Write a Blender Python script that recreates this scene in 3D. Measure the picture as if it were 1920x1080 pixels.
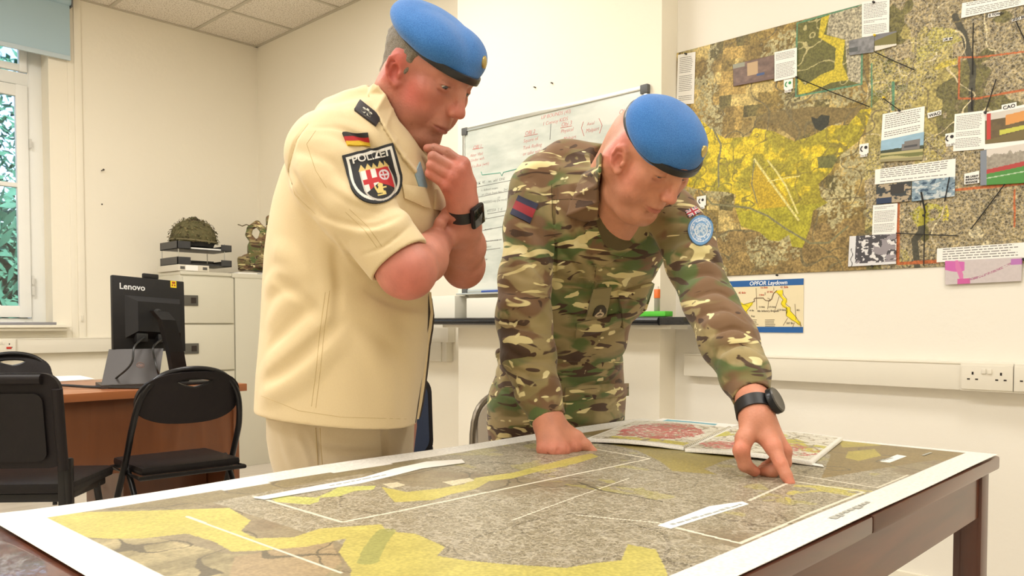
import bpy, bmesh, math, random
import numpy as np
from mathutils import Vector, Matrix, Euler
random.seed(7)
for o in list(bpy.data.objects): bpy.data.objects.remove(o)
scene = bpy.context.scene
COL = scene.collection
# ------------------------------------------------------------------ camera
FPX, CX, CY = 1518.0, 960.0, 656.0
PITCH, HEAD, EYE = math.radians(1.94), math.radians(43.5), 1.02
cam = bpy.data.cameras.new('camera'); camo = bpy.data.objects.new('camera', cam); COL.objects.link(camo)
cam.sensor_width = 36; cam.lens = FPX/1920*36; cam.shift_y = (CY-540)/1920; cam.clip_start = .05
camo.location = (0, 0, EYE); camo.rotation_euler = (math.pi/2-PITCH, 0, HEAD-math.pi/2)
scene.camera = camo
# ------------------------------------------------------------------ world, exposure
scene.view_settings.view_transform = 'Standard'; scene.view_settings.look = 'None'
scene.view_settings.exposure = 0.08; scene.view_settings.gamma = 1; scene.view_settings.use_curve_mapping = False
W = bpy.data.worlds.new('sky'); scene.world = W; W.use_nodes = True
nt = W.node_tree; bgn = nt.nodes['Background']
sk = nt.nodes.new('ShaderNodeTexSky'); sk.sky_type = 'NISHITA'; sk.sun_elevation = math.radians(40); sk.sun_rotation = math.radians(200); sk.sun_disc = False
nt.links.new(sk.outputs[0], bgn.inputs[0]); bgn.inputs[1].default_value = 0.42
XA, XB, XM, YL, HC = 3.30, 3.063, 3.19, 5.90, 3.19     # far alcove, chimney breast, map wall, window wall, ceiling
X0, Y0 = -2.6, -2.6
def light(name, loc, size, sizey, power, col, rot=(0,0,0)):
    l = bpy.data.lights.new(name, 'AREA'); l.shape = 'RECTANGLE'; l.size = size; l.size_y = sizey; l.energy = power; l.color = col
    o = bpy.data.objects.new(name, l); o.location = loc; o.rotation_euler = rot; COL.objects.link(o); return o
CEIL_LIGHTS = [(0.1, 3.9), (0.1, 1.5), (1.9, 3.3), (1.9, 0.3), (-1.7, 1.5), (0.1, -0.9)]
for (x, y), pw in zip(CEIL_LIGHTS, (54, 24, 28, 18, 30, 22)):
    light('ceiling_lamp', (x, y, HC-.035), .56, 1.16, pw, (1, .975, .935))
sun = bpy.data.lights.new('sun', 'SUN'); sun.energy = 9; sun.angle = .02; sun.color = (1,.97,.9); so = bpy.data.objects.new('sun', sun); so.rotation_euler = (math.radians(48), 0, math.radians(12)); COL.objects.link(so)
# ------------------------------------------------------------------ pixel and plane helpers (points are real room coordinates)
Rv = Vector((math.sin(HEAD), -math.cos(HEAD), 0)); Fv = Vector((math.cos(HEAD), math.sin(HEAD), 0)); Zv = Vector((0,0,1))
C0 = Vector((0,0,EYE))
def ray(px, py):
    x = float(px-CX)/FPX; y = float(CY-py)/FPX
    return x*Rv+(y*math.sin(PITCH)+math.cos(PITCH))*Fv+(y*math.cos(PITCH)-math.sin(PITCH))*Zv
def at(px, py, f): d = ray(px,py); return C0+d*(float(f)/d.dot(Fv))
def onz(px, py, z): d = ray(px,py); return C0+d*((z-EYE)/d.z)
def onx(px, py, X): d = ray(px,py); return C0+d*(X/d.x)
def ony(px, py, Y): d = ray(px,py); return C0+d*(Y/d.y)
# ------------------------------------------------------------------ materials
def sock(n, name):
    return n.inputs[name]
def mat(name, col=(.5,.5,.5), rough=.6, metal=0, noise=0, nscale=20, bump=0, bscale=60, emit=None, estr=1, spec=.5, coat=0, sheen=0, trans=0):
    m = bpy.data.materials.new(name); m.use_nodes = True; t = m.node_tree; b = t.nodes['Principled BSDF']
    b.inputs['Base Color'].default_value = (*col, 1); b.inputs['Roughness'].default_value = rough; b.inputs['Metallic'].default_value = metal
    b.inputs['Specular IOR Level'].default_value = spec
    if coat: b.inputs['Coat Weight'].default_value = coat
    if sheen: b.inputs['Sheen Weight'].default_value = sheen; b.inputs['Sheen Roughness'].default_value = .5
    if trans: b.inputs['Transmission Weight'].default_value = trans
    if emit: b.inputs['Emission Color'].default_value = (*emit, 1); b.inputs['Emission Strength'].default_value = estr
    tc = t.nodes.new('ShaderNodeTexCoord')
    n = t.nodes.new('ShaderNodeTexNoise'); n.inputs['Scale'].default_value = nscale; n.inputs['Detail'].default_value = 4
    t.links.new(tc.outputs['Object'], n.inputs['Vector'])
    r = t.nodes.new('ShaderNodeMix'); r.data_type = 'RGBA'; r.inputs[6].default_value = (*[c*(1-noise) for c in col], 1); r.inputs[7].default_value = (*[min(1, c*(1+noise)) for c in col], 1)
    t.links.new(n.outputs['Fac'], r.inputs[0]); t.links.new(r.outputs[2], b.inputs['Base Color'])
    if bump:
        n2 = t.nodes.new('ShaderNodeTexNoise'); n2.inputs['Scale'].default_value = bscale; n2.inputs['Detail'].default_value = 5
        t.links.new(tc.outputs['Object'], n2.inputs['Vector'])
        bp = t.nodes.new('ShaderNodeBump'); bp.inputs['Strength'].default_value = bump; bp.inputs['Distance'].default_value = .01
        t.links.new(n2.outputs['Fac'], bp.inputs['Height']); t.links.new(bp.outputs[0], b.inputs['Normal'])
    return m
def attr_mat(name, rough=.5, fine=0, fscale=150, bump=0, coat=0):
    """printed surface: colours from the mesh's print attribute, alpha says how strong the fine street pattern is"""
    m = bpy.data.materials.new(name); m.use_nodes = True; t = m.node_tree; b = t.nodes['Principled BSDF']; b.inputs['Roughness'].default_value = rough
    if coat: b.inputs['Coat Weight'].default_value = coat; b.inputs['Coat Roughness'].default_value = .25
    a = t.nodes.new('ShaderNodeAttribute'); a.attribute_name = 'print'
    out = a.outputs['Color']
    if fine:
        tc = t.nodes.new('ShaderNodeTexCoord')
        v = t.nodes.new('ShaderNodeTexVoronoi'); v.feature = 'DISTANCE_TO_EDGE'; v.inputs['Scale'].default_value = fscale
        n = t.nodes.new('ShaderNodeTexNoise'); n.inputs['Scale'].default_value = fscale*1.3; n.inputs['Detail'].default_value = 3
        wn = t.nodes.new('ShaderNodeTexNoise'); wn.inputs['Scale'].default_value = fscale*.12
        mxv = t.nodes.new('ShaderNodeVectorMath'); mxv.operation = 'MULTIPLY_ADD'; mxv.inputs[1].default_value = (.06,)*3
        t.links.new(tc.outputs['Object'], wn.inputs['Vector']); t.links.new(wn.outputs['Color'], mxv.inputs[0]); t.links.new(tc.outputs['Object'], mxv.inputs[2])
        t.links.new(mxv.outputs[0], v.inputs['Vector']); t.links.new(tc.outputs['Object'], n.inputs['Vector'])
        cr = t.nodes.new('ShaderNodeMapRange'); cr.inputs[1].default_value = 0.02; cr.inputs[2].default_value = .12; cr.inputs[3].default_value = 1; cr.inputs[4].default_value = 0
        t.links.new(v.outputs['Distance'], cr.inputs[0])
        cn = t.nodes.new('ShaderNodeMapRange'); cn.inputs[1].default_value = .35; cn.inputs[2].default_value = .65; cn.inputs[3].default_value = 1-fine; cn.inputs[4].default_value = 1+fine*.6
        t.links.new(n.outputs['Fac'], cn.inputs[0])
        mul = t.nodes.new('ShaderNodeVectorMath'); mul.operation = 'SCALE'; t.links.new(a.outputs['Color'], mul.inputs[0]); t.links.new(cn.outputs[0], mul.inputs['Scale'])
        m2 = t.nodes.new('ShaderNodeMix'); m2.data_type = 'RGBA'; m2.inputs[7].default_value = (.62,.57,.45,1)
        ml = t.nodes.new('ShaderNodeMath'); ml.operation = 'MULTIPLY'; t.links.new(cr.outputs[0], ml.inputs[0]); ma_ = t.nodes.new('ShaderNodeMath'); ma_.operation = 'MULTIPLY_ADD'; ma_.inputs[1].default_value = .55; ma_.inputs[2].default_value = -.17; ma_.use_clamp = True; t.links.new(a.outputs['Alpha'], ma_.inputs[0]); t.links.new(ma_.outputs[0], ml.inputs[1])
        m3 = t.nodes.new('ShaderNodeMix'); m3.data_type = 'RGBA'
        al = t.nodes.new('ShaderNodeMapRange'); al.inputs[3].default_value = .35; t.links.new(a.outputs['Alpha'], al.inputs[0]); t.links.new(al.outputs[0], m3.inputs[0]); t.links.new(a.outputs['Color'], m3.inputs[6]); t.links.new(mul.outputs[0], m3.inputs[7])
        t.links.new(ml.outputs[0], m2.inputs[0]); t.links.new(m3.outputs[2], m2.inputs[6]); out = m2.outputs[2]
    t.links.new(out, b.inputs['Base Color'])
    return m
def wood(name, c1, c2, scale=6, rough=.4, axis='X', coat=.2):
    m = bpy.data.materials.new(name); m.use_nodes = True; t = m.node_tree; b = t.nodes['Principled BSDF']; b.inputs['Roughness'].default_value = rough; b.inputs['Coat Weight'].default_value = coat
    tc = t.nodes.new('ShaderNodeTexCoord'); mp = t.nodes.new('ShaderNodeMapping')
    s = {'X': (.12,1,1), 'Y': (1,.12,1), 'Z': (1,1,.12)}[axis]; mp.inputs['Scale'].default_value = [scale*8*v for v in s]
    n = t.nodes.new('ShaderNodeTexNoise'); n.inputs['Scale'].default_value = 1; n.inputs['Detail'].default_value = 6; n.inputs['Distortion'].default_value = .6
    cr = t.nodes.new('ShaderNodeValToRGB'); cr.color_ramp.elements[0].position = .3; cr.color_ramp.elements[0].color = (*c1,1); cr.color_ramp.elements[1].position = .7; cr.color_ramp.elements[1].color = (*c2,1)
    t.links.new(tc.outputs['Object'], mp.inputs[0]); t.links.new(mp.outputs[0], n.inputs['Vector']); t.links.new(n.outputs['Fac'], cr.inputs[0]); t.links.new(cr.outputs[0], b.inputs['Base Color'])
    return m
# ------------------------------------------------------------------ mesh building
class MB:
    def __init__(s): s.v = []; s.f = []; s.m = []
    def add(s, vs, fs, mi=0):
        k = len(s.v); s.v += [tuple(v) for v in vs]; s.f += [[i+k for i in f] for f in fs]; s.m += [mi]*len(fs); return s
    def box(s, a, b, mi=0, M=None, bev=0):
        x0,y0,z0 = [min(p,q) for p,q in zip(a,b)]; x1,y1,z1 = [max(p,q) for p,q in zip(a,b)]
        if bev:
            bm = bmesh.new(); bmesh.ops.create_cube(bm, size=1)
            for v in bm.verts: v.co = Vector(((x0+x1)/2+v.co.x*(x1-x0), (y0+y1)/2+v.co.y*(y1-y0), (z0+z1)/2+v.co.z*(z1-z0)))
            bmesh.ops.bevel(bm, geom=bm.edges[:], offset=bev, segments=2, affect='EDGES', profile=.6)
            bm.verts.index_update(); vs = [v.co.copy() for v in bm.verts]; fs = [[v.index for v in f.verts] for f in bm.faces]; bm.free()
        else:
            vs = [Vector(p) for p in [(x0,y0,z0),(x1,y0,z0),(x1,y1,z0),(x0,y1,z0),(x0,y0,z1),(x1,y0,z1),(x1,y1,z1),(x0,y1,z1)]]
            fs = [[0,3,2,1],[4,5,6,7],[0,1,5,4],[1,2,6,5],[2,3,7,6],[3,0,4,7]]
        if M: vs = [M @ v for v in vs]
        return s.add(vs, fs, mi)
    def tube(s, pts, r, n=10, mi=0, closed=False, M=None, flat=1.0, cap=True):
        pts = [Vector(p) for p in pts]; N = len(pts); rs = r if hasattr(r, '__len__') else [r]*N
        vs = []; prev = None
        for i, p in enumerate(pts):
            a = pts[(i-1) % N] if (i or closed) else p; b = pts[(i+1) % N] if (i < N-1 or closed) else p
            t = (b-a).normalized()
            if prev is None:
                u = t.cross(Vector((0,0,1)));
                if u.length < .1: u = t.cross(Vector((0,1,0)))
            else: u = prev-t*prev.dot(t)
            u.normalize(); prev = u; w = t.cross(u)
            for k in range(n):
                an = 2*math.pi*k/n; vs.append(p+u*math.cos(an)*rs[i]+w*math.sin(an)*rs[i]*flat)
        fs = []
        for i in range(N if closed else N-1):
            j = (i+1) % N
            for k in range(n): fs.append([i*n+k, i*n+(k+1)%n, j*n+(k+1)%n, j*n+k])
        if not closed and cap: fs.append([k for k in range(n)][::-1]); fs.append([(N-1)*n+k for k in range(n)])
        if M: vs = [M @ v for v in vs]
        return s.add(vs, fs, mi)
    def lathe(s, prof, n=24, mi=0, M=None):
        vs = []; fs = []
        for r, z in prof:
            for k in range(n): a = 2*math.pi*k/n; vs.append(Vector((r*math.cos(a), r*math.sin(a), z)))
        for i in range(len(prof)-1):
            for k in range(n): fs.append([i*n+k, i*n+(k+1)%n, (i+1)*n+(k+1)%n, (i+1)*n+k])
        fs.append([k for k in range(n)][::-1]); fs.append([(len(prof)-1)*n+k for k in range(n)])
        if M: vs = [M @ v for v in vs]
        return s.add(vs, fs, mi)
    def prism(s, poly, d, mi=0):
        """polygon of 3-D points extruded by vector d"""
        n = len(poly); d = Vector(d); p = [Vector(q) for q in poly]
        vs = p+[q+d for q in p]
        return s.add(vs, [list(range(n))[::-1], [n+i for i in range(n)]]+[[i, (i+1)%n, n+(i+1)%n, n+i] for i in range(n)], mi)
    def build(s, name, mats, parent=None, smooth=False, label=None, cat=None, group=None, kind=None):
        me = bpy.data.meshes.new(name); me.from_pydata(s.v, [], s.f)
        mats = mats if isinstance(mats, (list, tuple)) else [mats]
        for m in mats: me.materials.append(m)
        if len(mats) > 1: me.polygons.foreach_set('material_index', s.m)
        bm = bmesh.new(); bm.from_mesh(me); bmesh.ops.recalc_face_normals(bm, faces=bm.faces[:]); bm.to_mesh(me); bm.free()
        if smooth:
            me.polygons.foreach_set('use_smooth', [True]*len(me.polygons))
            me.set_sharp_from_angle(angle=math.radians(40))
        o = bpy.data.objects.new(name, me); COL.objects.link(o)
        if parent: link_child(o, parent)
        tag(o, label, cat, group, kind); return o
def tag(o, label=None, cat=None, group=None, kind=None):
    if label: o['label'] = label
    if cat: o['category'] = cat
    if group: o['group'] = group
    if kind: o['kind'] = kind
    return o
def root(o):
    while o.parent: o = o.parent
    return o
def wmat(o):
    M = o.matrix_basis.copy()
    while o.parent: M = o.parent.matrix_basis @ o.matrix_parent_inverse @ M if False else o.parent.matrix_basis @ M; o = o.parent
    return M
def link_child(o, p):
    """parent a mesh given in world coordinates; its vertices are moved to the parent's frame"""
    inv = wmat(p).inverted()
    if o.type == 'MESH' and o.matrix_basis == Matrix(): o.data.transform(inv)
    else: o.matrix_basis = inv @ o.matrix_basis
    o.parent = p
def empty(name, loc, label, cat, group=None, rz=0):
    o = bpy.data.objects.new(name, None); o.empty_display_size = .05; o.location = loc; o.rotation_euler = (0,0,rz); COL.objects.link(o)
    return tag(o, label, cat, group)
def frame(origin, right, up):
    r = Vector(right).normalized(); n = r.cross(Vector(up)).normalized(); u = n.cross(r)
    M = Matrix((r, u, n)).transposed().to_4x4(); M.translation = Vector(origin); return M
def text_mb(mb, txt, size, M, mi=0, shear=0, align='LEFT', ext=.0004, sx=1, bold=0):
    cu = bpy.data.curves.new('t', 'FONT'); cu.body = txt; cu.size = size; cu.shear = shear; cu.align_x = align; cu.extrude = ext; cu.resolution_u = 3; cu.offset = bold
    o = bpy.data.objects.new('t', cu); COL.objects.link(o)
    dg = bpy.context.evaluated_depsgraph_get(); me = bpy.data.meshes.new_from_object(o.evaluated_get(dg))
    S = Matrix.Diagonal((sx,1,1,1))
    vs = [M @ S @ v.co for v in me.vertices]; fs = [list(p.vertices) for p in me.polygons]
    bpy.data.objects.remove(o); bpy.data.curves.remove(cu); bpy.data.meshes.remove(me)
    mb.add(vs, fs, mi); return mb
# ------------------------------------------------------------------ numpy picture helpers for printed things
def vnoise(x, y, seed=0, oct=4):
    tot = np.zeros_like(x, dtype=float); amp = 1; s = 0
    for k in range(oct):
        rs = np.random.RandomState(seed*17+k); L = rs.rand(128,128)
        xi = np.floor(x).astype(int); yi = np.floor(y).astype(int); fx = x-xi; fy = y-yi; fx = fx*fx*(3-2*fx); fy = fy*fy*(3-2*fy)
        a = L[xi%128, yi%128]; b = L[(xi+1)%128, yi%128]; c = L[xi%128, (yi+1)%128]; d = L[(xi+1)%128, (yi+1)%128]
        tot += amp*((a*(1-fx)+b*fx)*(1-fy)+(c*(1-fx)+d*fx)*fy); s += amp; amp *= .55; x = x*2.03+11.3; y = y*2.03+5.7
    return tot/s
def inpoly(x, y, poly):
    r = np.zeros(x.shape, bool); n = len(poly)
    for i in range(n):
        x1,y1 = poly[i]; x2,y2 = poly[(i+1)%n]
        if y1 == y2: continue
        c = ((y1 > y) != (y2 > y)) & (x < (x2-x1)*(y-y1)/(y2-y1)+x1); r ^= c
    return r
def online(x, y, pts, w):
    r = np.zeros(x.shape, bool)
    for (x1,y1),(x2,y2) in zip(pts[:-1], pts[1:]):
        dx, dy = x2-x1, y2-y1; L = dx*dx+dy*dy+1e-12
        t = np.clip(((x-x1)*dx+(y-y1)*dy)/L, 0, 1); r |= (x-x1-t*dx)**2+(y-y1-t*dy)**2 < w*w
    return r
def srgb(c): 
    c = np.asarray(c, float)/255.; return np.where(c <= .04045, c/12.92, ((c+.055)/1.055)**2.4)
def S(r, g, b): return tuple(float(v) for v in srgb((r,g,b)))
def print_grid(name, quad, nu, nv, fn, material, parent=None, zfn=None, thick=.0012, **kw):
    """quad: four corners (bottom-left, bottom-right, top-right, top-left); fn(u, v, P) -> rgba per vertex; with a backing so it has thickness"""
    q = [np.array(p) for p in quad]; u, v = np.meshgrid(np.linspace(0,1,nu), np.linspace(0,1,nv)); U = u.ravel()[:,None]; V = v.ravel()[:,None]
    P = q[0]*(1-U)*(1-V)+q[1]*U*(1-V)+q[2]*U*V+q[3]*(1-U)*V
    nrm = np.cross(q[1]-q[0], q[3]-q[0]); nrm /= np.linalg.norm(nrm)
    if zfn is not None: P = P+nrm*zfn(U, V)
    col = fn(u.ravel(), v.ravel(), P); 
    i = np.arange(nu*nv).reshape(nv, nu); f = np.stack([i[:-1,:-1], i[:-1,1:], i[1:,1:], i[1:,:-1]], -1).reshape(-1,4)
    # rim going back by thick
    rim = np.concatenate([i[0,:], i[1:,-1], i[-1,-2::-1], i[-2:0:-1,0]]); B = P[rim]-nrm*thick; k = len(P); m = len(rim)
    a = np.arange(m); b = (a+1)%m; rf = np.stack([rim[a], k+a, k+b, rim[b]], -1)
    P = np.concatenate([P, B]); col = np.concatenate([col, col[rim]]); f = np.concatenate([f, rf])
    me = bpy.data.meshes.new(name); me.vertices.add(len(P)); me.vertices.foreach_set('co', P.ravel())
    me.loops.add(f.size); me.loops.foreach_set('vertex_index', f.ravel().astype(np.int32))
    me.polygons.add(len(f)); me.polygons.foreach_set('loop_start', (np.arange(len(f))*4).astype(np.int32)); me.polygons.foreach_set('loop_total', np.full(len(f),4,np.int32))
    me.update(); me.materials.append(material)
    at_ = me.color_attributes.new('print', 'FLOAT_COLOR', 'POINT'); at_.data.foreach_set('color', col.astype(np.float32).ravel())
    if zfn is not None: me.polygons.foreach_set('use_smooth', [True]*len(f))
    o = bpy.data.objects.new(name, me); COL.objects.link(o)
    if parent: link_child(o, parent)
    return tag(o, kw.get('label'), kw.get('cat'), kw.get('group'), kw.get('kind'))
# ================================================================== ROOM
wallm = mat('wall_paint', S(243,236,218), .75, noise=.012, nscale=2.2, bump=.12, bscale=28)
wallw = mat('wall_paint_pale', S(240,235,223), .75, noise=.012, nscale=2.2, bump=.12, bscale=28)
trimm = mat('gloss_trim_paint', S(240,234,216), .35, noise=.01, bump=.05, bscale=15)
plast = mat('trunking_plastic', S(230,224,208), .38, noise=.005)
winm = mat('window_paint', S(238,238,232), .4, noise=.01, bump=.05, bscale=30)
floorm = wood('floor_laminate', S(206,196,182), S(222,213,200), 2.2, .35, 'X')
skirt = wood('pine_skirting', S(214,166,104), S(228,184,124), 3, .4, 'Y')
def ceil_mat():
    m = mat('ceiling_tile', S(236,228,214), .85, bump=0); t = m.node_tree; b = t.nodes['Principled BSDF']
    tc = t.nodes.new('ShaderNodeTexCoord'); v = t.nodes.new('ShaderNodeTexVoronoi'); v.inputs['Scale'].default_value = 70
    n = t.nodes.new('ShaderNodeTexNoise'); n.inputs['Scale'].default_value = 110; n.inputs['Detail'].default_value = 3
    t.links.new(tc.outputs['Object'], v.inputs['Vector']); t.links.new(tc.outputs['Object'], n.inputs['Vector'])
    cr = t.nodes.new('ShaderNodeMapRange'); cr.inputs[1].default_value = .38; cr.inputs[2].default_value = .5
    mx = t.nodes.new('ShaderNodeMix'); mx.data_type = 'RGBA'; mx.inputs[6].default_value = (*S(196,184,164),1); mx.inputs[7].default_value = (*S(240,232,218),1)
    t.links.new(n.outputs['Fac'], cr.inputs[0]); t.links.new(cr.outputs[0], mx.inputs[0]); t.links.new(mx.outputs[2], b.inputs['Base Color'])
    bp = t.nodes.new('ShaderNodeBump'); bp.inputs['Strength'].default_value = .6; bp.inputs['Distance'].default_value = .004
    t.links.new(n.outputs['Fac'], bp.inputs['Height']); t.links.new(bp.outputs[0], b.inputs['Normal']); return m
ceilm = ceil_mat(); gridm = mat('ceiling_grid_metal', S(198,190,172), .5)
st = dict(kind='structure')
MB().box((X0-.1, Y0-.1, -.1), (XA+.2, YL+.3, 0)).build('floor', floorm, **st)
MB().box((X0-.1, Y0-.1, HC), (XA+.2, YL+.3, HC+.1)).build('ceiling', ceilm, **st)
g = MB(); x = 2.79
while x > X0: g.box((x-.012, Y0, HC-.006), (x+.012, YL, HC-.0005)); x -= .6
y = 5.36
while y > Y0: g.box((X0, y-.012, HC-.0062), (XA, y+.012, HC-.0006)); y -= .6
g.box((X0, YL-.02, HC-.008), (XA, YL, HC-.0007)); g.box((XA-.02, Y0, HC-.008), (XA, YL, HC-.0007))
g.build('trim_1', gridm, **st)
# window wall with one opening
WX0, WX1, WZ0, WZ1 = .62, 1.80, 1.00, 2.98
w = MB(); w.box((X0, YL, 0), (WX0, YL+.3, HC)).box((WX1, YL, 0), (XA+.2, YL+.3, HC)).box((WX0, YL, 0), (WX1, YL+.3, WZ0)).box((WX0, YL, WZ1), (WX1, YL+.3, HC))
w.build('wall_left', wallm, **st)
MB().box((XA, 3.0, 0), (XA+.2, YL, HC)).build('wall_far_alcove', wallm, **st)
MB().box((XB, 2.0, 0), (XA+.1, 3.321, HC), bev=.006).build('wall_chimney_breast', wallm, smooth=True, **st)
MB().box((XM, Y0, 0), (XA+.2, 2.02, HC)).build('wall_right', wallw, **st)
MB().box((X0-.15, Y0, 0), (X0, YL, HC)).build('wall_behind', wallm, **st)
MB().box((X0, Y0-.15, 0), (XM, Y0, HC)).build('wall_near', wallm, **st)
b = MB(); b.box((XA-.018, 3.322, 0), (XA, YL, .09)); b.build('baseboard_far', skirt, **st)
b = MB(); b.box((X0, YL-.018, 0), (XA-.02, YL, .09)); b.build('baseboard_left', skirt, **st)
b = MB(); b.box((XM-.018, Y0, 0), (XM, 1.99, .09)); b.build('baseboard_right', trimm, **st)
# window: box frame, casement, glazing bar, transom
yw = YL+.17
f = MB(); fr = lambda a,b_,z0,z1,y0=yw-.03,y1=yw+.05,mi=0: f.box((a,y0,z0),(b_,y1,z1), bev=.004)
fr(WX0-.002, WX0+.07, WZ0-.01, WZ1+.01); fr(WX1-.085, WX1+.002, WZ0-.01, WZ1+.01, yw-.031, yw+.061); fr(WX0+.066, WX1-.081, WZ0-.01, WZ0+.048, yw-.028, yw+.048); fr(WX0+.066, WX1-.081, WZ1-.07, WZ1+.01, yw-.028, yw+.048); fr(WX0+.066, WX1-.081, 2.58, 2.66, yw-.028, yw+.048)
f.build('window_1', winm, smooth=True, **st); win = bpy.data.objects['window_1']
s_ = MB(); xa, xb = WX0+.07, WX1-.085
for a,b_,z0,z1 in [(xa+.004,xa+.06,1.052,2.576),(xb-.075,xb-.004,1.052,2.576),(xa+.056,xb-.071,1.054,1.13),(xa+.056,xb-.071,2.50,2.574),(xa+.056,xb-.071,1.905,1.935)]:
    q_ = .002 if b_-a > .3 else 0; s_.box((a, yw-.05+q_, z0), (b_, yw-.005-q_, z1), bev=.006)
s_.build('casement_frame', winm, win, smooth=True)
s_ = MB()
for a,b_,z0,z1 in [(xa+.004,xa+.05,2.664,2.906),(xb-.05,xb-.004,2.664,2.906),(xa+.046,xb-.046,2.666,2.71),(xa+.046,xb-.046,2.87,2.904)]: q_ = .002 if b_-a > .3 else 0; s_.box((a, yw-.05+q_, z0), (b_, yw-.005-q_, z1), bev=.005)
s_.build('top_light_frame', winm, win, smooth=True)
glass = mat('window_glass', (.96,.99,1), .02, trans=1, spec=.5)
MB().box((xa+.05, yw-.022, 1.12), (xb-.07, yw-.019, 2.88)).build('window_pane', glass, win)
h = MB(); h.tube([(1.30,yw-.06,2.69),(1.31,yw-.075,2.69),(1.37,yw-.075,2.69),(1.38,yw-.06,2.69)], .006)
h.tube([(1.25,yw-.055,1.09),(1.25,yw-.075,1.09),(1.38,yw-.08,1.09)], .006)
for z in (1.3,1.23,2.2): h.box((xb-.003,yw-.062,z-.03),(xb+.012,yw-.05,z+.03), bev=.002)
h.build('window_fittings', mat('painted_metal', S(210,208,200), .4), win, smooth=True)
f = MB(); f.box((WX0-.12, YL-.07, .965), (1.865, YL, .985), bev=.008); f.box((WX0-.14, YL-.09, .985), (1.885, YL+.14, 1.004), bev=.008)
f.build('window_sill', trimm, win, smooth=True)
# casing line and pipe boxing on the window wall, skirting conduit
t_ = MB(); t_.box((1.955, YL-.014, .90), (2.00, YL, HC-.008), bev=.004); t_.box((1.915, YL-.006, .90), (1.955, YL, HC-.008), bev=.002); t_.build('trim_2', wallm, smooth=True, **st)
# dado trunking
def trunk(name, a, b_):
    m = MB(); m.box(a, b_, bev=.004); return m.build(name, plast, smooth=True, **st)
trunk('trim_3', (X0, YL-.05, .82), (XA-.01, YL-.001, .918))
trunk('trim_4', (XM-.05, Y0, .783), (XM-.001, 1.925, .882))
trunk('trim_5', (XA-.055, 3.62, .785), (XA-.001, YL-.05, .905))
m = MB(); m.box((XA-.06, 3.60, .90), (XA-.001, 4.3, 1.01), bev=.004); m.box((XA-.065, 3.66, .782), (XA-.05,3.67,.90)); m.build('trim_6', plast, smooth=True, **st)
m = MB()
for z in (.874,): m.box((XM-.0515, Y0, z), (XM-.05, 1.92, z+.002)); m.box((X0, YL-.0515, z+.036), (XA-.06, YL-.05, z+.038))
m.build('trim_7', mat('trunking_seam', S(200,190,168), .5), **st)
# black-edged mantel shelf on the breast
blk = mat('black_gloss_edge', (.012,.013,.015), .25, noise=.3, nscale=40, bump=.15, bscale=25)
m = MB(); m.box((2.90, 1.78, 1.010), (XB+.10, 3.9, 1.043), bev=.005); o = m.build('mantel_shelf', blk, smooth=True, label='long black shelf with rounded glossy edge fixed across the chimney breast', cat='shelf')
m = MB(); m.tube([(2.905, 1.90, 1.026), (2.905, 3.9, 1.026)], .0185, 14); m.build('bullnose_edge', blk, o, smooth=True)
m = MB(); m.box((2.93,1.86,.992),(XB,3.3,1.0095)); m.build('shelf_bearer', trimm, o)
# garden outside the window
leaf = mat('garden_leaves', S(62,116,96), .6, noise=.6, nscale=9)
leaf2 = mat('garden_leaves_pale', S(150,190,160), .6, noise=.3, nscale=6)
rs = random.Random(3)
def bush(name, c, rad, n, m, label, size=.05):
    mb = MB()
    for i in range(n):
        u = Vector((rs.gauss(0,1), rs.gauss(0,1), rs.gauss(0,1))).normalized()*rs.uniform(.55,1)
        p = Vector(c)+Vector((u.x*rad[0], u.y*rad[1], u.z*rad[2])); a = Vector((rs.uniform(-1,1), rs.uniform(-1,1), rs.uniform(-1,1))).normalized(); b_ = a.orthogonal().normalized(); s2 = size*rs.uniform(.5,1.3)
        mb.add([p, p+a*s2+b_*s2*.45, p+a*s2*2, p+a*s2-b_*s2*.45], [[0,1,2,3]])
    return mb.build(name, m, label=label, cat='shrub', kind='stuff')
bush('garden_hedge', (1.6, 9.2, .9), (2.2,.7,1.5), 15000, leaf, 'dark green hedge outside the lower window pane', .10)
bush('garden_tree', (2.4, 11.5, 3.1), (2.6,.9,1.6), 4600, leaf, 'green tree crown outside the upper window pane', .08)
bush('blossom_branch', (1.93, 8.3, 1.95), (.14,.12,.34), 160, mat('white_blossom', S(235,238,225), .7), 'spray of white blossom outside the window', .035)
MB().box((-6, YL+.35, -.3), (9, 22, -.2)).build('ground_outside', mat('grass_ground', S(90,110,70), .9, noise=.3), kind='structure')
# ceiling light fittings
lf = mat('light_fitting_metal', S(235,235,230), .4); ld = mat('light_diffuser', (1,1,1), .5, emit=(1,.93,.8), estr=3)
for i, (x, y) in enumerate(CEIL_LIGHTS):
    e = MB().box((x-.3,y-.6,HC-.012),(x+.3,y+.6,HC-.0065)).build('ceiling_light', lf, label='recessed rectangular ceiling light panel', cat='ceiling light', group='ceiling light panels')
    MB().box((x-.28,y-.58,HC-.018),(x+.28,y+.58,HC-.0121)).build('diffuser', ld, e)
# roller blind
blm = mat('blind_fabric', S(176,202,214), .8, noise=.02, nscale=3)
e = MB().box((WX0-.1, YL-.035, 2.78), (1.925, YL-.032, 3.155)).build('roller_blind', blm, label='pale blue roller blind half lowered over the top of the window', cat='blind')
MB().box((WX0-.1, YL-.042, 2.755), (1.925, YL-.025, 2.785), bev=.004).build('bottom_bar', mat('blind_bar', S(196,212,220), .6), e, smooth=True)
MB().tube([(WX0-.1, YL-.035, 3.14), (1.93, YL-.035, 3.14)], .024, 14).build('roller_tube', blm, e, smooth=True)
MB().box((1.93, YL-.065, 3.105), (1.937, YL, 3.175)).build('bracket', mat('grey_bracket', (.25,.25,.25), .4, metal=.6), e)
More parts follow.
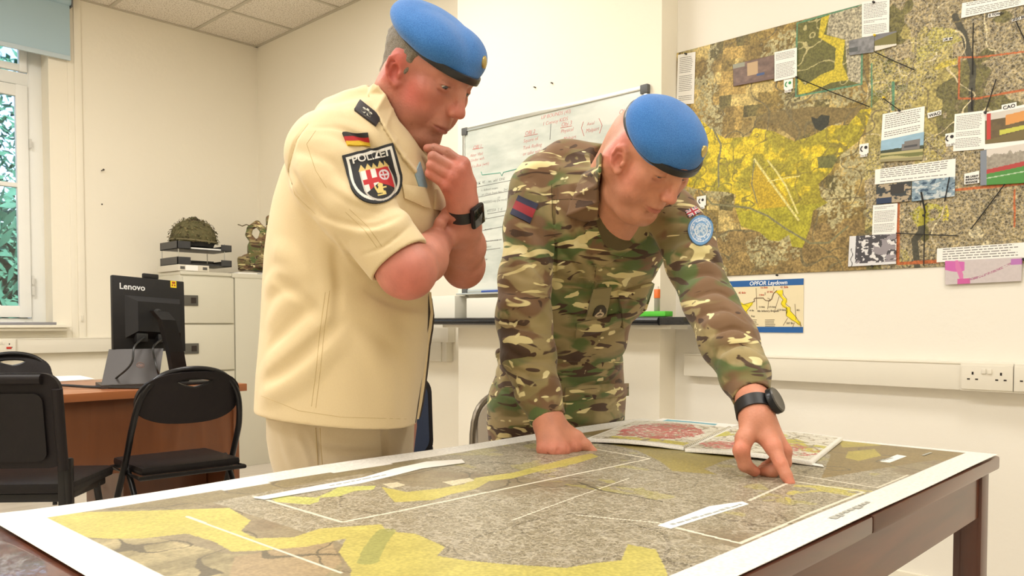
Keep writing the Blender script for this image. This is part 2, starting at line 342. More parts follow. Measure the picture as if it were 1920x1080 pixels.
# ================================================================== small wall things
steel = mat('dark_nail_steel', (.08,.07,.06), .4, metal=.7)
p = ony(190, 320, YL)
MB().tube([p+Vector((0,.005,0)), p+Vector((.004,-.028,.003))], .0032, 8).tube([p+Vector((.004,-.028,.003)), p+Vector((.0042,-.031,.0033))], .007, 10).build('nail', steel, smooth=True, label='long bare nail sticking out of the wall right of the window', cat='nail')
p = ony(191, 383, YL); MB().tube([p, p+Vector((0,-.004,0))], .005, 8).build('wall_screw', steel, label='tiny screw head below the nail on the window wall', cat='screw')
for i,(q,lab) in enumerate([((1004,164),'left one of two small screws above the whiteboard'),((1036,156),'right one of two small screws above the whiteboard')]):
    p = onx(*q, XB); MB().tube([p, p+Vector((-.012,0,0))], .0035, 8).build('wall_screw', steel, label=lab, cat='screw')
p = ony(152, 590, YL)
o = MB().box(p+Vector((-.013,-.012,-.035)), p+Vector((.013,0,.03)), bev=.003).build('cord_cleat', plast, smooth=True, label='small white cord cleat on the wall right of the window sill', cat='cord cleat')
MB().box(p+Vector((-.006,-.024,-.045)), p+Vector((.006,-.0125,-.005)), bev=.003).build('hook', plast, o, smooth=True)
# double sockets
dk = mat('socket_slot', (.02,.012,.008), .6); red = mat('red_neon_switch', S(190,50,40), .4)
def socket(org, right, name_label, redsw=False, partial=False):
    M = frame(org, right, (0,0,1)); e = MB().box((-.083,-.049,0),(.083,.049,.016), M=M, bev=.003).build('double_socket', plast, smooth=True, label=name_label, cat='socket')
    MB().box((-.078,-.043,.016),(.078,.040,.021), M=M, bev=.002).build('face_plate', plast, e, smooth=True)
    for sx in (-.043,.043):
        m = MB()
        m.box((sx-.003,.008,.021),(sx+.003,.018,.0216), M=M); m.box((sx-.017,-.010,.021),(sx-.008,-.005,.0216), M=M); m.box((sx+.008,-.010,.021),(sx+.017,-.005,.0216), M=M)
        m.build('pin_slots', dk, e)
    for sx in (-.009,.009):
        m = MB(); m.box((sx-.007,.012,.021),(sx+.007,.030,.025), M=M, bev=.0015); m.build('rocker_switch', plast, e, smooth=True)
    if redsw:
        for sx in (-.04,.04): MB().box((sx-.014,-.018,.0215),(sx+.014,-.004,.0235), M=M, bev=.001).build('red_indicator', red, e, smooth=True)
    return e
p = onx(1853, 702, XM-.05); socket((XM-.05, p.y, .832), (0,-1,0), 'white double wall socket on the trunking below the wall map')
p = onx(1960, 706, XM-.05); socket((XM-.05, .571-.005, .832), (0,-1,0), 'white double socket cut off by the right edge of the photo')
p = ony(8, 647, YL-.05); socket((p.x-.02, YL-.05, .87), (1,0,0), 'white double socket with red switches on the trunking under the window', redsw=True)
# ================================================================== DESK
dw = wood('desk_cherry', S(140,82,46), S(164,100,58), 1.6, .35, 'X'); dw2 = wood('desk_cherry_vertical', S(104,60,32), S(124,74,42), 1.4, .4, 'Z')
DX0, DX1, DY0, DY1, DZ = .30, 1.918, 3.555, 4.36, .73
desk = empty('office_desk', ((DX0+DX1)/2, (DY0+DY1)/2, 0), 'reddish brown wooden office desk with a panel front under the window', 'desk')
MB().box((DX0,DY0,DZ-.035),(DX1,DY1,DZ), bev=.003).build('desktop', dw, desk, smooth=True)
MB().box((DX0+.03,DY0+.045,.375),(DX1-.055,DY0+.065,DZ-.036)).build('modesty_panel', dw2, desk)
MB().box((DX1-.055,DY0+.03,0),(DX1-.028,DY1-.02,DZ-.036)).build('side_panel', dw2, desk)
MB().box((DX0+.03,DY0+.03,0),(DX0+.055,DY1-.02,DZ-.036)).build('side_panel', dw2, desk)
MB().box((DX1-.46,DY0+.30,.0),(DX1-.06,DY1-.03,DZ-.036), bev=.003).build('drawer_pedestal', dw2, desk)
paper = mat('white_paper', S(244,242,236), .7, noise=.01)
q = [onz(100,706,DZ+.001), onz(102,716,DZ+.001), onz(178,711,DZ+.001), onz(150,704.5,DZ+.001)]
MB().prism(q, (0,0,.002)).build('paper_sheet', paper, label='white paper sheet lying on the desk left of the monitor', cat='paper')
q = [onz(395,700,DZ+.001), onz(385,712,DZ+.001), onz(300,713,DZ+.001), onz(288,703,DZ+.001)]
MB().prism(q, (0,0,.002)).build('paper_sheet', paper, label='pale sheet of paper lying on the desk behind the monitor stand', cat='paper')
# laptop, back of its lid towards us
lapm = mat('laptop_grey', (.05,.043,.040), .5, metal=.2, noise=.05); lapd = mat('laptop_dark', (.02,.02,.02), .5)
lp0, lp1 = onz(190,722,DZ+.018), onz(297,718,DZ+.018)
dirr = (lp1-lp0).normalized(); nb = Vector((dirr.y,-dirr.x,0));
if nb.dot(Fv) < 0: nb = -nb
lap = empty('laptop', (lp0+lp1)/2-Vector((0,0,.018)), 'open dark grey laptop with its lid towards us under the monitor', 'laptop')
Lw = (lp1-lp0).length
u0 = lp0
m = MB(); m.prism([u0-Vector((0,0,.017)), lp1-Vector((0,0,.017)), lp1+nb*.24-Vector((0,0,.017)), u0+nb*.24-Vector((0,0,.017))], (0,0,.015)); m.build('keyboard_base', lapm, lap)
lean = (Vector((0,0,1))*.94+nb*.0+dirr*.42)
up = Vector((0,0,1))*.150+nb*.16+dirr*.05
lid = MB(); lid.prism([u0, lp1, lp1+up, u0+up], nb*.008); lo = lid.build('lid', lapm, lap)
Ml = frame(u0+(lp1-u0)*.62+up*.52-nb*.0006, dirr, up); c = MB(); c.tube([Vector((.016*math.cos(a*math.pi/9), .016*math.sin(a*math.pi/9), 0)) for a in range(18)], .0009, 6, closed=True, M=Ml)
text_mb(c, 'hp', .02, Ml @ Matrix.Translation((-.0095,-.005,0)), shear=.2, ext=.0003); c.build('lid_logo', mat('logo_bronze', S(120,80,60), .4, metal=.5), lo)
# monitor
mk = mat('monitor_black', (.011,.010,.010), .5, noise=.2, nscale=30, spec=.3); mkd = mat('monitor_black_rib', (.010,.010,.010), .55)
A_, B_ = at(210,515,3.72), at(345,528,3.98); D_ = at(197,655,3.65)
r_ = (B_-A_).normalized(); u_ = (A_-D_); u_ = (u_-r_*u_.dot(r_)).normalized(); Wm = (B_-A_).length; Hm = (A_-D_).length
if u_.z < 0: u_ = -u_
Mm = Matrix.Identity(4); nn = r_.cross(u_).normalized(); Mm = Matrix((r_, u_, nn)).transposed().to_4x4(); Mm.translation = A_
mon = empty('computer_monitor', onz(360,722,DZ), 'black computer monitor on a bent stand seen from behind, yellow sticker on its corner', 'monitor')
Hm *= .99
MB().box((0,-Hm,-.022),(Wm,0,0), M=Mm, bev=.004).build('screen_housing', mk, mon, smooth=True)
m = MB(); a = [(.055,-.09),(Wm*.93,-.09),(Wm*.93,-.29),(.055,-.29)]; b_ = [(.10,-.12),(Wm*.88,-.12),(Wm*.88,-.26),(.10,-.26)]
vs = [Mm @ Vector((x,y,.0)) for x,y in a]+[Mm @ Vector((x,y,.035)) for x,y in b_]; m.add(vs, [[4,5,6,7],[0,1,5,4],[1,2,6,5],[2,3,7,6],[3,0,4,7],[3,2,1,0]])
m.build('rear_bulge', mk, mon)
m = MB(); m.box((Wm*.42,.0,-.02),(Wm*.64,.024,-.002), M=Mm, bev=.006); m.build('webcam_bar', mk, mon, smooth=True)
m = MB(); m.box((Wm*.20,-.345,.0),(Wm*.95,-.338,.004), M=Mm); m.build('vent_strip', mkd, mon)
for u0_, u1_ in ((.27,.42),(.56,.68)): MB().box((Wm*u0_,-.31,.0),(Wm*u1_,-.27,.036), M=Mm, bev=.003).build('cable_socket', mkd, mon, smooth=True)
m = MB(); text_mb(m, 'Lenovo', .040, Mm @ Matrix.Translation((Wm*.09,-.062,.0008)), bold=.0006); m.build('brand_lettering', mat('white_print', S(225,225,225), .5), mon)
m = MB(); m.box((Wm*.80,-.035,.0),(Wm*.885,-.002,.0015), M=Mm); ylo = m.build('yellow_sticker', mat('yellow_sticker', S(235,205,30), .5), mon)
m = MB(); m.box((Wm*.82,-.016,.0016),(Wm*.868,-.006,.002), M=Mm); m.box((Wm*.815,-.028,.0016),(Wm*.835,-.02,.002), M=Mm); m.box((Wm*.85,-.028,.0016),(Wm*.87,-.02,.002), M=Mm); m.build('sticker_print', mat('sticker_red', S(150,60,20), .6), ylo)
# stand: neck forwards from the bulge then down to the foot
j0 = Mm @ Vector((Wm*.55,-.165,.034)); j1 = at(318,592,3.74); j2 = at(333,690,3.93); j3 = onz(340,722,DZ+.01)
m = MB(); m.tube([j0, at(300,588,3.68)], .016, 10)
m.build('swivel_joint', mkd, mon, smooth=True)
m = MB(); rr = (r_*.034); fw2 = Vector((-nn.x,-nn.y,0)).normalized()*.02
def bar(c): return [c-rr-fw2, c+rr-fw2, c+rr+fw2, c-rr+fw2]
P1 = [bar(at(298,584,3.66)), bar(at(312,600,3.67)), bar(at(328,660,3.73)), bar(at(338,716,3.80))]
vs = sum(P1, []); fs = [[0,3,2,1],[12,13,14,15]]+[[i*4+k, i*4+(k+1)%4, (i+1)*4+(k+1)%4, (i+1)*4+k] for i in range(3) for k in range(4)]
m.add(vs, fs); m.build('stand_neck', mk, mon)
m = MB(); c_ = at(338,716,3.80); m.box((c_.x-.12,c_.y-.09,DZ+.0005),(c_.x+.12,c_.y+.09,DZ+.014), bev=.005); m.build('foot', mk, mon, smooth=True)
cab = mat('cable_black', (.012,.012,.012), .4)
def cable(pts, r, label, name='monitor_cable'):
    pts = [Vector(p) for p in pts]; out = []
    for i in range(len(pts)-1):
        p0 = pts[max(i-1,0)]; p1 = pts[i]; p2 = pts[i+1]; p3 = pts[min(i+2,len(pts)-1)]
        for k in range(8):
            t = k/8; out.append(.5*((2*p1)+(p2-p0)*t+(2*p0-5*p1+4*p2-p3)*t*t+(3*p1-p0-3*p2+p3)*t**3))
    out.append(pts[-1]); return MB().tube(out, r, 8).build(name, cab, smooth=True, label=label, cat='cable')
cable([Mm @ Vector((Wm*.36,-.29,.040)), at(252,650,3.60), at(247,680,3.56), at(225,703,3.56), onz(190,724,DZ+.006), onz(120,722,DZ+.006), onz(70,726,DZ+.006)], .0045, 'black cable curving from the left of the monitor back down to the desk')
cable([Mm @ Vector((Wm*.62,-.29,.040)), at(288,650,3.64), at(290,675,3.62), at(297,700,3.62), onz(305,716,DZ+.006)], .0045, 'black cable hanging from the right of the monitor back')
cable([onz(60,718,DZ+.006), onz(110,722,DZ+.012), onz(170,726,DZ+.006), onz(250,727,DZ+.006), onz(300,727,DZ+.006)], .005, 'thick black cable lying along the front of the desk')
# ================================================================== CHAIRS
cbl = mat('black_chair_metal', (.010,.009,.009), .3, noise=.2, spec=.3); cvin = mat('black_vinyl', (.011,.009,.009), .45, noise=.3, nscale=15, bump=.1, bscale=80, spec=.2)
cpl = mat('black_chair_plastic', (.013,.010,.010), .55, noise=.15, bump=.08, bscale=200, spec=.2)
def cat_rom(pts, k=6, closed=False):
    pts = [Vector(p) for p in pts]; N = len(pts); out = []
    for i in range(N if closed else N-1):
        g = (lambda j: pts[j % N]) if closed else (lambda j: pts[min(max(j,0),N-1)])
        p0,p1,p2,p3 = g(i-1),g(i),g(i+1),g(i+2)
        for j in range(k): t = j/k; out.append(.5*((2*p1)+(p2-p0)*t+(2*p0-5*p1+4*p2-p3)*t*t+(3*p1-p0-3*p2+p3)*t**3))
    if not closed: out.append(pts[-1])
    return out
def folding_chair(loc, rz, label):
    """local frame: x across, +y is the side the sitter's back is on, z up"""
    e = empty('folding_chair', loc, label, 'chair', 'black folding chairs', rz); M = wmat(e)
    w = .215
    def back(t):  # outline of hoop, t = 0..1 from left foot of the hoop up and round
        return None
    # hoop frame: front legs run up into the oval back
    side = lambda s: [(s*(w+.012), -.245, 0.0), (s*(w+.008), -.10, .28), (s*w, .03, .50), (s*(w-.004), .09, .62), (s*(w-.03), .125, .74), (s*(w-.10), .142, .815)]
    pts = side(-1)+[(0,.150,.838)]+side(1)[::-1]
    MB().tube([M @ p for p in cat_rom(pts, 7)], .0125, 10).build('hoop_frame', cbl, e, smooth=True)
    # back pad with hand hole
    zc = .70; outer = []; inner = []
    N = 40
    for i in range(N):
        a = 2*math.pi*i/N; x = .204*abs(math.cos(a))**.75*(1 if math.cos(a) > 0 else -1); z = .112*abs(math.sin(a))**.85*(1 if math.sin(a) > 0 else -1)
        if z < 0: z *= .85
        outer.append((x, z+.716)); inner.append((.070*math.cos(a), .790+.016*math.sin(a)-.012*(1-abs(math.cos(a)))*(1 if math.sin(a) < 0 else .2)))
    yb = lambda x, z: .075+ (z-.58)*.36 + .02 - .9*x*x
    m = MB(); vs = []; th = .022
    for ring, off in ((outer,0),(inner,0),(outer,th),(inner,th)):
        for x,z in ring: vs.append(M @ Vector((x, yb(x,z)-off, z)))
    fs = []
    for i in range(N):
        j = (i+1)%N; fs += [[i,j,N+j,N+i],[2*N+i,3*N+i,3*N+j,2*N+j],[i,2*N+i,2*N+j,j],[N+i,N+j,3*N+j,3*N+i]]
    m.add(vs, fs); m.build('back_pad', cpl, e, smooth=True)
    m = MB(); m.tube([M @ Vector((x, yb(x,z)-th/2, z)) for x,z in inner], .008, 8, closed=True); m.build('handle_rim', cbl, e, smooth=True)
    m = MB(); m.box((-.195,-.215,.435),(.195,.135,.468), M=M, bev=.014); m.build('seat_pad', cvin, e, smooth=True)
    m = MB(); m.tube([M @ Vector(p) for p in [(-.205,.15,.43),(-.205,-.2,.43),(.205,-.2,.43),(.205,.15,.43)]], .009, 8, closed=True); m.build('seat_rail', cbl, e, smooth=True)
    for s in (-1,1):
        m = MB(); m.tube([M @ Vector(p) for p in [(s*(w-.018),-.03,.46),(s*(w-.018),.10,.30),(s*(w-.01),.28,.0)]], .0115, 10); m.build('rear_leg', cbl, e, smooth=True)
    MB().tube([M @ Vector((-w+.015,.20,.13)), M @ Vector((w-.015,.20,.13))], .009, 8).build('cross_bar', cbl, e, smooth=True); MB().tube([M @ Vector((-w-.005,-.17,.14)), M @ Vector((w+.005,-.17,.14))], .009, 8).build('cross_bar', cbl, e, smooth=True)
    return e
fd = math.pi/2-HEAD    # rotation so local -y faces ... (local y towards the camera)
p = at(338, 860, 3.28); folding_chair((p.x+.0, p.y-.0, 0), math.radians(176), 'black folding chair with an oval back standing in front of the desk')
p = at(18, 700, 4.62); folding_chair((p.x, p.y, 0), math.radians(0)+math.radians(-20), 'black folding chair behind the desk at the far left, only its back visible')
# stacking office chair, back towards us
p = at(0, 800, 2.72); e = empty('office_chair', (p.x, p.y, 0), 'black plastic-backed stacking chair at the left edge nearest the table', 'chair', None, HEAD-math.pi/2+math.radians(4)); M = wmat(e)
# local: x right, y away from us
m = MB(); 
def rrect(x0,x1,z0,z1,r,n=6):
    o=[]; 
    for cx,cz,a0 in ((x1-r,z1-r,0),(x0+r,z1-r,90),(x0+r,z0+r,180),(x1-r,z0+r,270)):
        for i in range(n+1): a=math.radians(a0+90*i/n); o.append((cx+r*math.cos(a), cz+r*math.sin(a)))
    return o
def shell(poly, yf, th, mi=0):
    m = MB(); m.prism([M @ Vector((x, yf(z), z)) for x,z in poly], (M.to_3x3() @ Vector((0,th,0)))); return m
yf = lambda z: -.02-(z-.5)*.12
shell(rrect(-.222,.222,.53,.852,.055), yf, .022).build('back_shell', cpl, e, smooth=True)
fr_ = MB()
for (a,b_) in (((-.235,.525),(-.235,.80)),((.235,.525),(.235,.80))): fr_.tube([M @ Vector((a[0]*.93, yf(a[1])-.008, a[1])), M @ Vector((b_[0]*.93, yf(b_[1])-.008, b_[1]))], .017, 10)
fr_.tube([M @ Vector((-.17, yf(.83)-.006, .832)), M @ Vector((.17, yf(.83)-.006, .832))], .018, 10); fr_.build('back_rim', cpl, e, smooth=True)
shell(rrect(-.17,.17,.555,.785,.03), lambda z: yf(z)-.012, .01).build('back_inset', cvin, e)
m = MB()
for i in range(6): m.box((-.15+i*.012, yf(.62)-.018, .54), (-.145+i*.012, yf(.62)-.012, .70), M=M)
m.build('vent_slots', cbl, e)
MB().box((-.225,.0,.435),(.225,.36,.475), M=M, bev=.018).build('seat', cvin, e, smooth=True)
MB().box((-.20,.02,.405),(.20,.34,.434), M=M, bev=.006).build('seat_pan', cbl, e, smooth=True)
for s in (-1,1):
    MB().tube([M @ Vector(q) for q in [(s*.222,-.005,.56),(s*.222,.0,.42),(s*.235,-.09,.0)]], .013, 10, flat=.8).build('rear_leg', cbl, e, smooth=True)
    MB().tube([M @ Vector(q) for q in [(s*.19,.28,.42),(s*.225,.34,.0)]], .013, 10).build('front_leg', cbl, e, smooth=True)
    MB().box((s*.20-.012,-.01,.37),(s*.20+.012,.06,.55), M=M, bev=.004).build('back_bracket', cbl, e, smooth=True)
# chairs against the right wall
blu = mat('navy_chair_fabric', S(34,44,66), .8, noise=.15, nscale=200)
def side_chair(px, f, label, rz, top=.82):
    p = at(px, 750, f); e = empty('visitor_chair', (p.x,p.y,0), label, 'chair', None, rz); M = wmat(e)
    # local y points from seat back to front
    m = MB(); poly = rrect(-.21,.21,.46,top,.07); m.prism([M @ Vector((x, -.20-(z-.45)*.16, z)) for x,z in poly], M.to_3x3() @ Vector((0,.035,0))); m.build('backrest', cpl, e, smooth=True)
    m = MB(); poly = rrect(-.19,.19,.48,top-.02,.06); m.prism([M @ Vector((x, -.165-(z-.45)*.16, z)) for x,z in poly], M.to_3x3() @ Vector((0,.02,0))); m.build('back_cushion', blu, e, smooth=True)
    MB().box((-.22,-.17,.42),(.22,.24,.475), M=M, bev=.018).build('seat', blu, e, smooth=True)
    for sx in (-1,1):
        MB().tube([M @ Vector(q) for q in [(sx*.2,-.2,.50),(sx*.2,-.16,.42),(sx*.22,-.24,0)]], .013, 8).build('leg', cbl, e, smooth=True)
        MB().tube([M @ Vector(q) for q in [(sx*.2,.2,.42),(sx*.22,.24,0)]], .013, 8).build('leg', cbl, e, smooth=True)
    return e
side_chair(728, 3.12, 'dark chair with navy cushion standing behind the man in the cream shirt', math.radians(150), .80)
side_chair(990, 3.22, 'black chair mostly hidden behind the legs of the man in camouflage', math.radians(100), .86)
# folded folding chairs leaning by the breast
chrome = mat('grey_chair_frame', S(120,112,100), .3, metal=.7); padm = mat('grey_beige_pad', S(190,180,165), .7)
def folded(px, f, label):
    p = at(px, 860, f); e = empty('folded_chair', (p.x,p.y,0), label, 'chair', 'folded chairs leaning by the chimney breast', HEAD-math.pi/2+math.radians(35)); M = wmat(e)
    pts = cat_rom([(-.20,.0,.0),(-.20,.02,.40),(-.19,.04,.70),(-.10,.05,.79),(.0,.052,.80),(.10,.05,.79),(.19,.04,.70),(.20,.02,.40),(.20,0,0)], 6)
    MB().tube([M @ q for q in pts], .010, 8).build('hoop_frame', chrome, e, smooth=True)
    MB().prism([M @ Vector((x, .03, z)) for x,z in rrect(-.18,.18,.52,.77,.08)], M.to_3x3() @ Vector((0,.02,0))).build('back_pad', padm, e, smooth=True)
    MB().prism([M @ Vector((x, .035, z)) for x,z in rrect(-.18,.18,.10,.48,.05)], M.to_3x3() @ Vector((0,.03,0))).build('seat_pad', padm, e, smooth=True)
    MB().tube([M @ Vector(q) for q in [(-.17,.06,0),(-.17,.06,.5)]], .009, 8).build('rear_leg', chrome, e, smooth=True); MB().tube([M @ Vector(q) for q in [(.17,.06,0),(.17,.06,.5)]], .009, 8).build('rear_leg', chrome, e, smooth=True)
folded(992, 2.66, 'folded chair with pale pad leaning left of the man in camouflage')
# ================================================================== FILING CABINET and what stands on it
cabm = mat('cabinet_grey_enamel', S(206,202,184), .42, noise=.01); cabt = mat('cabinet_seam', S(120,116,104), .5)
CX0, CX1, CY0, CY1, CH = 2.395, XA-.012, 5.30, 5.84, 1.36; CXD = 2.775
fc = empty('filing_cabinet', ((CX0+CX1)/2,(CY0+CY1)/2,0), 'tall grey steel filing cabinet in the corner', 'cabinet')
MB().box((CX0,CY0+.012,0),(CXD,CY1,CH), bev=.003).box((CXD+.001,CY0,0),(CX1,CY1,CH-.001), bev=.004).build('body', cabm, fc, smooth=True)
MB().box((CXD-.02,CY0-.004,CH-.028),(CX1+.004,CY1+.003,CH+.003), bev=.003).box((CX0-.003,CY0+.002,CH-.02),(CXD-.021,CY1+.003,CH+.002), bev=.003).build('top_lip', cabm, fc, smooth=True)
hpm = mat('grey_handle', S(84,82,74), .5)
for k in range(4):
    z0 = .05+k*.322; d = MB().box((CX0+.010,CY0-.006,z0),(CXD-.012,CY0+.011,z0+.310), bev=.003).build('drawer', cabm, fc, smooth=True)
    hx = CX0+.055; hz = z0+.15
    MB().box((hx-.045,CY0-.012,hz-.034),(hx+.055,CY0-.007,hz+.036), bev=.002).build('handle_plate', hpm, d, smooth=True)
    MB().box((hx+.005,CY0-.0135,hz-.018),(hx+.040,CY0-.0122,hz+.020)).build('handle_recess', dk, d)
top = CH+.004
e = MB().box((CX0-.015,CY0+.01,top),(CX0+.20,CY0+.33,top+.042), bev=.002).build('box_file', mat('folder_card', S(214,208,192), .6), smooth=True, label='flat pale box file lying on the cabinet under the letter trays', cat='file')
MB().box((CX0+.035,CY0+.0075,top+.004),(CX0+.12,CY0+.0095,top+.038)).build('spine_label', paper, e)
for x in (CX0+.0, CX0+.155): MB().box((x,CY0+.0075,top+.012),(x+.03,CY0+.0095,top+.03)).build('spine_print', mat('spine_dark', S(90,88,84), .6), e)
tray = mat('smoke_grey_plastic', (.035,.036,.040), .35, noise=.1)
tx0, tx1, ty0, ty1 = CX0+.0, CX0+.385, CY0+.05, CY0+.32
lt = empty('letter_trays', ((tx0+tx1)/2,(ty0+ty1)/2,top+.043), 'two dark grey letter trays stacked on rods on the filing cabinet', 'letter tray')
for z in (top+.044, top+.150):
    m = MB(); m.box((tx0,ty0,z),(tx1,ty1,z+.004)); m.box((tx0,ty0,z),(tx0+.004,ty1,z+.052)); m.box((tx0,ty0,z),(tx0+.09,ty0+.006,z+.052)); m.box((tx1-.075,ty0,z),(tx1,ty0+.006,z+.045)); m.box((tx0,ty1-.004,z),(tx1,ty1,z+.052)); m.box((tx1-.004,ty0,z),(tx1,ty1,z+.045)); m.build('tray', tray, lt)
m = MB()
for x in (tx0+.01,tx1-.05):
    for y in (ty0+.006,ty1-.006): m.tube([(x,y,top+.05),(x,y,top+.2)], .003, 8)
m.build('riser_rods', mat('rod_steel', S(190,188,180), .3, metal=.8), lt, smooth=True)
MB().box((tx0+.10,ty0+.012,top+.155),(tx1-.02,ty1-.02,top+.165)).build('paper_stack', paper, label='stack of white papers in the upper letter tray', cat='paper')
MB().box((tx0+.03,ty0+.012,top+.049),(tx1-.03,ty1-.03,top+.058)).build('dark_folder', mat('dark_folder', (.03,.03,.03), .5), label='dark folder lying in the lower letter tray', cat='folder')
MB().box((CX0+.42,CY0+.03,top+.0),(CX0+.57,CY0+.25,top+.010)).build('paper_stack', paper, label='loose white papers on the cabinet between trays and rucksack', cat='paper')
m = MB(); m.box((CX0+.60,CY0+.0,top),(CX0+.86,CY0+.16,top+.014), bev=.002); m.build('magazine', paper, smooth=True, label='white magazine at the front edge of the cabinet top', cat='magazine')
MB().prism([(CX0+.59,CY0+.01,top+.0150),(CX0+.70,CY0+.01,top+.0150),(CX0+.70,CY0+.12,top+.03),(CX0+.59,CY0+.12,top+.03)],(0,0,.004)).build('dark_folder', tray, label='small dark folder resting on the magazine on the cabinet', cat='folder')
# ================================================================== things on sill, shelf, board
MB().box((1.47,YL-.07,1.0045),(1.80,YL+.09,1.022), bev=.003).build('closed_notebook', mat('grey_laptop_alu', S(150,150,156), .35, metal=.4), smooth=True, label='thin closed grey notebook computer on the window sill', cat='laptop')
MB().prism([(1.50,YL+.0,1.0225),(1.62,YL-.04,1.0225),(1.66,YL+.05,1.0225),(1.54,YL+.08,1.0225)],(0,0,.003)).build('paper_sheet', paper, label='folded white paper on top of the notebook on the window sill', cat='paper')
# white box and cable trunk on the shelf
wb = mat('white_plastic_box', S(232,230,218), .45)
e = MB().box((2.985,2.55,1.0435),(XB-.002,3.17,1.150), bev=.004).build('white_box', wb, smooth=True, label='long low white box on the black shelf under the whiteboard', cat='box')
MB().box((2.96,3.235,1.0435),(XB+.05,3.60,1.165), bev=.004).build('white_box', wb, smooth=True, label='taller shiny white box at the left end of the black shelf', cat='box')
MB().box((2.935,2.66,1.0435),(2.975,2.86,1.054)).build('sticky_notes', mat('pale_yellow_notes', S(232,226,170), .7), label='pad of pale yellow sticky notes lying on the black shelf', cat='notepad')
p = onx(1232,583,2.98)
e = MB().box((2.925,p.y-.075,1.0435),(2.985,p.y+.065,1.0455), bev=.0005).build('black_holder', blk, smooth=True, label='small black holder under the green block on the shelf', cat='holder')
MB().box((2.925,1.885,1.046),(2.985,2.03,1.068), bev=.003).build('green_block', mat('lime_green_foam', S(90,200,60), .6), smooth=True, label='flat lime green block on the right end of the black shelf', cat='block')
gy = 1.945; mz = 1.0685; m = empty('marker_tube', (2.955,gy,mz), 'upright marker with an orange label standing on the green block', 'marker')
MB().lathe([(.0115,mz),(.0125,mz+.002),(.0125,mz+.055),(.0115,mz+.056)], 18, M=Matrix.Translation((2.955,gy,0))).build('barrel', mat('clear_grey_tube', S(150,146,132), .25), m, smooth=True)
MB().lathe([(.0135,mz+.056),(.0135,mz+.092),(.012,mz+.094)], 18, M=Matrix.Translation((2.955,gy,0))).build('orange_label', mat('orange_label', S(226,112,40), .4), m, smooth=True)
MB().lathe([(.009,mz+.094),(.009,mz+.106)], 18, M=Matrix.Translation((2.955,gy,0))).build('cap', wb, m, smooth=True)
# whiteboard
WY0, WY1, WZb, WZt = 2.062, 3.262, 1.180, 2.074
wbm = mat('whiteboard_enamel', S(226,230,222), .18, noise=.02, nscale=3)
def wb_smear():
    t = wbm.node_tree; b = t.nodes['Principled BSDF']; tc = t.nodes.new('ShaderNodeTexCoord'); mp = t.nodes.new('ShaderNodeMapping'); mp.inputs['Scale'].default_value = (1,2.2,7); mp.inputs['Rotation'].default_value = (.25,0,0)
    n = t.nodes.new('ShaderNodeTexNoise'); n.inputs['Scale'].default_value = 1.6; n.inputs['Detail'].default_value = 5
    t.links.new(tc.outputs['Object'], mp.inputs[0]); t.links.new(mp.outputs[0], n.inputs['Vector']); cr = t.nodes.new('ShaderNodeValToRGB')
    cr.color_ramp.elements[0].position = .35; cr.color_ramp.elements[0].color = (*S(186,194,186),1); cr.color_ramp.elements[1].position = .62; cr.color_ramp.elements[1].color = (*S(216,220,211),1)
    t.links.new(n.outputs['Fac'], cr.inputs[0]); t.links.new(cr.outputs[0], b.inputs['Base Color'])
wb_smear()
alu = mat('aluminium_frame', S(196,196,188), .3, metal=.7)
wbo = empty('whiteboard', (XB,(WY0+WY1)/2,WZb), 'wall-mounted whiteboard covered in red and black handwriting', 'whiteboard')
MB().box((XB-.014,WY0+.006,WZb+.006),(XB-.002,WY1-.006,WZt-.006)).build('writing_surface', wbm, wbo)
m = MB()
for a,b_ in (((WY0,WZb),(WY1,WZb+.018)),((WY0,WZt-.018),(WY1,WZt)),((WY0,WZb),(WY0+.018,WZt)),((WY1-.018,WZb),(WY1,WZt))): m.box((XB-.020,a[0],a[1]),(XB-.001,b_[0],b_[1]), bev=.002)
m.build('frame', alu, wbo, smooth=True)
cg = mat('grey_corner_cap', S(86,88,88), .5)
for y in (WY0-.004,WY1-.036):
    for z in (WZb-.004,WZt-.036): MB().box((XB-.024,y,z),(XB-.0005,y+.04,z+.04), bev=.004).build('corner_cap', cg, wbo, smooth=True)
MB().box((XB-.07,2.35,WZb-.012),(XB-.002,WY1+.0,WZb-.002), bev=.002).build('pen_tray', alu, wbo, smooth=True)
MB().tube([(XB-.05,2.95,WZb+.004),(XB-.05,3.08,WZb+.004)], .006, 10).build('blue_marker', mat('blue_marker', S(50,80,160), .4), smooth=True, label='blue marker pen lying in the whiteboard tray', cat='marker')
inkr = mat('red_marker_ink', S(214,110,104), .6); inkk = mat('black_marker_ink', S(92,92,96), .6); inkg = mat('green_marker_ink', S(60,160,140), .6)
XI = XB-.0146
def wtxt(nm, ink, s, px, py, size, sh=.25, sx=1.0): mb = MB(); p = onx(px, py, XI); text_mb(mb, s, size*.80, frame(p, (0,-1,0), (0,0,1)), shear=sh, sx=sx, ext=.0002, bold=-.0005); mb.build(nm, ink, wbo)
def wline(nm, ink, pts, r=.0011): MB().tube([onx(a,b_,XI) for a,b_ in pts], r, 6).build(nm, ink, wbo)
for s,x,y,z in [('OBJ 1',887,278,.034),('Alter Vlad',881,293,.03),('Under wth',882,302,.03),('d a Box (wth)',884,313,.03),('UP BOUNDS (43)',1014,222,.032),('1 Convoy KIDS',1017,234,.032),
    ('OBJ 2',984,252,.036),('Square of',981,266,.032),('Tank Rolling',980,279,.032),('or take vehicles',980,290,.032),('Obj 3',1052,236,.036),('Physical',1051,248,.032),('Malpart',1056,262,.032),
    ('Axial',1100,234,.028),('Malpart',1098,247,.032),('Obj 4',1160,213,.038),('Complex',1158,226,.032),('Malpart',1160,240,.032)]: wtxt('red_handwriting', inkr, s, x, y+2, z)
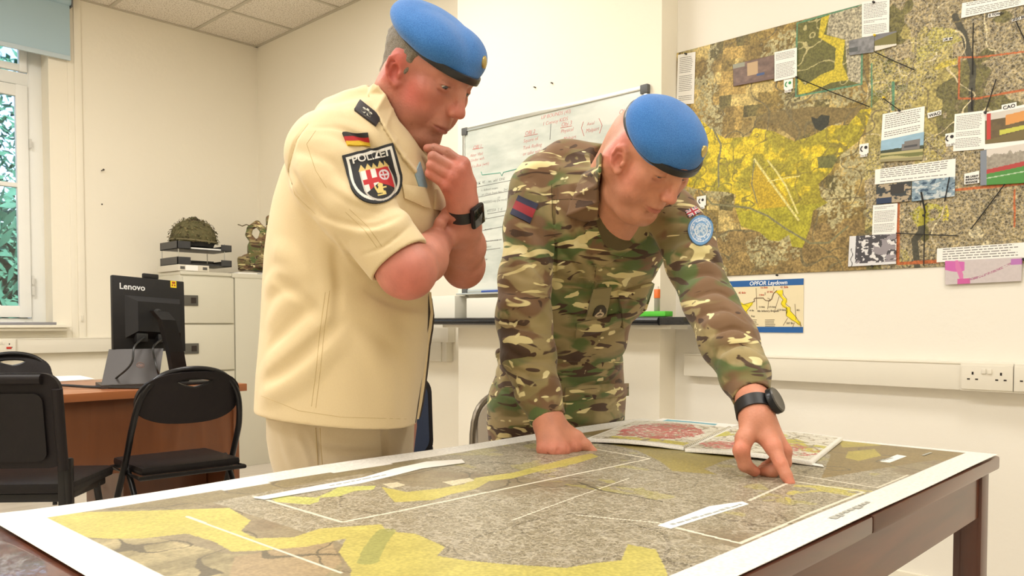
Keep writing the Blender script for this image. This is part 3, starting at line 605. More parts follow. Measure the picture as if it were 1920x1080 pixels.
for l in ([(886,280),(906,277)],[(983,256),(1008,251)],[(1051,240),(1072,236)],[(1160,217),(1183,211)],[(1094,228),(1090,240),(1095,255)],[(1123,222),(1129,235),(1124,250)]): wline('red_underline', inkr, l)
for s,x,y,z in [('TASK  VS  - no.  add  ONE',889,345,.026),('is defined means',902,357,.024),('or obtain from date',903,365,.024),('2nd',944,356,.024),('NEEDED my (5v need)',905,380,.024),('(x)',933,370,.02),('VSTSSA  2  d',913,396,.026),
    ('zone',906,409,.02),('materials',908,430,.02),('name a zone name (x)',905,452,.02),('allowance',905,463,.02),('ammo',905,486,.02)]: wtxt('black_handwriting', inkk, s, x, y+2, z, .15)
for l in ([(888,352),(958,338)],[(890,371),(955,358)],[(914,401),(950,395)],[(908,411),(945,404)],[(905,432),(942,425)],[(903,454),(940,449)],[(903,470),(938,465)],[(1033,232),(1031,262)]): wline('black_underline', inkk, l, .001)
wline('green_bracket', inkg, [(902,322),(904,328),(938,324),(941,330),(944,323),(985,313)], .0018); wline('green_bracket', inkg, [(1100,274),(1150,266),(1170,263)], .0018)

# ------------------------------------------------------------------ helmet on the trays, rucksack in the corner
leafc = [S(92,92,58), S(74,68,40), S(118,108,72), S(64,52,34)]
hc = Vector((tx0+.175, (ty0+ty1)/2, top+.150+.056)); hel = empty('helmet', hc, 'camouflage-covered combat helmet resting on the upper letter tray', 'helmet')
hm = mat('helmet_cover', S(98,92,60), .9, noise=.35, nscale=22, bump=.6, bscale=60); Mh = Matrix.Translation(hc) @ Matrix.Diagonal((1.16,1,1,1))
prof = [(.128,.0),(.133,.012),(.132,.045),(.122,.085),(.098,.125),(.062,.150),(.02,.160),(.001,.161)]
MB().lathe(prof, 36, M=Mh).build('shell', hm, hel, smooth=True)
MB().tube([Mh @ Vector((.135*math.cos(a*math.pi/24), .135*math.sin(a*math.pi/24), .006+.010*max(0,-math.cos(a*math.pi/24)))) for a in range(48)], .006, 8, closed=True).build('rim', mat('helmet_rim', S(122,112,80), .8), hel, smooth=True)
MB().lathe([(.112,-.028),(.124,.0)], 30, M=Mh).build('liner', mat('helmet_liner', (.012,.011,.010), .8), hel)
m = MB(); r = random.Random(9); leafm = [mat('scrim_leaf', c, .9, noise=.3) for c in leafc]
for i in range(520):
    a = r.uniform(0, 2*math.pi); t = r.uniform(.0, 1); k = int(t*6.99); f_ = t*7-k; R_ = prof[k][0]*(1-f_)+prof[min(k+1,7)][0]*f_; z = prof[k][1]*(1-f_)+prof[min(k+1,7)][1]*f_; p = Mh @ Vector((R_*math.cos(a), R_*math.sin(a), z)); n_ = Vector((math.cos(a), math.sin(a), .3+t)).normalized()
    u_ = n_.orthogonal().normalized(); u_ = Matrix.Rotation(r.uniform(0,6.28), 3, n_) @ u_; w_ = n_.cross(u_); s2 = r.uniform(.007,.014); o_ = p+n_*r.uniform(.002,.012); m.add([o_, o_+u_*s2+w_*s2*.5, o_+u_*s2*2+n_*.005, o_+u_*s2-w_*s2*.5], [[0,1,2,3]], r.randrange(4))
m.build('scrim_leaves', leafm, hel, kind='stuff')
# ================================================================== TABLE
tw = wood('table_dark_wood', S(76,36,20), S(116,62,36), 2.2, .30, 'X', .4); twy = wood('table_leg_wood', S(72,34,20), S(104,54,34), 2.2, .35, 'Z', .3)
TX0, TX1, TY0, TY1, TZ = -.16, 1.828, .398, 1.238, .755
table = empty('wooden_table', ((TX0+TX1)/2,(TY0+TY1)/2,0), 'dark brown wooden table under the large map, in front of both men', 'table')
for a,b_ in ((TX0, 1.139), (1.141, TX1)):
    MB().box((a,TY0,TZ-.026),(b_,TY1,TZ), bev=.005).build('tabletop_board', tw, table, smooth=True)
MB().box((TX0+.05,TY0+.022,TZ-.116),(TX1-.042,TY0+.040,TZ-.032)).build('apron', tw, table)
MB().box((TX0+.05,TY1-.05,TZ-.116),(TX1-.042,TY1-.032,TZ-.028)).build('apron', tw, table)
MB().box((TX1-.040,TY0+.04,TZ-.116),(TX1-.022,TY1-.05,TZ-.028)).build('apron', tw, table)
for x in (TX0+.03, TX1-.062):
    for y in (TY0+.016, TY1-.062): MB().box((x,y,0),(x+.05,y+.05,TZ-.0265), bev=.003).build('leg', twy, table, smooth=True)
MB().box((TX1-.011,TY0+.02,TZ-.075),(TX1-.0085,TY0+.055,TZ-.0275)).build('corner_plate', mat('grey_steel_plate', S(110,104,96), .4, metal=.7), table)
# ================================================================== TABLE MAP
mapm = attr_mat('table_map_print', .42, fine=.32, fscale=150, coat=.1)
def PZ(pts, z=TZ): return [(onz(a,b_,z).x, onz(a,b_,z).y) for a,b_ in pts]
def L3(c): return np.array(S(*c))
yA = PZ([(47,986),(90,970),(165,964),(280,961),(430,956),(470,980),(452,1000),(480,1014),(550,1012),(600,995),(715,987),(725,1000),(780,1005),(835,1030),(820,1047),(880,1057),(960,1064),(1060,1070),(1120,1060),(1165,1055),(1177,1025),(1230,1035),(1247,1070),(1262,1110),(640,1130),(660,1075),(635,1040),(650,1014),(575,1030),(500,1037),(435,1040),(400,1020),(350,1005),(265,1015),(200,1015),(150,1012),(100,1000)])
yB = PZ([(715,917),(762,927),(825,920),(870,912),(892,900),(917,896),(960,890),(1020,874),(1070,861),(1108,853),(1122,859),(1080,872),(1010,887),(960,901),(917,906),(890,922),(850,930),(812,942),(740,946),(730,935)])
yB2 = PZ([(500,931),(517,945),(580,950),(597,945),(600,937),(635,935),(665,925),(700,922),(705,915),(635,917),(620,926),(592,937),(555,935)])
yC = PZ([(1130,833),(1165,832),(1240,838),(1340,852),(1385,860),(1355,868),(1320,882),(1345,893),(1260,886),(1238,868),(1195,848)])
yD = PZ([(1570,826),(1590,824),(1665,832),(1650,838),(1580,842)]); yE = PZ([(1590,850),(1640,845),(1652,858),(1610,868),(1585,862)])
MX0, MX1, MY0, MY1 = .352, 1.80, .452, 1.196      # printed area
PX0, PX1, PY0, PY1 = .296, 1.826, .402, 1.245     # paper
def tablemap(u, v, P):
    x, y = P[:,0], P[:,1]; n = len(x); c = np.zeros((n,4)); 
    n1 = vnoise(x*6, y*6, 1); n2 = vnoise(x*26, y*26, 2); n3 = vnoise(x*90, y*90, 3, 3)
    base = L3((146,134,108)); tan = L3((164,148,114)); olv = L3((122,116,80)); urb = L3((142,133,110)); br = L3((130,114,92)); cream = L3((188,174,134))
    rgb = np.tile(base, (n,1)); urban = np.clip((vnoise(x*3.1+4, y*3.1+9, 5, 3)-.36)*6, 0, 1)*(x > .55)
    rgb = rgb*(1-urban[:,None])+urb*urban[:,None]
    k = np.clip((n2-.5)*3, 0, 1)[:,None]*(1-urban[:,None]); rgb = rgb*(1-k)+br*k
    # bare hills at the left
    yAa = np.array(yA); hill = inpoly(x, y, PZ([(20,1000),(100,1000),(300,1015),(435,1045),(560,1040),(640,1060),(640,1150),(-200,1150)]))
    ridge = np.abs(vnoise(x*11+n1*2, y*20, 8)-.5)*2; hc = cream*(.50+.75*ridge[:,None]); rgb = np.where(hill[:,None], hc*(.85+.3*n3[:,None]), rgb); urban = np.where(hill, 0, urban)
    plain = inpoly(x, y, PZ([(440,1050),(620,1018),(640,1060),(560,1130),(430,1085)])); rgb = np.where(plain[:,None], L3((164,144,112)), rgb); urban = np.where(plain, .1, urban)
    farm = (x+y*.3 > 1.86-.1*n1) | inpoly(x, y, PZ([(1540,900),(1850,850),(1700,830),(1560,850)])); rgb = np.where(farm[:,None], L3((138,120,80)), rgb); urban = np.where(farm, .12, urban)
    far = inpoly(x, y, PZ([(200,960),(640,880),(800,862),(820,870),(600,905),(480,930),(350,955)])); rgb = np.where(far[:,None], L3((134,122,92))*(.85+.35*n2[:,None]), rgb); urban = np.where(far, .25, urban)
    ns = (.86+.28*n3)[:,None]; rgb = rgb*ns*(.92+.16*n1[:,None])
    alpha = .25+.75*urban
    # streets
    rd = np.abs(vnoise(x*5+n1*.6+3, y*5, 21, 2)-.5) < .006; rd2 = np.abs(vnoise(x*9+7, y*9+n1, 22, 2)-.5) < .008
    rgb = np.where((rd | rd2)[:,None], L3((104,96,78)), rgb)
    w3 = np.abs(vnoise(x*34, y*34+5, 23, 2)-.5) < .030; w4 = np.abs(vnoise(x*60+3, y*60, 24, 2)-.5) < .045; rgb = np.where(((w3 | w4) & (urban > .3))[:,None], rgb*.55+L3((196,188,168))*.45, rgb)
    yl = (inpoly(x, y, yA) | inpoly(x, y, yB) | inpoly(x, y, yC)); patch = np.clip((vnoise(x*7+3, y*7, 31, 4)-.46)*10, 0, 1)
    yc = L3((194,183,102))[None]*(.82+.30*n2[:,None])*(.90+.2*n3[:,None]); yc = yc*(1-patch[:,None]*.18)+L3((204,194,96))*patch[:,None]*.18
    rgb = np.where(yl[:,None], yc, rgb); alpha = np.where(yl, .22, alpha)
    cc = inpoly(x, y, yC); rgb = np.where(cc[:,None], L3((160,146,82))*(.85+.3*n2[:,None]), rgb)
    y2 = inpoly(x, y, yB2); rgb = np.where(y2[:,None], L3((196,198,112))*(.8+.4*n3[:,None]), rgb); alpha = np.where(y2, .5, alpha)
    rv = online(x, y, PZ([(725,1000),(712,1015),(700,1035),(690,1058)]), .012); rgb = np.where(rv[:,None], L3((158,158,92)), rgb)
    for pl in (yD, yE):
        q = inpoly(x, y, pl); rgb = np.where(q[:,None], L3((176,162,78))*(.8+.4*n2[:,None]), rgb)
    spots = (vnoise(x*15+2, y*15, 41, 3) > .66) & (urban > .2) & (x > 1.0); rgb = np.where(spots[:,None], rgb*.5+L3((176,168,84))*.5, rgb)
    sp2 = inpoly(x, y, PZ([(1490,912),(1560,915),(1640,925),(1600,935),(1540,925),(1490,930),(1480,950),(1470,935)])) & (n2 > .42); rgb = np.where(sp2[:,None], L3((186,176,82)), rgb)
    wq = inpoly(x, y, PZ([(717,912),(745,908),(760,914),(735,920)])) | inpoly(x, y, PZ([(830,908),(880,900),(890,905),(850,915)])); rgb = np.where(wq[:,None], L3((214,204,172)), rgb)
    # white inset outlines
    W_ = L3((226,220,200)); 
    for pts, w in (([(475,934),(640,983),(760,960),(960,918),(1075,893),(1218,863),(1120,846)], .0028), ([(1240,988),(1387,1023),(1620,926),(1485,905),(1405,943)], .0028), ([(1375,874),(1490,893),(1645,918),(1702,894)], .0022),
                   ([(1080,970),(1235,985),(1390,1024)], .0016), ([(350,972),(640,1080)], .002), ([(960,980),(1180,900)], .0014)):
        q = online(x, y, PZ(pts), w); rgb = np.where(q[:,None], W_, rgb); alpha = np.where(q, 0, alpha)
    dkl = online(x, y, PZ([(1085,908),(1130,925),(1190,935),(1240,945)]), .003) | online(x, y, PZ([(75,1000),(110,1030),(150,1045),(165,1060)]), .003); rgb = np.where(dkl[:,None], L3((92,86,70)), rgb)
    m = (x > MX0) & (x < MX1) & (y > MY0) & (y < MY1); white = L3((240,238,232))
    rgb = np.where(m[:,None], rgb, white); alpha = np.where(m, alpha, 0)
    tape = ((np.abs(y-MY1) < .010) & (((x > .60) & (x < .68)) | ((x > .80) & (x < .93)))) ; rgb = np.where(tape[:,None], white, rgb); alpha = np.where(tape, 0, alpha)
    c[:,:3] = rgb; c[:,3] = alpha; return c
def mapz(U, V):
    X = PX0+U*(PX1-PX0); Y = PY0+V*(PY1-PY0)
    far = np.clip((V-.955)/.045, 0, 1); return .0016+.004*far*far*(1+.4*np.sin(X*9))+.0010*(np.sin(X*11+Y*5)*.5+.5)+.0012*np.clip(.03-U,0,1)/.03
tm = print_grid('table_map', [(PX0,PY0,TZ+.0012),(PX1,PY0,TZ+.0012),(PX1,PY1,TZ+.0012),(PX0,PY1,TZ+.0012)], 800, 440, tablemap, mapm, zfn=mapz, thick=.0006, label='huge satellite map of a city spread over the whole table', cat='map')
whs = mat('white_strip_paper', S(244,243,238), .55); inkt = mat('printed_text_dark', S(176,178,172), .7)
def zstrip(name, pts, label, cat='paper strip', h=.0045, m=whs, th=.0008, parent=None):
    z = TZ+h; return MB().prism([onz(a,b_,z) for a,b_ in pts], (0,0,th)).build(name, m, parent, label=label, cat=cat)
s1 = zstrip('title_strip', [(474,934),(496,937),(585,922),(676,907),(740,892),(790,879),(872,868),(866,862),(800,866),(740,879),(680,896),(600,910)], None, None, .004, parent=tm)
s2 = zstrip('title_strip', [(1233,986),(1258,992),(1320,972),(1404,946),(1392,941),(1330,950),(1290,965)], None, None, .0035, parent=tm)
s3 = zstrip('title_strip', [(1650,866),(1668,868),(1700,856),(1682,853)], None, None, .0035, parent=tm)
def zdir(a, b_, z): return (onz(*b_,z)-onz(*a,z)).normalized()
def dashes(mb, M, length, h, seed):
    """a faint printed line too small to read"""
    r = random.Random(seed); u = 0
    while u < length: w_ = r.uniform(.006,.018); mb.box((u,0,0),(min(u+w_,length),h*r.uniform(.5,1),.0002), M=M); u += w_+.004
m = MB(); dashes(m, frame(onz(1262,984,TZ+.0046), zdir((1260,984),(1400,943),TZ), zdir((1260,984),(1250,960),TZ)), .17, .006, 1)
m.build('strip_lettering', inkt, s2); m = MB(); dashes(m, frame(onz(1655,864,TZ+.0046), zdir((1655,864),(1690,855),TZ), zdir((1660,864),(1655,855),TZ)), .05, .007, 2)
m.build('strip_lettering', inkt, s3); m = MB(); dashes(m, frame(onz(620,911,TZ+.0052), zdir((620,911),(700,895),TZ), zdir((620,911),(610,900),TZ)), .12, .005, 3)
m.build('strip_lettering', inkt, s1)
m = MB(); dashes(m, frame((1.205, .432, TZ+.0045), (-1,0,0), (0,-1,0)), .14, .011, 4); mgm = mat('margin_text', S(176,176,166), .7); m.build('margin_lettering', mgm, tm); m = MB(); dashes(m, frame((1.70, .50, TZ+.0045), (1,0,0), (0,1,0)), .05, .006, 5)
m.build('margin_lettering', mgm, tm)
# ------------------------------------------------------------------ atlas
pm = attr_mat('atlas_print', .45, fine=.25, fscale=260)
def atlas(left):
    def fn(u, v, P):
        n = len(u); x, y = P[:,0], P[:,1]; a = vnoise(x*30, y*30, 61 if left else 62); b_ = vnoise(x*120, y*120, 63, 3); W_ = L3((232,228,214))
        rgb = np.tile(W_, (n,1))
        if left:
            red = ((((u-.5)/.42)**2+((v-.52)/.40)**2)*(1.2-.5*a) < .85+.2*(b_-.5)) & (b_ > .36); rgb = np.where(red[:,None], L3((196,84,88))*(.8+.35*b_[:,None]), rgb)
            yl = (v < .16) & (v > .05) & (a > .35) & (u > .2); rgb = np.where(yl[:,None], L3((222,212,90)), rgb)
        else:
            yl = (np.abs(v-(.62+.2*np.sin(u*5))) < .14) & (a > .38); rgb = np.where(yl[:,None], L3((206,200,86)), rgb)
            red = (((u-.25)/.22)**2+((v-.22)/.14)**2 < 1) | ((((u-.78)/.2)**2+((v-.3)/.2)**2 < 1) & (b_ > .5)); red &= b_ > .38; rgb = np.where(red[:,None], L3((206,96,98)), rgb)
        ln = np.abs(vnoise(x*22, y*22, 64, 2)-.5) < .02; rgb = np.where(ln[:,None], L3((150,140,120)), rgb)
        ln = np.abs(vnoise(x*40+4, y*40, 65, 2)-.5) < .03; rgb = np.where(ln[:,None], L3((178,166,140)), rgb)
        bd = (u < .03) | (u > .97) | (v < .035) | (v > .965); rgb = np.where(bd[:,None], L3((242,240,232)), rgb)
        return np.concatenate([rgb, np.where(bd, 0, .8)[:,None]], 1)
    return fn
zb = TZ+.0115
ql = [onz(1097,823,zb), onz(1282,838,zb), onz(1369,801,zb), onz(1190,788,zb)]; qr = [onz(1284,841,zb), onz(1522,866,zb), onz(1580,820,zb), onz(1370,802,zb)]
def up_(U, V): return .004*np.sin(np.pi*np.clip(U,0,1))
at_e = empty('map_atlas', (ql[1]+ql[2])/2*Matrix.Identity(3) if False else ((ql[1]+ql[2])*.5-Vector((0,0,.0085))), 'open spiral-bound street atlas with red and yellow maps lying by the pointing hand', 'book')
print_grid('left_page', ql, 160, 130, atlas(True), pm, at_e, zfn=up_, thick=.007); print_grid('right_page', qr, 200, 130, atlas(False), pm, at_e, zfn=up_, thick=.007)
m = MB(); a, b_ = ql[1], ql[2]; dv = (b_-a); N = 30
for i in range(N):
    c = a+dv*((i+.5)/N)+Vector((0,0,-.002)); ax = dv.normalized(); px = ax.cross(Zv); m.tube([c+px*(.0045*math.cos(t*math.pi/5))+Zv*(.0045*math.sin(t*math.pi/5)) for t in range(10)], .0007, 5, closed=True)
m.build('spiral_binding', mat('wire_binding', S(190,180,150), .4, metal=.5), at_e)
blue = mat('sea_blue_print', S(120,180,196), .5, noise=.05)
e = MB().prism([onz(a_,b2,TZ+.006) for a_,b2 in ((1215,792),(1243,785),(1385,797),(1372,801),(1300,798))], (0,0,.001)).build('map_sheet', paper, label='white sheet with a blue sea area sticking out behind the atlas', cat='map')
MB().prism([onz(a_,b2,TZ+.0072) for a_,b2 in ((1240,790),(1252,786.5),(1345,795),(1340,798))], (0,0,.0003)).build('sea_print', blue, e)
zstrip('paper_strip', [(1468,861),(1480,866),(1545,876),(1542,872),(1500,864)], 'white paper strip sticking out below the atlas right of the hand', h=.0045)
# ================================================================== WALL MAP
wmm = attr_mat('wall_map_print', .5, fine=.75, fscale=95)
XS = XM-.003
def PX(pts, X=XS): return [(onx(a,b_,X).y, onx(a,b_,X).z) for a,b_ in pts]
def Z2(pts): return [(1240+a/2, b_/2) for a,b_ in pts]   # positions read off an enlarged detail
tl, bl = onx(1265,101,XS), onx(1265,522,XS); WMT, WMB = tl.z, onx(1600,507,XS).z; WML = 2.0; WMR = .30
yM = PX(Z2([(150,450),(200,495),(240,520),(330,512),(350,480),(420,492),(500,530),(560,512),(640,470),(700,470),(750,410),(790,408),(770,470),(740,530),(660,590),(640,640),(590,690),(600,740),(625,760),(570,790),(560,850),(530,930),(490,925),(480,880),(440,905),(400,900),(370,870),(300,850),(275,770),(280,730),(250,720),(160,715),(60,690),(90,500)]))
yI = PX(Z2([(600,68),(632,55),(610,130),(690,150),(680,240),(705,300),(640,310),(560,345),(515,355),(512,290),(540,320),(600,280),(650,260),(655,180),(590,140)]))
inset = PX(Z2([(510,88),(757,15),(752,316),(505,362)]))
def wallmap(u, v, P):
    x, y = P[:,1], P[:,2]; n = len(x); n1 = vnoise(x*5+9, y*5+9, 71); n2 = vnoise(x*24, y*24, 72); n3 = vnoise(x*110, y*110, 73, 3); n4 = vnoise(x*50, y*50, 83, 3)
    west = x > PX([(1625,250)])[0][0]+.06*(n1-.5)
    fx = np.floor((x+.1*y+.02*n1)*16); fy = np.floor((y-.12*x+.02*n1)*20); cell = np.modf(np.abs(np.sin(fx*12.9898+fy*78.233)*43758.5))[0]
    A = L3((188,158,86)); B = L3((150,128,66)); D = L3((112,102,56)); E_ = L3((206,182,112))
    fld = np.where((cell < .3)[:,None], A, np.where((cell < .55)[:,None], B, np.where((cell < .75)[:,None], D, E_)))
    patchy = np.clip((vnoise(x*8, y*8, 74)-.5)*8, 0, 1)[:,None]; rgb = fld*(1-patchy)+L3((142,120,64))*patchy
    low = y < PX([(1400,430)])[0][1]; rgb = np.where((low & west)[:,None], L3((152,128,76))*(.55+.8*n4[:,None]), rgb)
    urb = L3((158,142,102))*(.30+1.35*n3[:,None]); town = vnoise(x*6+3, y*6+3, 75) > .54
    rgb = np.where((west & town & (n3 > .45))[:,None], L3((176,166,120)), rgb)
    rgb = np.where(west[:,None], rgb*(.55+.8*n2[:,None])*(.55+.9*n3[:,None]), urb*(.8+.4*n2[:,None]))
    alpha = np.where(west, .3, 1.0)
    grn = (~west) & (vnoise(x*4+1, y*4+6, 76) > .60); rgb = np.where(grn[:,None], L3((112,106,56))*(.5+.9*n4[:,None]), rgb); alpha = np.where(grn, .45, alpha)
    gl = (~west) & (vnoise(x*4+8, y*4+2, 77) > .63); rgb = np.where(gl[:,None], L3((170,156,88))*(.5+1.0*n3[:,None]), rgb)
    brown = inpoly(x, y, PX(Z2([(350,440),(420,420),(560,400),(700,405),(780,405),(740,440),(640,470),(500,520),(430,470)]))); rgb = np.where(brown[:,None], L3((130,112,66))*(.85+.3*n3[:,None]), rgb); alpha = np.where(brown, .1, alpha)
    rail = online(x, y, PX(Z2([(1100,60),(1135,130),(1170,260),(1160,420)])), .010) | online(x, y, PX(Z2([(950,900),(975,870),(985,770),(975,720)])), .012) | online(x, y, PX(Z2([(960,1000),(950,900)])), .011); rgb = np.where(rail[:,None], L3((74,72,58)), rgb); alpha = np.where(rail, 0, alpha)
    rd = (np.abs(vnoise(x*4.5, y*4.5, 78, 2)-.5) < .008) | (np.abs(vnoise(x*7+5, y*7, 79, 2)-.5) < .008); rgb = np.where(rd[:,None], L3((120,108,72)), rgb)
    rw = np.abs(vnoise(x*9+2, y*9, 80, 2)-.5) < .010; rgb = np.where((rw & ~west)[:,None], L3((214,200,158)), rgb)
    i_ = inpoly(x, y, inset); rgb = np.where(i_[:,None], L3((106,104,50))*(.8+.4*n2[:,None]), rgb); alpha = np.where(i_, .15, alpha)
    iu = i_ & inpoly(x, y, PX(Z2([(632,50),(757,10),(757,320),(700,300),(690,150),(620,130)]))); rgb = np.where(iu[:,None], L3((176,168,140))*(.5+1.0*n3[:,None]), rgb); alpha = np.where(iu, .8, alpha)
    iw = i_ & (np.abs(vnoise(x*16, y*16, 81, 2)-.5) < .02) & ~iu; rgb = np.where(iw[:,None], L3((186,176,120)), rgb)
    yi = inpoly(x, y, yI); rgb = np.where(yi[:,None], L3((206,186,52))*(.85+.3*n2[:,None]), rgb)
    ym = inpoly(x, y, yM); k = np.clip((vnoise(x*20, y*20, 82)-.44)*8, 0, 1)[:,None]; yc = L3((226,200,44))*k+L3((168,156,44))*(1-k); yc = yc*(.62+.7*n4[:,None])*(.8+.4*n3[:,None]); vr = np.abs(vnoise(x*17, y*17, 84, 2)-.5) < .022; yc = np.where(vr[:,None], L3((142,130,50)), yc)
    rgb = np.where(ym[:,None], yc, rgb); alpha = np.where(ym, .12, alpha)
    fieldy = inpoly(x, y, PX(Z2([(330,690),(360,610),(470,740),(510,830),(440,860),(350,760)]))); rgb = np.where(fieldy[:,None], L3((198,168,40))*(.85+.25*n3[:,None]), rgb)
    low2 = ym & (y < PX([(1400,395)])[0][1]); rgb = np.where(low2[:,None], L3((176,168,44))*(.6+.7*n4[:,None]), rgb)
    W_ = L3((224,212,130))
    for pts, w in (([(350,598),(515,825)], .0045), ([(400,602),(430,640),(470,700),(512,800)], .0035), ([(400,680),(520,660)], .002)): q = online(x, y, PX(Z2(pts)), w); rgb = np.where(q[:,None], W_, rgb)
    for pts, w in (([(150,715),(190,765),(330,780),(400,810),(470,860),(560,912),(630,910),(700,850)], .004), ([(195,480),(225,545),(215,610),(215,700)], .004), ([(350,600),(340,690),(360,760)], .0025)): q = online(x, y, PX(Z2(pts)), w); rgb = np.where(q[:,None], L3((128,124,86)), rgb); alpha = np.where(q, 0, alpha)
    dk_ = inpoly(x, y, PX(Z2([(562,438),(585,445),(600,430),(632,435),(628,470),(600,492),(580,485),(568,462)]))); rgb = np.where(dk_[:,None], L3((52,54,40)), rgb)
    gp = inpoly(x, y, PX(Z2([(585,590),(650,580),(660,600),(640,630),(590,630)]))); rgb = np.where(gp[:,None], L3((112,112,58)), rgb)
    teal = online(x, y, inset+[inset[0]], .0035) | online(x, y, PX(Z2([(790,240),(790,400)])), .003) | online(x, y, PX(Z2([(870,310),(870,410)])), .005); rgb = np.where(teal[:,None], L3((92,142,108)), rgb); alpha = np.where(teal, 0, alpha)
    org = online(x, y, PX(Z2([(1118,215),(1116,370),(1180,370),(1400,330)])), .0035) | online(x, y, PX(Z2([(1118,215),(1190,215),(1400,190)])), .003) | online(x, y, PX(Z2([(888,765),(888,988),(1040,980)])), .006) | online(x, y, PX(Z2([(1108,712),(1400,685)])), .005) | online(x, y, PX(Z2([(1325,712),(1325,850)])), .003)
    rgb = np.where(org[:,None], L3((192,104,54)), rgb); alpha = np.where(org, .2, alpha)
    for cpts, col in (([(930,800),(985,760),(1060,770),(1040,830),(960,850)], (176,168,52)), ([(1070,760),(1080,800),(1072,860),(1050,850)], (206,190,50)), ([(1040,240),(1110,215),(1110,240),(1020,265)], (198,180,70)), ([(800,250),(870,215),(860,330),(790,400)], (120,118,52)), ([(875,320),(925,318),(925,340),(880,342)], (112,112,58)), ([(960,180),(1020,100),(1110,110),(1130,150),(1040,190),(960,240)], (178,168,84))):
        q = inpoly(x, y, PX(Z2(cpts))); rgb = np.where((q & (n2 > .40))[:,None], L3(col), rgb)
    return np.concatenate([rgb, alpha[:,None]], 1)
wave = lambda U, V: .002+.0012*np.sin(U*17)*np.sin(V*9+1)
wm = print_grid('wall_map', [(XS,WML,WMB),(XS,WMR,WMB),(XS,WMR,WMT),(XS,WML,WMT)], 900, 530, wallmap, wmm, zfn=wave, thick=.003, label='large satellite map with a bright yellow zone pinned across the right wall', cat='map')
# ------------------------------------------------------------------ sheets pinned on the wall map
lyr = [0]
txtm = mat('tiny_print_ink', S(126,124,120), .8)
def quadx(pts, X): return [onx(a,b_,X) for a,b_ in pts]
def qpt(q, u, v): return q[3]*(1-u)*(1-v)+q[2]*u*(1-v)+q[1]*u*v+q[0]*(1-u)*v     # q = TL, TR, BR, BL ; v up
def sheet(pts, name, label, cat, lines=0, X=None, heads=0, m=None, margin=.07, seed=1, top=.93, bot=.06, rows=None):
    lyr[0] += 1; X = X or XS-.0055-.0004*(lyr[0] % 4); q = quadx(pts, X)
    o = MB().prism(q, (.0010,0,0)).build(name, m or paper, label=label, cat=cat)
    if lines:
        r = random.Random(seed); mb = MB(); gap = set(r.sample(range(2, lines-1), max(1, lines//8))) if lines > 5 else set()
        for i in range(lines):
            if i in gap: continue
            v = top-(top-bot)*i/lines; h = (top-bot)/lines*.33; e = 1-margin-(r.random()*.12 if r.random() < .6 else r.random()*.6 if (i+1) in gap else .02); uu = margin
            while uu < e:      # words
                wd = r.uniform(.03,.09); w2 = min(e, uu+wd)
                mb.add([qpt(q,uu,v-h)-Vector((.0003,0,0)), qpt(q,w2,v-h)-Vector((.0003,0,0)), qpt(q,w2,v)-Vector((.0003,0,0)), qpt(q,uu,v)-Vector((.0003,0,0))], [[0,1,2,3]]); uu = w2+.014
        mb.build('printed_text', txtm, o)
    return o, q
def photo(pts, label, fn, n=70, thick=.001, name='photo_print', cat='photo'):
    lyr[0] += 1; X = XS-.0075-.0004*(lyr[0] % 4); q = quadx(pts, X)
    return print_grid(name, [q[3],q[2],q[1],q[0]], n, int(n*.7), lambda u,v,P: np.concatenate([fn(u,v), np.zeros((len(u),1))], 1), photom, thick=thick, label=label, cat=cat)
photom = attr_mat('photo_gloss', .4)
def col(n, c): return np.tile(L3(c), (n,1))
def wh(c, a, b_): return np.where(c[:,None], a, b_)
def ph_depot(u, v):
    a = vnoise(u*9, v*7, 90); r = col(len(u), (120,96,84))*(.4+1.1*a[:,None]); r = wh((v > .35) & (u > .35) & (u < .62) & (v < .9), L3((190,160,120)), r); r = wh((v > .25) & (v < .36) & (u > .58) & (u < .78), L3((60,84,130)), r); r = wh(v < .12, L3((112,88,80)), r); return wh((v > .8)&(u<.3), L3((150,150,130)), r)
def ph_grey(u, v): a = vnoise(u*7, v*5, 91); r = col(len(u), (130,130,132))*(.4+1.1*a[:,None]); return wh((v < .5) & (u < .35) & (v > .2), L3((84,88,88)), r)
def ph_field(u, v): r = col(len(u), (118,112,58)); r = wh(v > .62+.3*u, L3((120,120,124)), r); r = wh(v < .32-.2*u, L3((222,218,204)), r); return r
def ph_villa(u, v):
    r = col(len(u), (150,186,208)); r = r*(.85+.3*vnoise(u*5, v*6, 92)[:,None]); r = wh(v < .5+.06*vnoise(u*12, v*0, 93), L3((58,68,50)), r); r = wh((u > .5) & (u < .92) & (v > .42) & (v < .78-.1*(u < .56)), L3((122,118,116)), r); r = wh((u > .56) & (u < .86) & (v > .52) & (v < .6), L3((70,72,76)), r)
    r = wh(v < .40, L3((184,176,124)), r); r = wh((v < .3) & (v > .2+.05*np.sin(u*6)), L3((112,116,64)), r); return wh(v < .12, L3((150,142,104)), r)
def ph_aer1(u, v): a = vnoise(u*6, v*5, 94); r = wh(a > .5, col(len(u), (174,158,132)), col(len(u), (50,58,62))); r = wh((v < .3) & (u < .45), L3((34,54,84)), r); return wh((u > .42) & (u < .8) & (v > .45) & (v < .95), L3((52,50,50)), r)
def ph_aer2(u, v): a = vnoise(u*14, v*9, 95); b_ = vnoise(u*8, v*6, 96); r = col(len(u), (132,156,172))*(.5+.9*a[:,None]); r = wh(b_ > .6, L3((196,204,206)), r); return wh(b_ < .36, L3((58,84,108)), r)
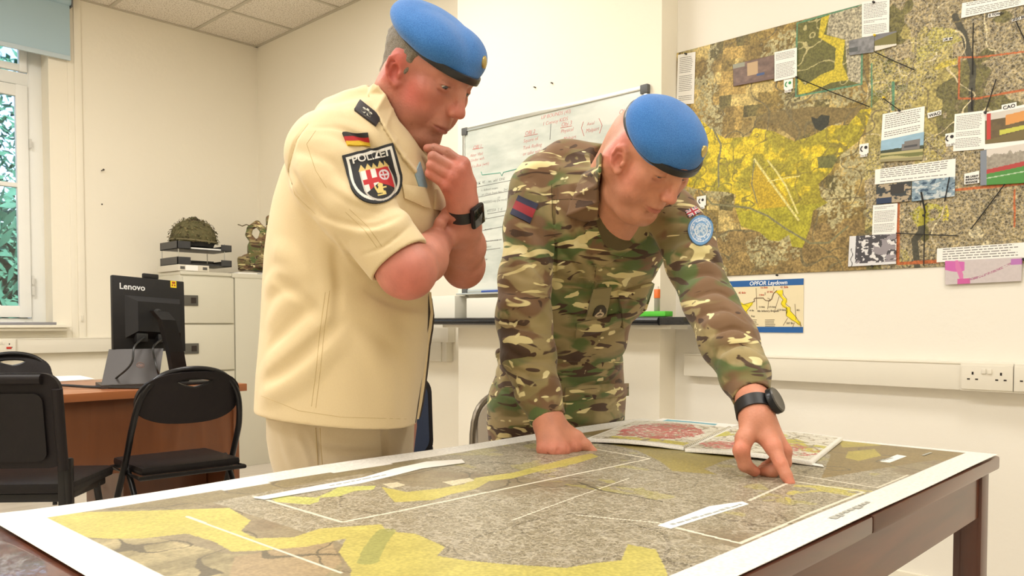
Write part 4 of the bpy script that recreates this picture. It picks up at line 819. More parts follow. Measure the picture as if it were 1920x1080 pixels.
def ph_yard(u, v):
    r = col(len(u), (96,80,48))*(.6+.8*vnoise(u*9, v*8, 97)[:,None]); r = wh(v > .78, L3((206,200,190)), r); r = wh((v > .45+.15*u) & (v < .8+.1*u) & (u > .5), L3((214,148,76)), r); r = wh((u > .04) & (u < .14) , L3((192,52,44)), r)
    r = wh((v < .36+.1*u) & (v > .18+.16*u) & (u > .35), L3((196,196,76)), r); return wh(v < .12+.2*u, L3((112,98,56)), r)
def ph_pitch(u, v):
    r = col(len(u), (214,206,196)); r = wh(v < .72+.2*vnoise(u*14, v*3, 98), L3((158,150,136))*(.6+.7*vnoise(u*22, v*20, 99)[:,None]), r); r = wh((v < .42+.14*u) & (v > .28+.16*u), L3((176,60,56)), r); r = wh(v < .30+.14*u, L3((72,140,60)), r)
    r = wh((np.abs(v-(.18+.12*u)) < .012), L3((190,210,180)), r); return wh(u < .14, L3((126,134,146)), r)
def ph_bw(u, v): a = vnoise(u*13, v*10, 100); g_ = wh(a > .53, col(len(u), (226,224,224)), col(len(u), (70,68,74))); g_ = wh((vnoise(u*5, v*4, 101) > .56), L3((150,144,150)), g_); g_ = wh((u < .14) | (v < .08), L3((222,222,224)), g_); return wh((np.abs(u-.07-.02*np.sin(v*20)) < .008) & (v < .6), L3((50,50,50)), g_)
def ph_pink(u, v):
    r = col(len(u), (206,196,196))*(.92+.12*vnoise(u*30, v*12, 102)[:,None]); pk = L3((206,104,176)); r = wh((v > .62-.1*np.sin(u*9)) & (u < .26) & (v < 1-.3*u), pk, r); r = wh((u > .14) & (u < .25) & (np.abs(u-.2+.12*(v-.5)) < .035) & (v > .1), L3((214,122,176)), r); r = wh((u > .17) & (u < .34) & (v < .22), L3((206,96,160)), r)
    tr = .20+.62*np.clip((u-.35)/.55, 0, 1)**1.4; r = wh((np.abs(v-tr) < .035+.03*vnoise(u*40, v*10, 103)) & (u > .33) & (vnoise(u*60, v*30, 104, 2) > .42), L3((176,126,148)), r); r = wh((u > .86) & (np.abs(v-.82) < .12), L3((186,120,186)), r); return r
wk = dict(name='info_sheet')
sheet([(1271,103),(1304,97),(1301,194),(1268,197)], 'legend_sheet', 'narrow white legend sheet at the top left corner of the wall map', 'paper', 24, margin=.12, seed=3)
photo([(1374,121),(1451,103),(1451,148),(1375,162)], 'brownish aerial photo left of the upper left text sheet on the wall map', ph_depot)
sheet([(1452,98),(1494,89),(1494,144),(1452,153)], 'text_sheet', 'white text sheet beside the brownish photo, left of the green outlined inset', 'paper', 17, seed=4)
sheet([(1616,4),(1668,-3),(1667,64),(1616,70)], 'text_sheet', 'white text sheet at the top edge of the wall map above two grey photos', 'paper', 20, seed=5)
photo([(1592,76),(1640,66),(1638,98),(1592,104)], 'grey photo of buildings under the topmost text sheet', ph_grey)
photo([(1640,65),(1681,58),(1681,85),(1640,96)], 'small photo of a green field with a grey top right of the grey photo', ph_field)
sheet([(1804,6),(1925,-15),(1925,8),(1802,34)], 'text_sheet', 'crumpled wide white text sheet at the upper right of the wall map', 'paper', 7, seed=6)
sheet([(1655,214),(1734,199),(1732,247),(1652,264)], 'text_sheet', 'white text sheet above the photo of a ruined villa', 'paper', 11, seed=7)
photo([(1652,264),(1733,247),(1730,300),(1650,304)], 'photo of a ruined house under a blue sky on the wall map', ph_villa, 90)
sheet([(1790,214),(1846,207),(1845,279),(1787,284)], 'text_sheet', 'tall white text sheet left of the orange building photo', 'paper', 20, seed=8)
sheet([(1845,211),(1925,195),(1925,270),(1845,281)], 'photo_backing', 'white backing sheet behind the orange building photo', 'paper')
photo([(1847,214),(1925,200),(1925,262),(1847,270)], 'photo of an orange building and yellow verge at the right edge', ph_yard, 90)
photo([(1838,283),(1925,268),(1925,343),(1838,348)], 'photo of a green sports pitch with houses at the right edge', ph_pitch, 90)
sheet([(1641,318),(1792,297),(1791,331),(1640,346)], 'text_sheet', 'wide white text sheet above two bluish aerial photos', 'paper', 7, seed=9)
photo([(1643,347),(1709,340),(1707,377),(1643,383)], 'aerial photo with dark roofs, left of the two under the wide text sheet', ph_aer1)
photo([(1710,340),(1791,331),(1790,368),(1709,378)], 'bluish aerial photo, right of the two under the wide text sheet', ph_aer2, 90)
sheet([(1637,385),(1683,381),(1681,438),(1635,441)], 'text_sheet', 'white text sheet directly above the black and white aerial print', 'paper', 18, seed=10)
photo([(1593,443),(1681,438),(1680,495),(1590,500)], 'black and white aerial print at the bottom edge of the wall map', ph_bw, 110)
sheet([(1757,466),(1925,454),(1925,483),(1756,492)], 'text_sheet', 'wide white text sheet at the lower right corner of the wall map', 'paper', 5, seed=11)
photo([(1772,489),(1917,482),(1915,527),(1772,534)], 'small pink and grey strip map hanging below the wall map', ph_pink, 140, name='strip_map', cat='map')
blackt = mat('black_lettering', S(40,40,42), .6)
def label_(pts, txt, size, label, lines=None, name='place_label', off=(.004,.003), tm_=None):
    o, q = sheet(pts, name, label, 'label'); mb = MB()
    for i, t in enumerate(txt if isinstance(txt, list) else [txt]):
        r_ = (q[2]-q[3]).normalized(); u_ = (q[0]-q[3]).normalized(); text_mb(mb, t, size, frame(q[3]+r_*off[0]+u_*(off[1]+(len(txt)-1-i if isinstance(txt, list) else 0)*size*1.05)-Vector((.0008,0,0)), r_, Vector((0,0,1))), bold=.0003)
    mb.build('lettering', tm_ or blackt, o); return o, q
label_([(1739,212),(1765,206),(1765,215),(1740,222)], 'WAO', .0155, 'small white label reading WAO beside a text sheet')
label_([(1878,197),(1906,191),(1906,202),(1878,208)], 'CAO', .017, 'small white label reading CAO above the orange building photo')
label_([(1808,326),(1836,320),(1836,343),(1808,346)], ['4th LIGHT','INFANTRY','BRIGADE'], .0092, 'small white label reading 4th LIGHT INFANTRY BRIGADE')
label_([(1853,26),(1875,22),(1875,29),(1853,33)], 'E TOWN', .011, 'small white place label below the crumpled text sheet', off=(.002,.003))
label_([(1768,72),(1786,69),(1786,75),(1768,78)], 'UK Bn', .011, 'tiny white unit label in the upper middle of the wall map', off=(.002,.002))
label_([(1897,36),(1922,28),(1922,34),(1897,41)], '2ND BN', .011, 'tiny white unit label cut by the right edge of the photo', off=(.002,.002))
def phone(px, py, label, green=False):
    w, h = 8.5, 9; o, q = sheet([(px-w,py-h+1),(px+w,py-h-2),(px+w,py+h-1),(px-w,py+h+1)], 'phone_marker', label, 'label')
    c = (q[0]+q[1]+q[2]+q[3])/4; M = frame(c-Vector((.0008,0,0)), (0,-1,0), (0,0,1)); mb = MB()
    mb.tube([Vector((-.002+.010*math.cos(math.radians(a)), .010*math.sin(math.radians(a)), 0)) for a in range(110, 255, 18)], .0022, 6, M=M)
    mb.lathe([(.006,0),(.006,.0006)], 12, M=M @ Matrix.Translation((.007,.004,0))); mb.build('handset_symbol', mat('phone_green', S(50,150,90), .6) if green else blackt, o)
    q2 = [(px-w*.8,py+h+1),(px+w*.7,py+h-1),(px+w*.7,py+h+5),(px-w*.8,py+h+7)]; c2 = quadx(q2, XS-.0065); mb = MB().prism(c2, (.001,0,0)); cp = mb.build('caption_strip', paper, o)
    t = MB(); text_mb(t, '1st BN', .010, frame(c2[3]+Vector((-.0006,-.001,.002)), (0,-1,0), (0,0,1))); t.build('caption_print', txtm, cp)
phone(1620,279,'phone symbol label right of the yellow zone on the wall map'); phone(1781,259,'phone symbol label left of the tall white text sheet'); phone(1315,377,'phone symbol label just above the shoulder of the man in camouflage'); phone(1478,158,'green phone symbol label under the upper left text sheet', True)
strm = mat('black_string', (.01,.01,.01), .6)
pinm = mat('black_pin', (.02,.02,.02), .3); piny = mat('yellow_pin', S(230,200,40), .4)
def pin(px, py, label, m=None): c = onx(px,py,XS-.010); MB().lathe([(.0045,0),(.0045,.004),(.0028,.006),(.0038,.011)], 10, M=frame(c+Vector((.004,0,0)), (0,-1,0), (0,0,1))).build('map_pin', m or pinm, smooth=True, label=label, cat='pin')
for i, (a, b_, lab) in enumerate([((1494,146),(1630,200),'black string from the upper left text sheet across to the olive field'), ((1639,97),(1714,131),'black string from the small field photo down to the right'), ((1656,184),(1686,206),'short black string to the text sheet above the ruined house photo'),
    ((1825,43),(1823,140),'vertical black string under the crumpled text sheet'), ((1822,165),(1822,207),'short vertical black string above the tall text sheet'), ((1905,40),(1922,76),'black string at the upper right corner of the photo'), ((1868,148),(1847,212),'black string rising from the top of the tall text sheet'),
    ((1727,360),(1735,400),'thick short black string below the wide text sheet'), ((1780,332),(1771,378),'black string crossing the bluish aerial photo'), ((1734,400),(1732,498),'long vertical black string in the lower right of the wall map'), ((1884,345),(1820,430),'slanted black string below the sports pitch photo'), ((1680,437),(1795,442),'horizontal black string right of the black and white print')]):
    A_, B_ = onx(*a, XS-.012), onx(*b_, XS-.009); MB().tube([A_, (A_+B_)/2+Vector((0,0,-.001)), B_], .0019 if i != 7 else .0035, 6).build('marker_string', strm, label=lab, cat='string')
for (x, y, l, mm) in [(1494,145,'black pin at the corner of the upper left text sheet',None),(1640,66,'yellow pin between the two grey photos',piny),(1657,183,'yellow pin left of the short black string',piny),(1686,207,'pin at the top of the text sheet above the ruined house',None),(1638,4,'black pin holding the topmost text sheet',None),(1847,211,'black pin at the top right of the tall text sheet',None),(1732,404,'dark pin in the yellow patch at the lower right',None),(1286,101,'black pin above the legend sheet',None),(1457,516,'black pin in the bottom edge of the wall map above the small poster',None),(1635,499,'pin under the black and white print',None),(1919,486,'dark clip at the right end of the strip map',None)]: pin(x, y, l, mm)
# ------------------------------------------------------------------ poster
XP = XM-.0025
bluep = mat('poster_blue', S(24,92,160), .45); cream_ = mat('poster_cream', S(234,220,182), .5, noise=.04, nscale=6); yellp = mat('poster_yellow', S(240,220,30), .5, noise=.04, nscale=30); linep = mat('poster_line', S(110,84,60), .6); redp = mat('poster_red', S(200,80,50), .6)
pq = quadx([(1352,528),(1507,522),(1505,624),(1352,616)], XP); pz1, pz0 = pq[1].z, pq[2].z; py1, py0 = pq[0].y, pq[1].y
e = MB().box((XP,py0,pz0),(XP+.002,py1,pz1)).build('poster', cream_, label='small cream poster headed OPFOR Laydown with blue bands below the wall map', cat='poster')
MB().box((XP-.0006,py0,pz1-.026),(XP-.0001,py1,pz1)).box((XP-.0006,py0,pz0),(XP-.0001,py1,pz0+.024)).build('blue_band', bluep, e)
p = onx(1405,532,XP-.0008); m = MB(); text_mb(m, 'OPFOR Laydown', .0235, frame((XP-.0008,p.y,pz1-.021),(0,-1,0),(0,0,1)), shear=.15, bold=.0004); m.build('heading', mat('poster_white_print', S(240,244,248), .5), e)
def zp(pts): return [(1360+a*.1296, 500+b_*.1296) for a,b_ in pts]
def flat(pts, X=XP-.0006, th=.0004, mb=None): 
    mb = mb or MB(); v = [onx(a,b_,X) for a,b_ in zp(pts)]; vs = [(q.x,q.y,q.z) for q in v]
    bm = bmesh.new(); f_ = bm.faces.new([bm.verts.new(q) for q in vs]); bmesh.ops.triangulate(bm, faces=[f_]); bm.verts.index_update(); mb.add([q.co.copy() for q in bm.verts], [[q.index for q in f.verts] for f in bm.faces]); bm.free(); return mb
flat([(160,500),(185,490),(215,530),(255,550),(320,535),(400,510),(395,550),(350,590),(310,640),(325,680),(300,700),(262,750),(230,740),(180,640),(140,560)]).build('yellow_zone', yellp, e)
m = flat([(695,385),(745,345),(830,335),(835,370),(822,410),(850,455),(890,470),(895,510),(870,540),(880,575),(940,590),(940,640),(975,680),(1025,730),(1030,770),(1080,790),(1098,855),(1050,840),(1005,795),(960,780),(880,710),(880,660),(905,630),(880,605),(825,585),(805,540),(810,500),(835,480),(800,430),(745,375)]); m.build('yellow_zone', yellp, e)
m = MB()
def pl(pts, r=.0011, mb=m): mb.tube([onx(a,b_,XP-.0008) for a,b_ in zp(pts)], r, 5)
pl([(395,512),(420,500),(415,470),(435,455),(550,452),(565,475),(590,490),(640,495),(670,470),(685,420),(700,385),(745,345)], .0017); pl([(610,455),(650,470),(625,500)]); pl([(160,500),(255,550),(400,510),(350,590),(310,640),(262,750)], .0009)
pl([(830,335),(835,400),(890,470),(870,540),(940,590),(940,640),(1025,730),(1098,855)], .0009); pl([(745,375),(835,480),(805,540),(880,605),(880,710),(1005,795),(1098,855)], .0009)
for l in ([(445,310),(455,620)],[(625,500),(612,615)],[(778,430),(715,630)],[(1005,540),(1022,770)],[(900,745),(835,850)],[(1000,810),(965,895)],[(700,300),(702,345)],[(575,370),(575,410)],[(1085,800),(1095,890)]): pl(l, .0008)
m.build('outline_print', linep, e)
m = MB()
for t, x, y, s_ in (('1st Bde',505,315,.011),('27 BG',600,378,.011),('41 Bde',795,310,.012),('42 Bde',190,392,.012),('2 Bde',485,420,.010)): text_mb(m, t, s_, frame(onx(*zp([(x,y)])[0], XP-.0008),(0,-1,0),(0,0,1)))
m.build('red_lettering', redp, e)
m = MB()
for t, x, y, s_ in (('13 Bde',480,595,.010),('172 Bde',620,595,.010),('4th Infantry Brigade',460,655,.012),('219 Bde',755,640,.011),('14 Bn',340,645,.010),('307 Bn',880,830,.011),('BG',1030,640,.010),('Key',372,728,.011)): text_mb(m, t, s_, frame(onx(*zp([(x,y)])[0], XP-.0008),(0,-1,0),(0,0,1)))
r = random.Random(5)
for k in range(6):
    for x0,x1 in ((370,480),(575,740)):
        y = 770+k*22; 
        if k == 5 and x0 > 500: continue
        L_ = [onx(a,b_,XP-.0007) for a,b_ in zp([(x0,y),(x1-r.random()*40,y-1)])]; m.tube(L_, .0009, 4)
m.build('small_lettering', mat('poster_small_print', S(110,100,84), .7), e)
# ================================================================== SCULPTING TOOLKIT: signed distance shapes, meshed block by block
def V(px, py, f):
    """point given in the figure frame: r to the right, f into the room, z up"""
    p = at(px, py, f); return np.array([p.dot(Rv), p.dot(Fv), p.z])
VM = np.array([[Rv.x,Rv.y,Rv.z],[Fv.x,Fv.y,Fv.z],[0,0,1]])      # figure frame rows -> world
def toworld(p): return p @ VM
def pol_smin(a, b, k):
    h = np.maximum(k-np.abs(a-b), 0)/k; return np.minimum(a, b)-h*h*k*.25
def n3(p, s, seed=0):
    q = p*s+seed*3.1; x, y, z = q[...,0], q[...,1], q[...,2]
    return (np.sin(x+1.7*np.sin(y*.8+seed))*np.cos(y*1.1+1.3*np.sin(z*.9))+np.sin(z*1.2+1.5*np.sin(x*.7+2)))*.5
class Sdf:
    def __init__(s, lo=None, hi=None): s.ops = []; s.M = None; s.off = 0
    def frame(s, R=None, t=None, sc=1.0): s.M = None if R is None else (np.array(R), np.array(t), sc)
    def _w(s, p): p = np.asarray(p, float); return p if s.M is None else s.M[0] @ (p*s.M[2])+s.M[1]
    def _add(s, fn, c, rad, k, mode): s.ops.append((fn, np.asarray(c, float), rad, k, mode)); return s
    def cone(s, a, b, ra, rb, k=.01, mode='u'):
        sc = 1 if s.M is None else s.M[2]; A, B_ = s._w(a), s._w(b); ra *= sc; rb *= sc; k *= sc
        d = B_-A; L2 = float(d @ d)+1e-12
        def fn(p):
            w = p-A.astype(p.dtype); t = np.clip((w @ d.astype(p.dtype))/L2, 0, 1); q = w-t[...,None]*d.astype(p.dtype); return np.sqrt((q*q).sum(-1))-(ra+(rb-ra)*t)
        return s._add(fn, (A+B_)/2, math.sqrt(L2)/2+max(ra, rb), k, mode)
    def chain(s, pts, rs, k=.01, mode='u', kk=None):
        rs = rs if hasattr(rs, '__len__') else [rs]*len(pts)
        sc = 1 if s.M is None else s.M[2]; P_ = [s._w(p) for p in pts]; R_ = [r*sc for r in rs]; k *= sc; kk = kk or 0
        def fn(p):
            out = None
            for i in range(len(P_)-1):
                d = (P_[i+1]-P_[i]).astype(p.dtype); L2 = float(d @ d)+1e-12; w = p-P_[i].astype(p.dtype); t = np.clip((w @ d)/L2, 0, 1); t2 = t
                q = w-t[...,None]*d; e = np.sqrt((q*q).sum(-1))-(R_[i]+(R_[i+1]-R_[i])*t2)
                out = e if out is None else (pol_smin(out, e, kk) if kk else np.minimum(out, e))
            return out
        A = np.array(P_); c = (A.min(0)+A.max(0))/2; return s._add(fn, c, float(np.linalg.norm(A-c, axis=1).max())+max(R_), k, mode)
    def ell(s, c, r, rot=None, k=.01, mode='u'):
        sc = 1 if s.M is None else s.M[2]; C_ = s._w(c); r = np.array(r, float)*sc; k *= sc
        R = np.eye(3) if s.M is None else s.M[0]
        if rot is not None: R = R @ np.array(Euler([math.radians(a) for a in rot]).to_matrix())
        def fn(p):
            q = (p-C_.astype(p.dtype)) @ R.astype(p.dtype); k0 = np.sqrt(((q/r.astype(p.dtype))**2).sum(-1)); k1 = np.sqrt(((q/(r*r).astype(p.dtype))**2).sum(-1))+1e-9; return k0*(k0-1)/k1
        return s._add(fn, C_, float(r.max()), k, mode)
    def box(s, c, hs, rot=None, rnd=.004, k=.01, mode='u', R0=None):
        sc = 1 if s.M is None else s.M[2]; C_ = s._w(c); hs = np.array(hs, float)*sc-rnd; k *= sc
        R = np.eye(3) if s.M is None else s.M[0]
        if rot is not None: R = R @ np.array(Euler([math.radians(a) for a in rot]).to_matrix())
        if R0 is not None: R = np.array(R0)
        def fn(p):
            q = np.abs((p-C_.astype(p.dtype)) @ R.astype(p.dtype))-hs.astype(p.dtype); return np.sqrt((np.maximum(q,0)**2).sum(-1))+np.minimum(q.max(-1),0)-rnd
        return s._add(fn, C_, float(np.linalg.norm(hs))+rnd, k, mode)
    def plane(s, c, n, k=.004, rad=1.0):
        """cut away everything on the side the normal points to, near c"""
        C_ = s._w(c); n = np.array(n, float); n = (n if s.M is None else s.M[0] @ n); n /= np.linalg.norm(n)
        def fn(p): return (p-C_.astype(p.dtype)) @ n.astype(p.dtype)
        return s._add(fn, C_, rad, k, 'c')
    def loft(s, rows, k=.02, mode='u'):
        """rows of (centre r, centre f, z, half width along r, half width along f, turn in degrees, squareness)"""
        T = np.array(rows, float); T = T[np.argsort(T[:,2])]; zs = T[:,2]
        zz = np.linspace(zs[0], zs[-1], 200)
        def sm(c):   # smooth table
            y = np.interp(zz, zs, c); ker = np.hanning(17); ker /= ker.sum(); return np.convolve(np.pad(y, 8, 'edge'), ker, 'valid')
        cols = [sm(T[:,i]) for i in (0,1,3,4,5)]; sq = sm(T[:,6]) if T.shape[1] > 6 else np.full(200, 2.0)
        def fn(p):
            z = p[...,2]; g_ = lambda c: np.interp(z, zz, c).astype(p.dtype)
            x = p[...,0]-g_(cols[0]); y = p[...,1]-g_(cols[1]); a = g_(cols[2]); b = g_(cols[3]); t = np.radians(g_(cols[4])); e = g_(sq)
            u = x*np.cos(t)+y*np.sin(t); w = -x*np.sin(t)+y*np.cos(t)
            k0 = ((np.abs(u/a)**e+np.abs(w/b)**e)+1e-9)**(1/e); d = (k0-1)*np.minimum(a, b)
            dz = np.maximum(zs[0]-z, z-zs[-1]); return np.where(dz > 0, np.sqrt(np.maximum(d,0)**2+dz**2), np.maximum(d, dz)).astype(p.dtype)
        c = np.array([(T[:,0].min()+T[:,0].max())/2, (T[:,1].min()+T[:,1].max())/2, (zs[0]+zs[-1])/2]); rad = math.sqrt((zs[-1]-zs[0])**2/4+(T[:,3].max()+np.ptp(T[:,0])/2)**2+(T[:,4].max()+np.ptp(T[:,1])/2)**2)
        return s._add(fn, c, rad, k, mode)
    def disp(s, fn, c, rad): 
        c = np.asarray(c, float)
        def g_(p): 
            w = np.clip((rad-np.sqrt(((p-c.astype(p.dtype))**2).sum(-1)))/(rad*.35), 0, 1); return fn(p)*w
        return s._add(g_, c, rad, 0, 'd')
    def sub(s, other, k=.01):
        """blend in another finished shape as one piece"""
        U_ = [o for o in other.ops if o[4] == 'u']; lo = np.min([o[1]-o[2] for o in U_], 0); hi = np.max([o[1]+o[2] for o in U_], 0); c = (lo+hi)/2
        def fn(p):
            q = p if p.ndim == 3 else p[:,None]; ct = q.mean(1); hf = float(np.sqrt(((q-ct[:,None])**2).sum(-1)).max()); return other.evalp(q, ct.astype(float), hf).reshape(p.shape[:-1])
        return s._add(fn, c, float(np.linalg.norm(hi-lo))/2, k, 'u')
    def use(s, other): s.ops += other.ops; return s
    def tri(s, a, b, c, th, k=.004, mode='u'):
        """a stiff cloth leaf: triangle with thickness th"""
        A, B_, C_ = [s._w(q) for q in (a,b,c)]; sc = 1 if s.M is None else s.M[2]; ba, cb, ac = B_-A, C_-B_, A-C_; nor = np.cross(ba, ac)
        def fn(p):
            f32 = p.dtype; pa, pb, pc = p-A.astype(f32), p-B_.astype(f32), p-C_.astype(f32); n_ = nor.astype(f32)
            sg = np.sign(pa @ np.cross(ba, nor).astype(f32))+np.sign(pb @ np.cross(cb, nor).astype(f32))+np.sign(pc @ np.cross(ac, nor).astype(f32))
            def seg(e, q): e = e.astype(f32); t = np.clip((q @ e)/float(e @ e), 0, 1); w = q-t[...,None]*e; return (w*w).sum(-1)
            e_ = np.minimum(np.minimum(seg(ba,pa), seg(cb,pb)), seg(ac,pc)); pl = (pa @ n_)**2/float(n_ @ n_)
            return np.sqrt(np.where(sg < 2, e_, pl))-th
        P3 = np.array([A,B_,C_]); c0 = P3.mean(0); return s._add(fn, c0, float(np.linalg.norm(P3-c0, axis=1).max())+th, k*sc, mode)
    def leaf(s, pts, th, k=.004):
        """fan of triangles over an outline"""
        for i in range(1, len(pts)-1): s.tri(pts[0], pts[i], pts[i+1], th, k if i == 1 else .0005)
        return s
    def hits(s, pix, f0, f1, step=.004):
        """where the sight line through each detail's position meets the cloth, and the surface normal there"""
        out = []; 
        pix = np.atleast_2d(np.array(pix, float)); N = len(pix)
        for i in range(0, N, 2000):
            q = pix[i:i+2000]; a = np.array([V(x, y, f0) for x, y in q]); b = np.array([V(x, y, f1) for x, y in q]); n = int((f1-f0)/step)+1; t = np.linspace(0, 1, n)
            n = (n//8+1)*8; t = np.linspace(0, 1, n); P_ = (a[:,None]+(b-a)[:,None]*t[None,:,None]).astype(np.float32)
            F_ = P_.reshape(-1, 8, 3); c = F_.mean(1); d = s.evalp(F_, c.astype(float), step*5).reshape(len(q), n); ins = d < 0; j = np.where(ins.any(1), ins.argmax(1), d.argmin(1)); j = np.maximum(j, 1); r_ = np.arange(len(q))
            d0, d1 = d[r_, j-1], d[r_, j]; w = np.clip(np.where(ins.any(1), d0/(d0-d1+1e-9), .5), 0, 1); p = P_[r_, j-1]+(P_[r_, j]-P_[r_, j-1])*w[:,None]; out.append(p)
        p = np.concatenate(out).astype(np.float32); e = .004; g_ = []
        for ax in range(3):
            dv = np.zeros(3, np.float32); dv[ax] = e; c = p.astype(float)
            g_.append(s.evalp((p+dv)[:,None], c, .01)[:,0]-s.evalp((p-dv)[:,None], c, .01)[:,0])
        g_ = np.stack(g_, -1); g_ /= np.linalg.norm(g_, axis=1)[:,None]+1e-9; return p.astype(float), g_.astype(float)
    def evalp(s, p, ctr, half):
        """p (nb, m, 3); ctr (nb, 3) block centres"""
        d = np.full(p.shape[:2], 1.0, np.float32)
        for fn, c, rad, k, mode in s.ops:
            reach = rad+max(k, .0)+half+(.05 if mode == 'u' else .015); idx = np.nonzero(((ctr-c)**2).sum(1) < reach*reach)[0]
            if not len(idx): continue
            e = fn(p[idx]).astype(np.float32); a = d[idx]
            if mode == 'u': a = pol_smin(a, e, k) if k > 1e-5 else np.minimum(a, e)
            elif mode == 's': a = -pol_smin(-a, e, k)
            elif mode == 'c' or mode == 'i': a = -pol_smin(-a, -e, k)
            elif mode == 'd': a = a+e
            d[idx] = a
        return d
    def mesh(s, h, relax=0):
        U_ = [o for o in s.ops if o[4] == 'u']; lo = np.min([o[1]-o[2]-o[3] for o in U_], 0)-.02; hi = np.max([o[1]+o[2]+o[3] for o in U_], 0)+.02
        B = 8; bs = B*h; n = np.ceil((hi-lo)/bs).astype(int); I = np.stack(np.meshgrid(*[np.arange(k) for k in n], indexing='ij'), -1).reshape(-1,3)
        ctr = lo+(I+.5)*bs; half = bs*.87
        keep = []
        for i in range(0, len(ctr), 200000):
            c = ctr[i:i+200000]; dd = s.evalp(c[:,None,:].astype(np.float32), c, half)[:,0]; keep.append(np.abs(dd) < half*1.25+.004)
        I = I[np.concatenate(keep)]
        off = np.stack(np.meshgrid(*[np.arange(B+1)]*3, indexing='ij'), -1).reshape(-1,3)
        Kx = int(n[0]*B+4); Ky = int(n[1]*B+4); Kz = int(n[2]*B+4)
        key = lambda c: (c[...,0].astype(np.int64)*Ky+c[...,1])*Kz+c[...,2]
        vk = []; vp = []; quads = []
        for i in range(0, len(I), 1500):
            J = I[i:i+1500]; g0 = J*B; gi = g0[:,None,:]+off[None]; p = (lo+gi*h).astype(np.float32)
            d = s.evalp(p, lo+(J+.5)*bs, half).reshape(-1, B+1, B+1, B+1)
            sg = d < 0
            c8 = [(x,y,z) for x in (0,1) for y in (0,1) for z in (0,1)]
            sl = lambda A, x, y, z: A[:, x:x+B, y:y+B, z:z+B]
            cnt = sum(sl(sg, *c).astype(np.int8) for c in c8); act = (cnt > 0) & (cnt < 8)
            b_, x_, y_, z_ = np.nonzero(act)
            if not len(b_): continue
            acc = np.zeros((len(b_), 3), np.float32); num = np.zeros(len(b_), np.float32)
            for ax in range(3):
                for o1 in (0,1):
                    for o2 in (0,1):
                        c0 = [0,0,0]; oth = [k for k in range(3) if k != ax]; c0[oth[0]] = o1; c0[oth[1]] = o2; c1 = list(c0); c1[ax] = 1
                        d0 = d[b_, x_+c0[0], y_+c0[1], z_+c0[2]]; d1 = d[b_, x_+c1[0], y_+c1[1], z_+c1[2]]; cr = (d0 < 0) != (d1 < 0)
                        t = np.where(cr, d0/np.where(cr, d0-d1, 1), 0); q = np.tile(np.array(c0, np.float32), (len(b_),1)); q[:,ax] = t; acc += q*cr[:,None]; num += cr
            cell = g0[b_]+np.stack([x_,y_,z_], -1); vk.append(key(cell)); vp.append(lo+(cell+acc/num[:,None])*h)
            for ax in range(3):
                a0 = sg[:, :B, :B, :B]; a1 = sg[:, (1 if ax == 0 else 0):B+(ax == 0), (1 if ax == 1 else 0):B+(ax == 1), (1 if ax == 2 else 0):B+(ax == 2)]
                bb, xx, yy, zz = np.nonzero(a0 != a1); c = g0[bb]+np.stack([xx,yy,zz], -1); ins = a0[bb, xx, yy, zz]
                e1 = np.zeros(3, int); e2 = np.zeros(3, int); e1[(ax+1)%3] = 1; e2[(ax+2)%3] = 1
                q = np.stack([key(c), key(c-e1), key(c-e1-e2), key(c-e2)], -1); q[~ins] = q[~ins][:, ::-1]; quads.append(q)
        vk = np.concatenate(vk); vp = np.concatenate(vp); quads = np.concatenate(quads)
        order = np.argsort(vk); sk_ = vk[order]; vp = vp[order]; j = np.searchsorted(sk_, quads); j = np.minimum(j, len(sk_)-1); ok = (sk_[j] == quads).all(1); F = j[ok]
        if relax:
            for _ in range(relax):
                acc = np.zeros_like(vp); cnt = np.zeros(len(vp))
                for a, b in ((0,1),(1,2),(2,3),(3,0)):
                    np.add.at(acc, F[:,a], vp[F[:,b]]); np.add.at(cnt, F[:,a], 1)
                vp = vp*.5+acc/np.maximum(cnt,1)[:,None]*.5
        return vp, F
def sculpt(sdf, name, material, h, parent=None, color=None, relax=1, keep_big=True):
    vp, F = sdf.mesh(h, relax)
    if keep_big:   # drop loose crumbs
        lab = np.arange(len(vp))
        for _ in range(60):
            m = lab[F].min(1); old = lab.copy()
            for k in range(4): np.minimum.at(lab, F[:,k], m)
            lab = lab[lab]
            if (lab == old).all(): break
        u, inv, cnt = np.unique(lab, return_inverse=True, return_counts=True); big = cnt[inv] > .02*len(vp)
        fk = big[F].all(1); F = F[fk]; used = np.zeros(len(vp), bool); used[F.ravel()] = True; remap = np.cumsum(used)-1; vp = vp[used]; F = remap[F]
    me = bpy.data.meshes.new(name); wp = toworld(vp); me.vertices.add(len(wp)); me.vertices.foreach_set('co', wp.astype(np.float32).ravel())
    me.loops.add(F.size); me.loops.foreach_set('vertex_index', F.ravel().astype(np.int32)); me.polygons.add(len(F)); me.polygons.foreach_set('loop_start', (np.arange(len(F))*4).astype(np.int32)); me.polygons.foreach_set('loop_total', np.full(len(F),4,np.int32))
    me.update(); me.polygons.foreach_set('use_smooth', [True]*len(F)); me.materials.append(material)
    if color is not None:
        c = color(vp); a = me.color_attributes.new('tint', 'FLOAT_COLOR', 'POINT'); a.data.foreach_set('color', np.concatenate([c, np.ones((len(c),1))], 1).astype(np.float32).ravel())
    o = bpy.data.objects.new(name, me); COL.objects.link(o)
    if parent: link_child(o, parent)
    return o
def hrot(yaw, pitch, roll):
    yaw, pitch, roll = [math.radians(a) for a in (yaw, pitch, roll)]
    f = np.array([math.cos(yaw)*math.cos(pitch), -math.sin(yaw)*math.cos(pitch), -math.sin(pitch)]); l = np.array([math.sin(yaw), math.cos(yaw), 0]); u = np.cross(f, l)
    return np.stack([f, l*math.cos(roll)+u*math.sin(roll), u*math.cos(roll)-l*math.sin(roll)], 1)
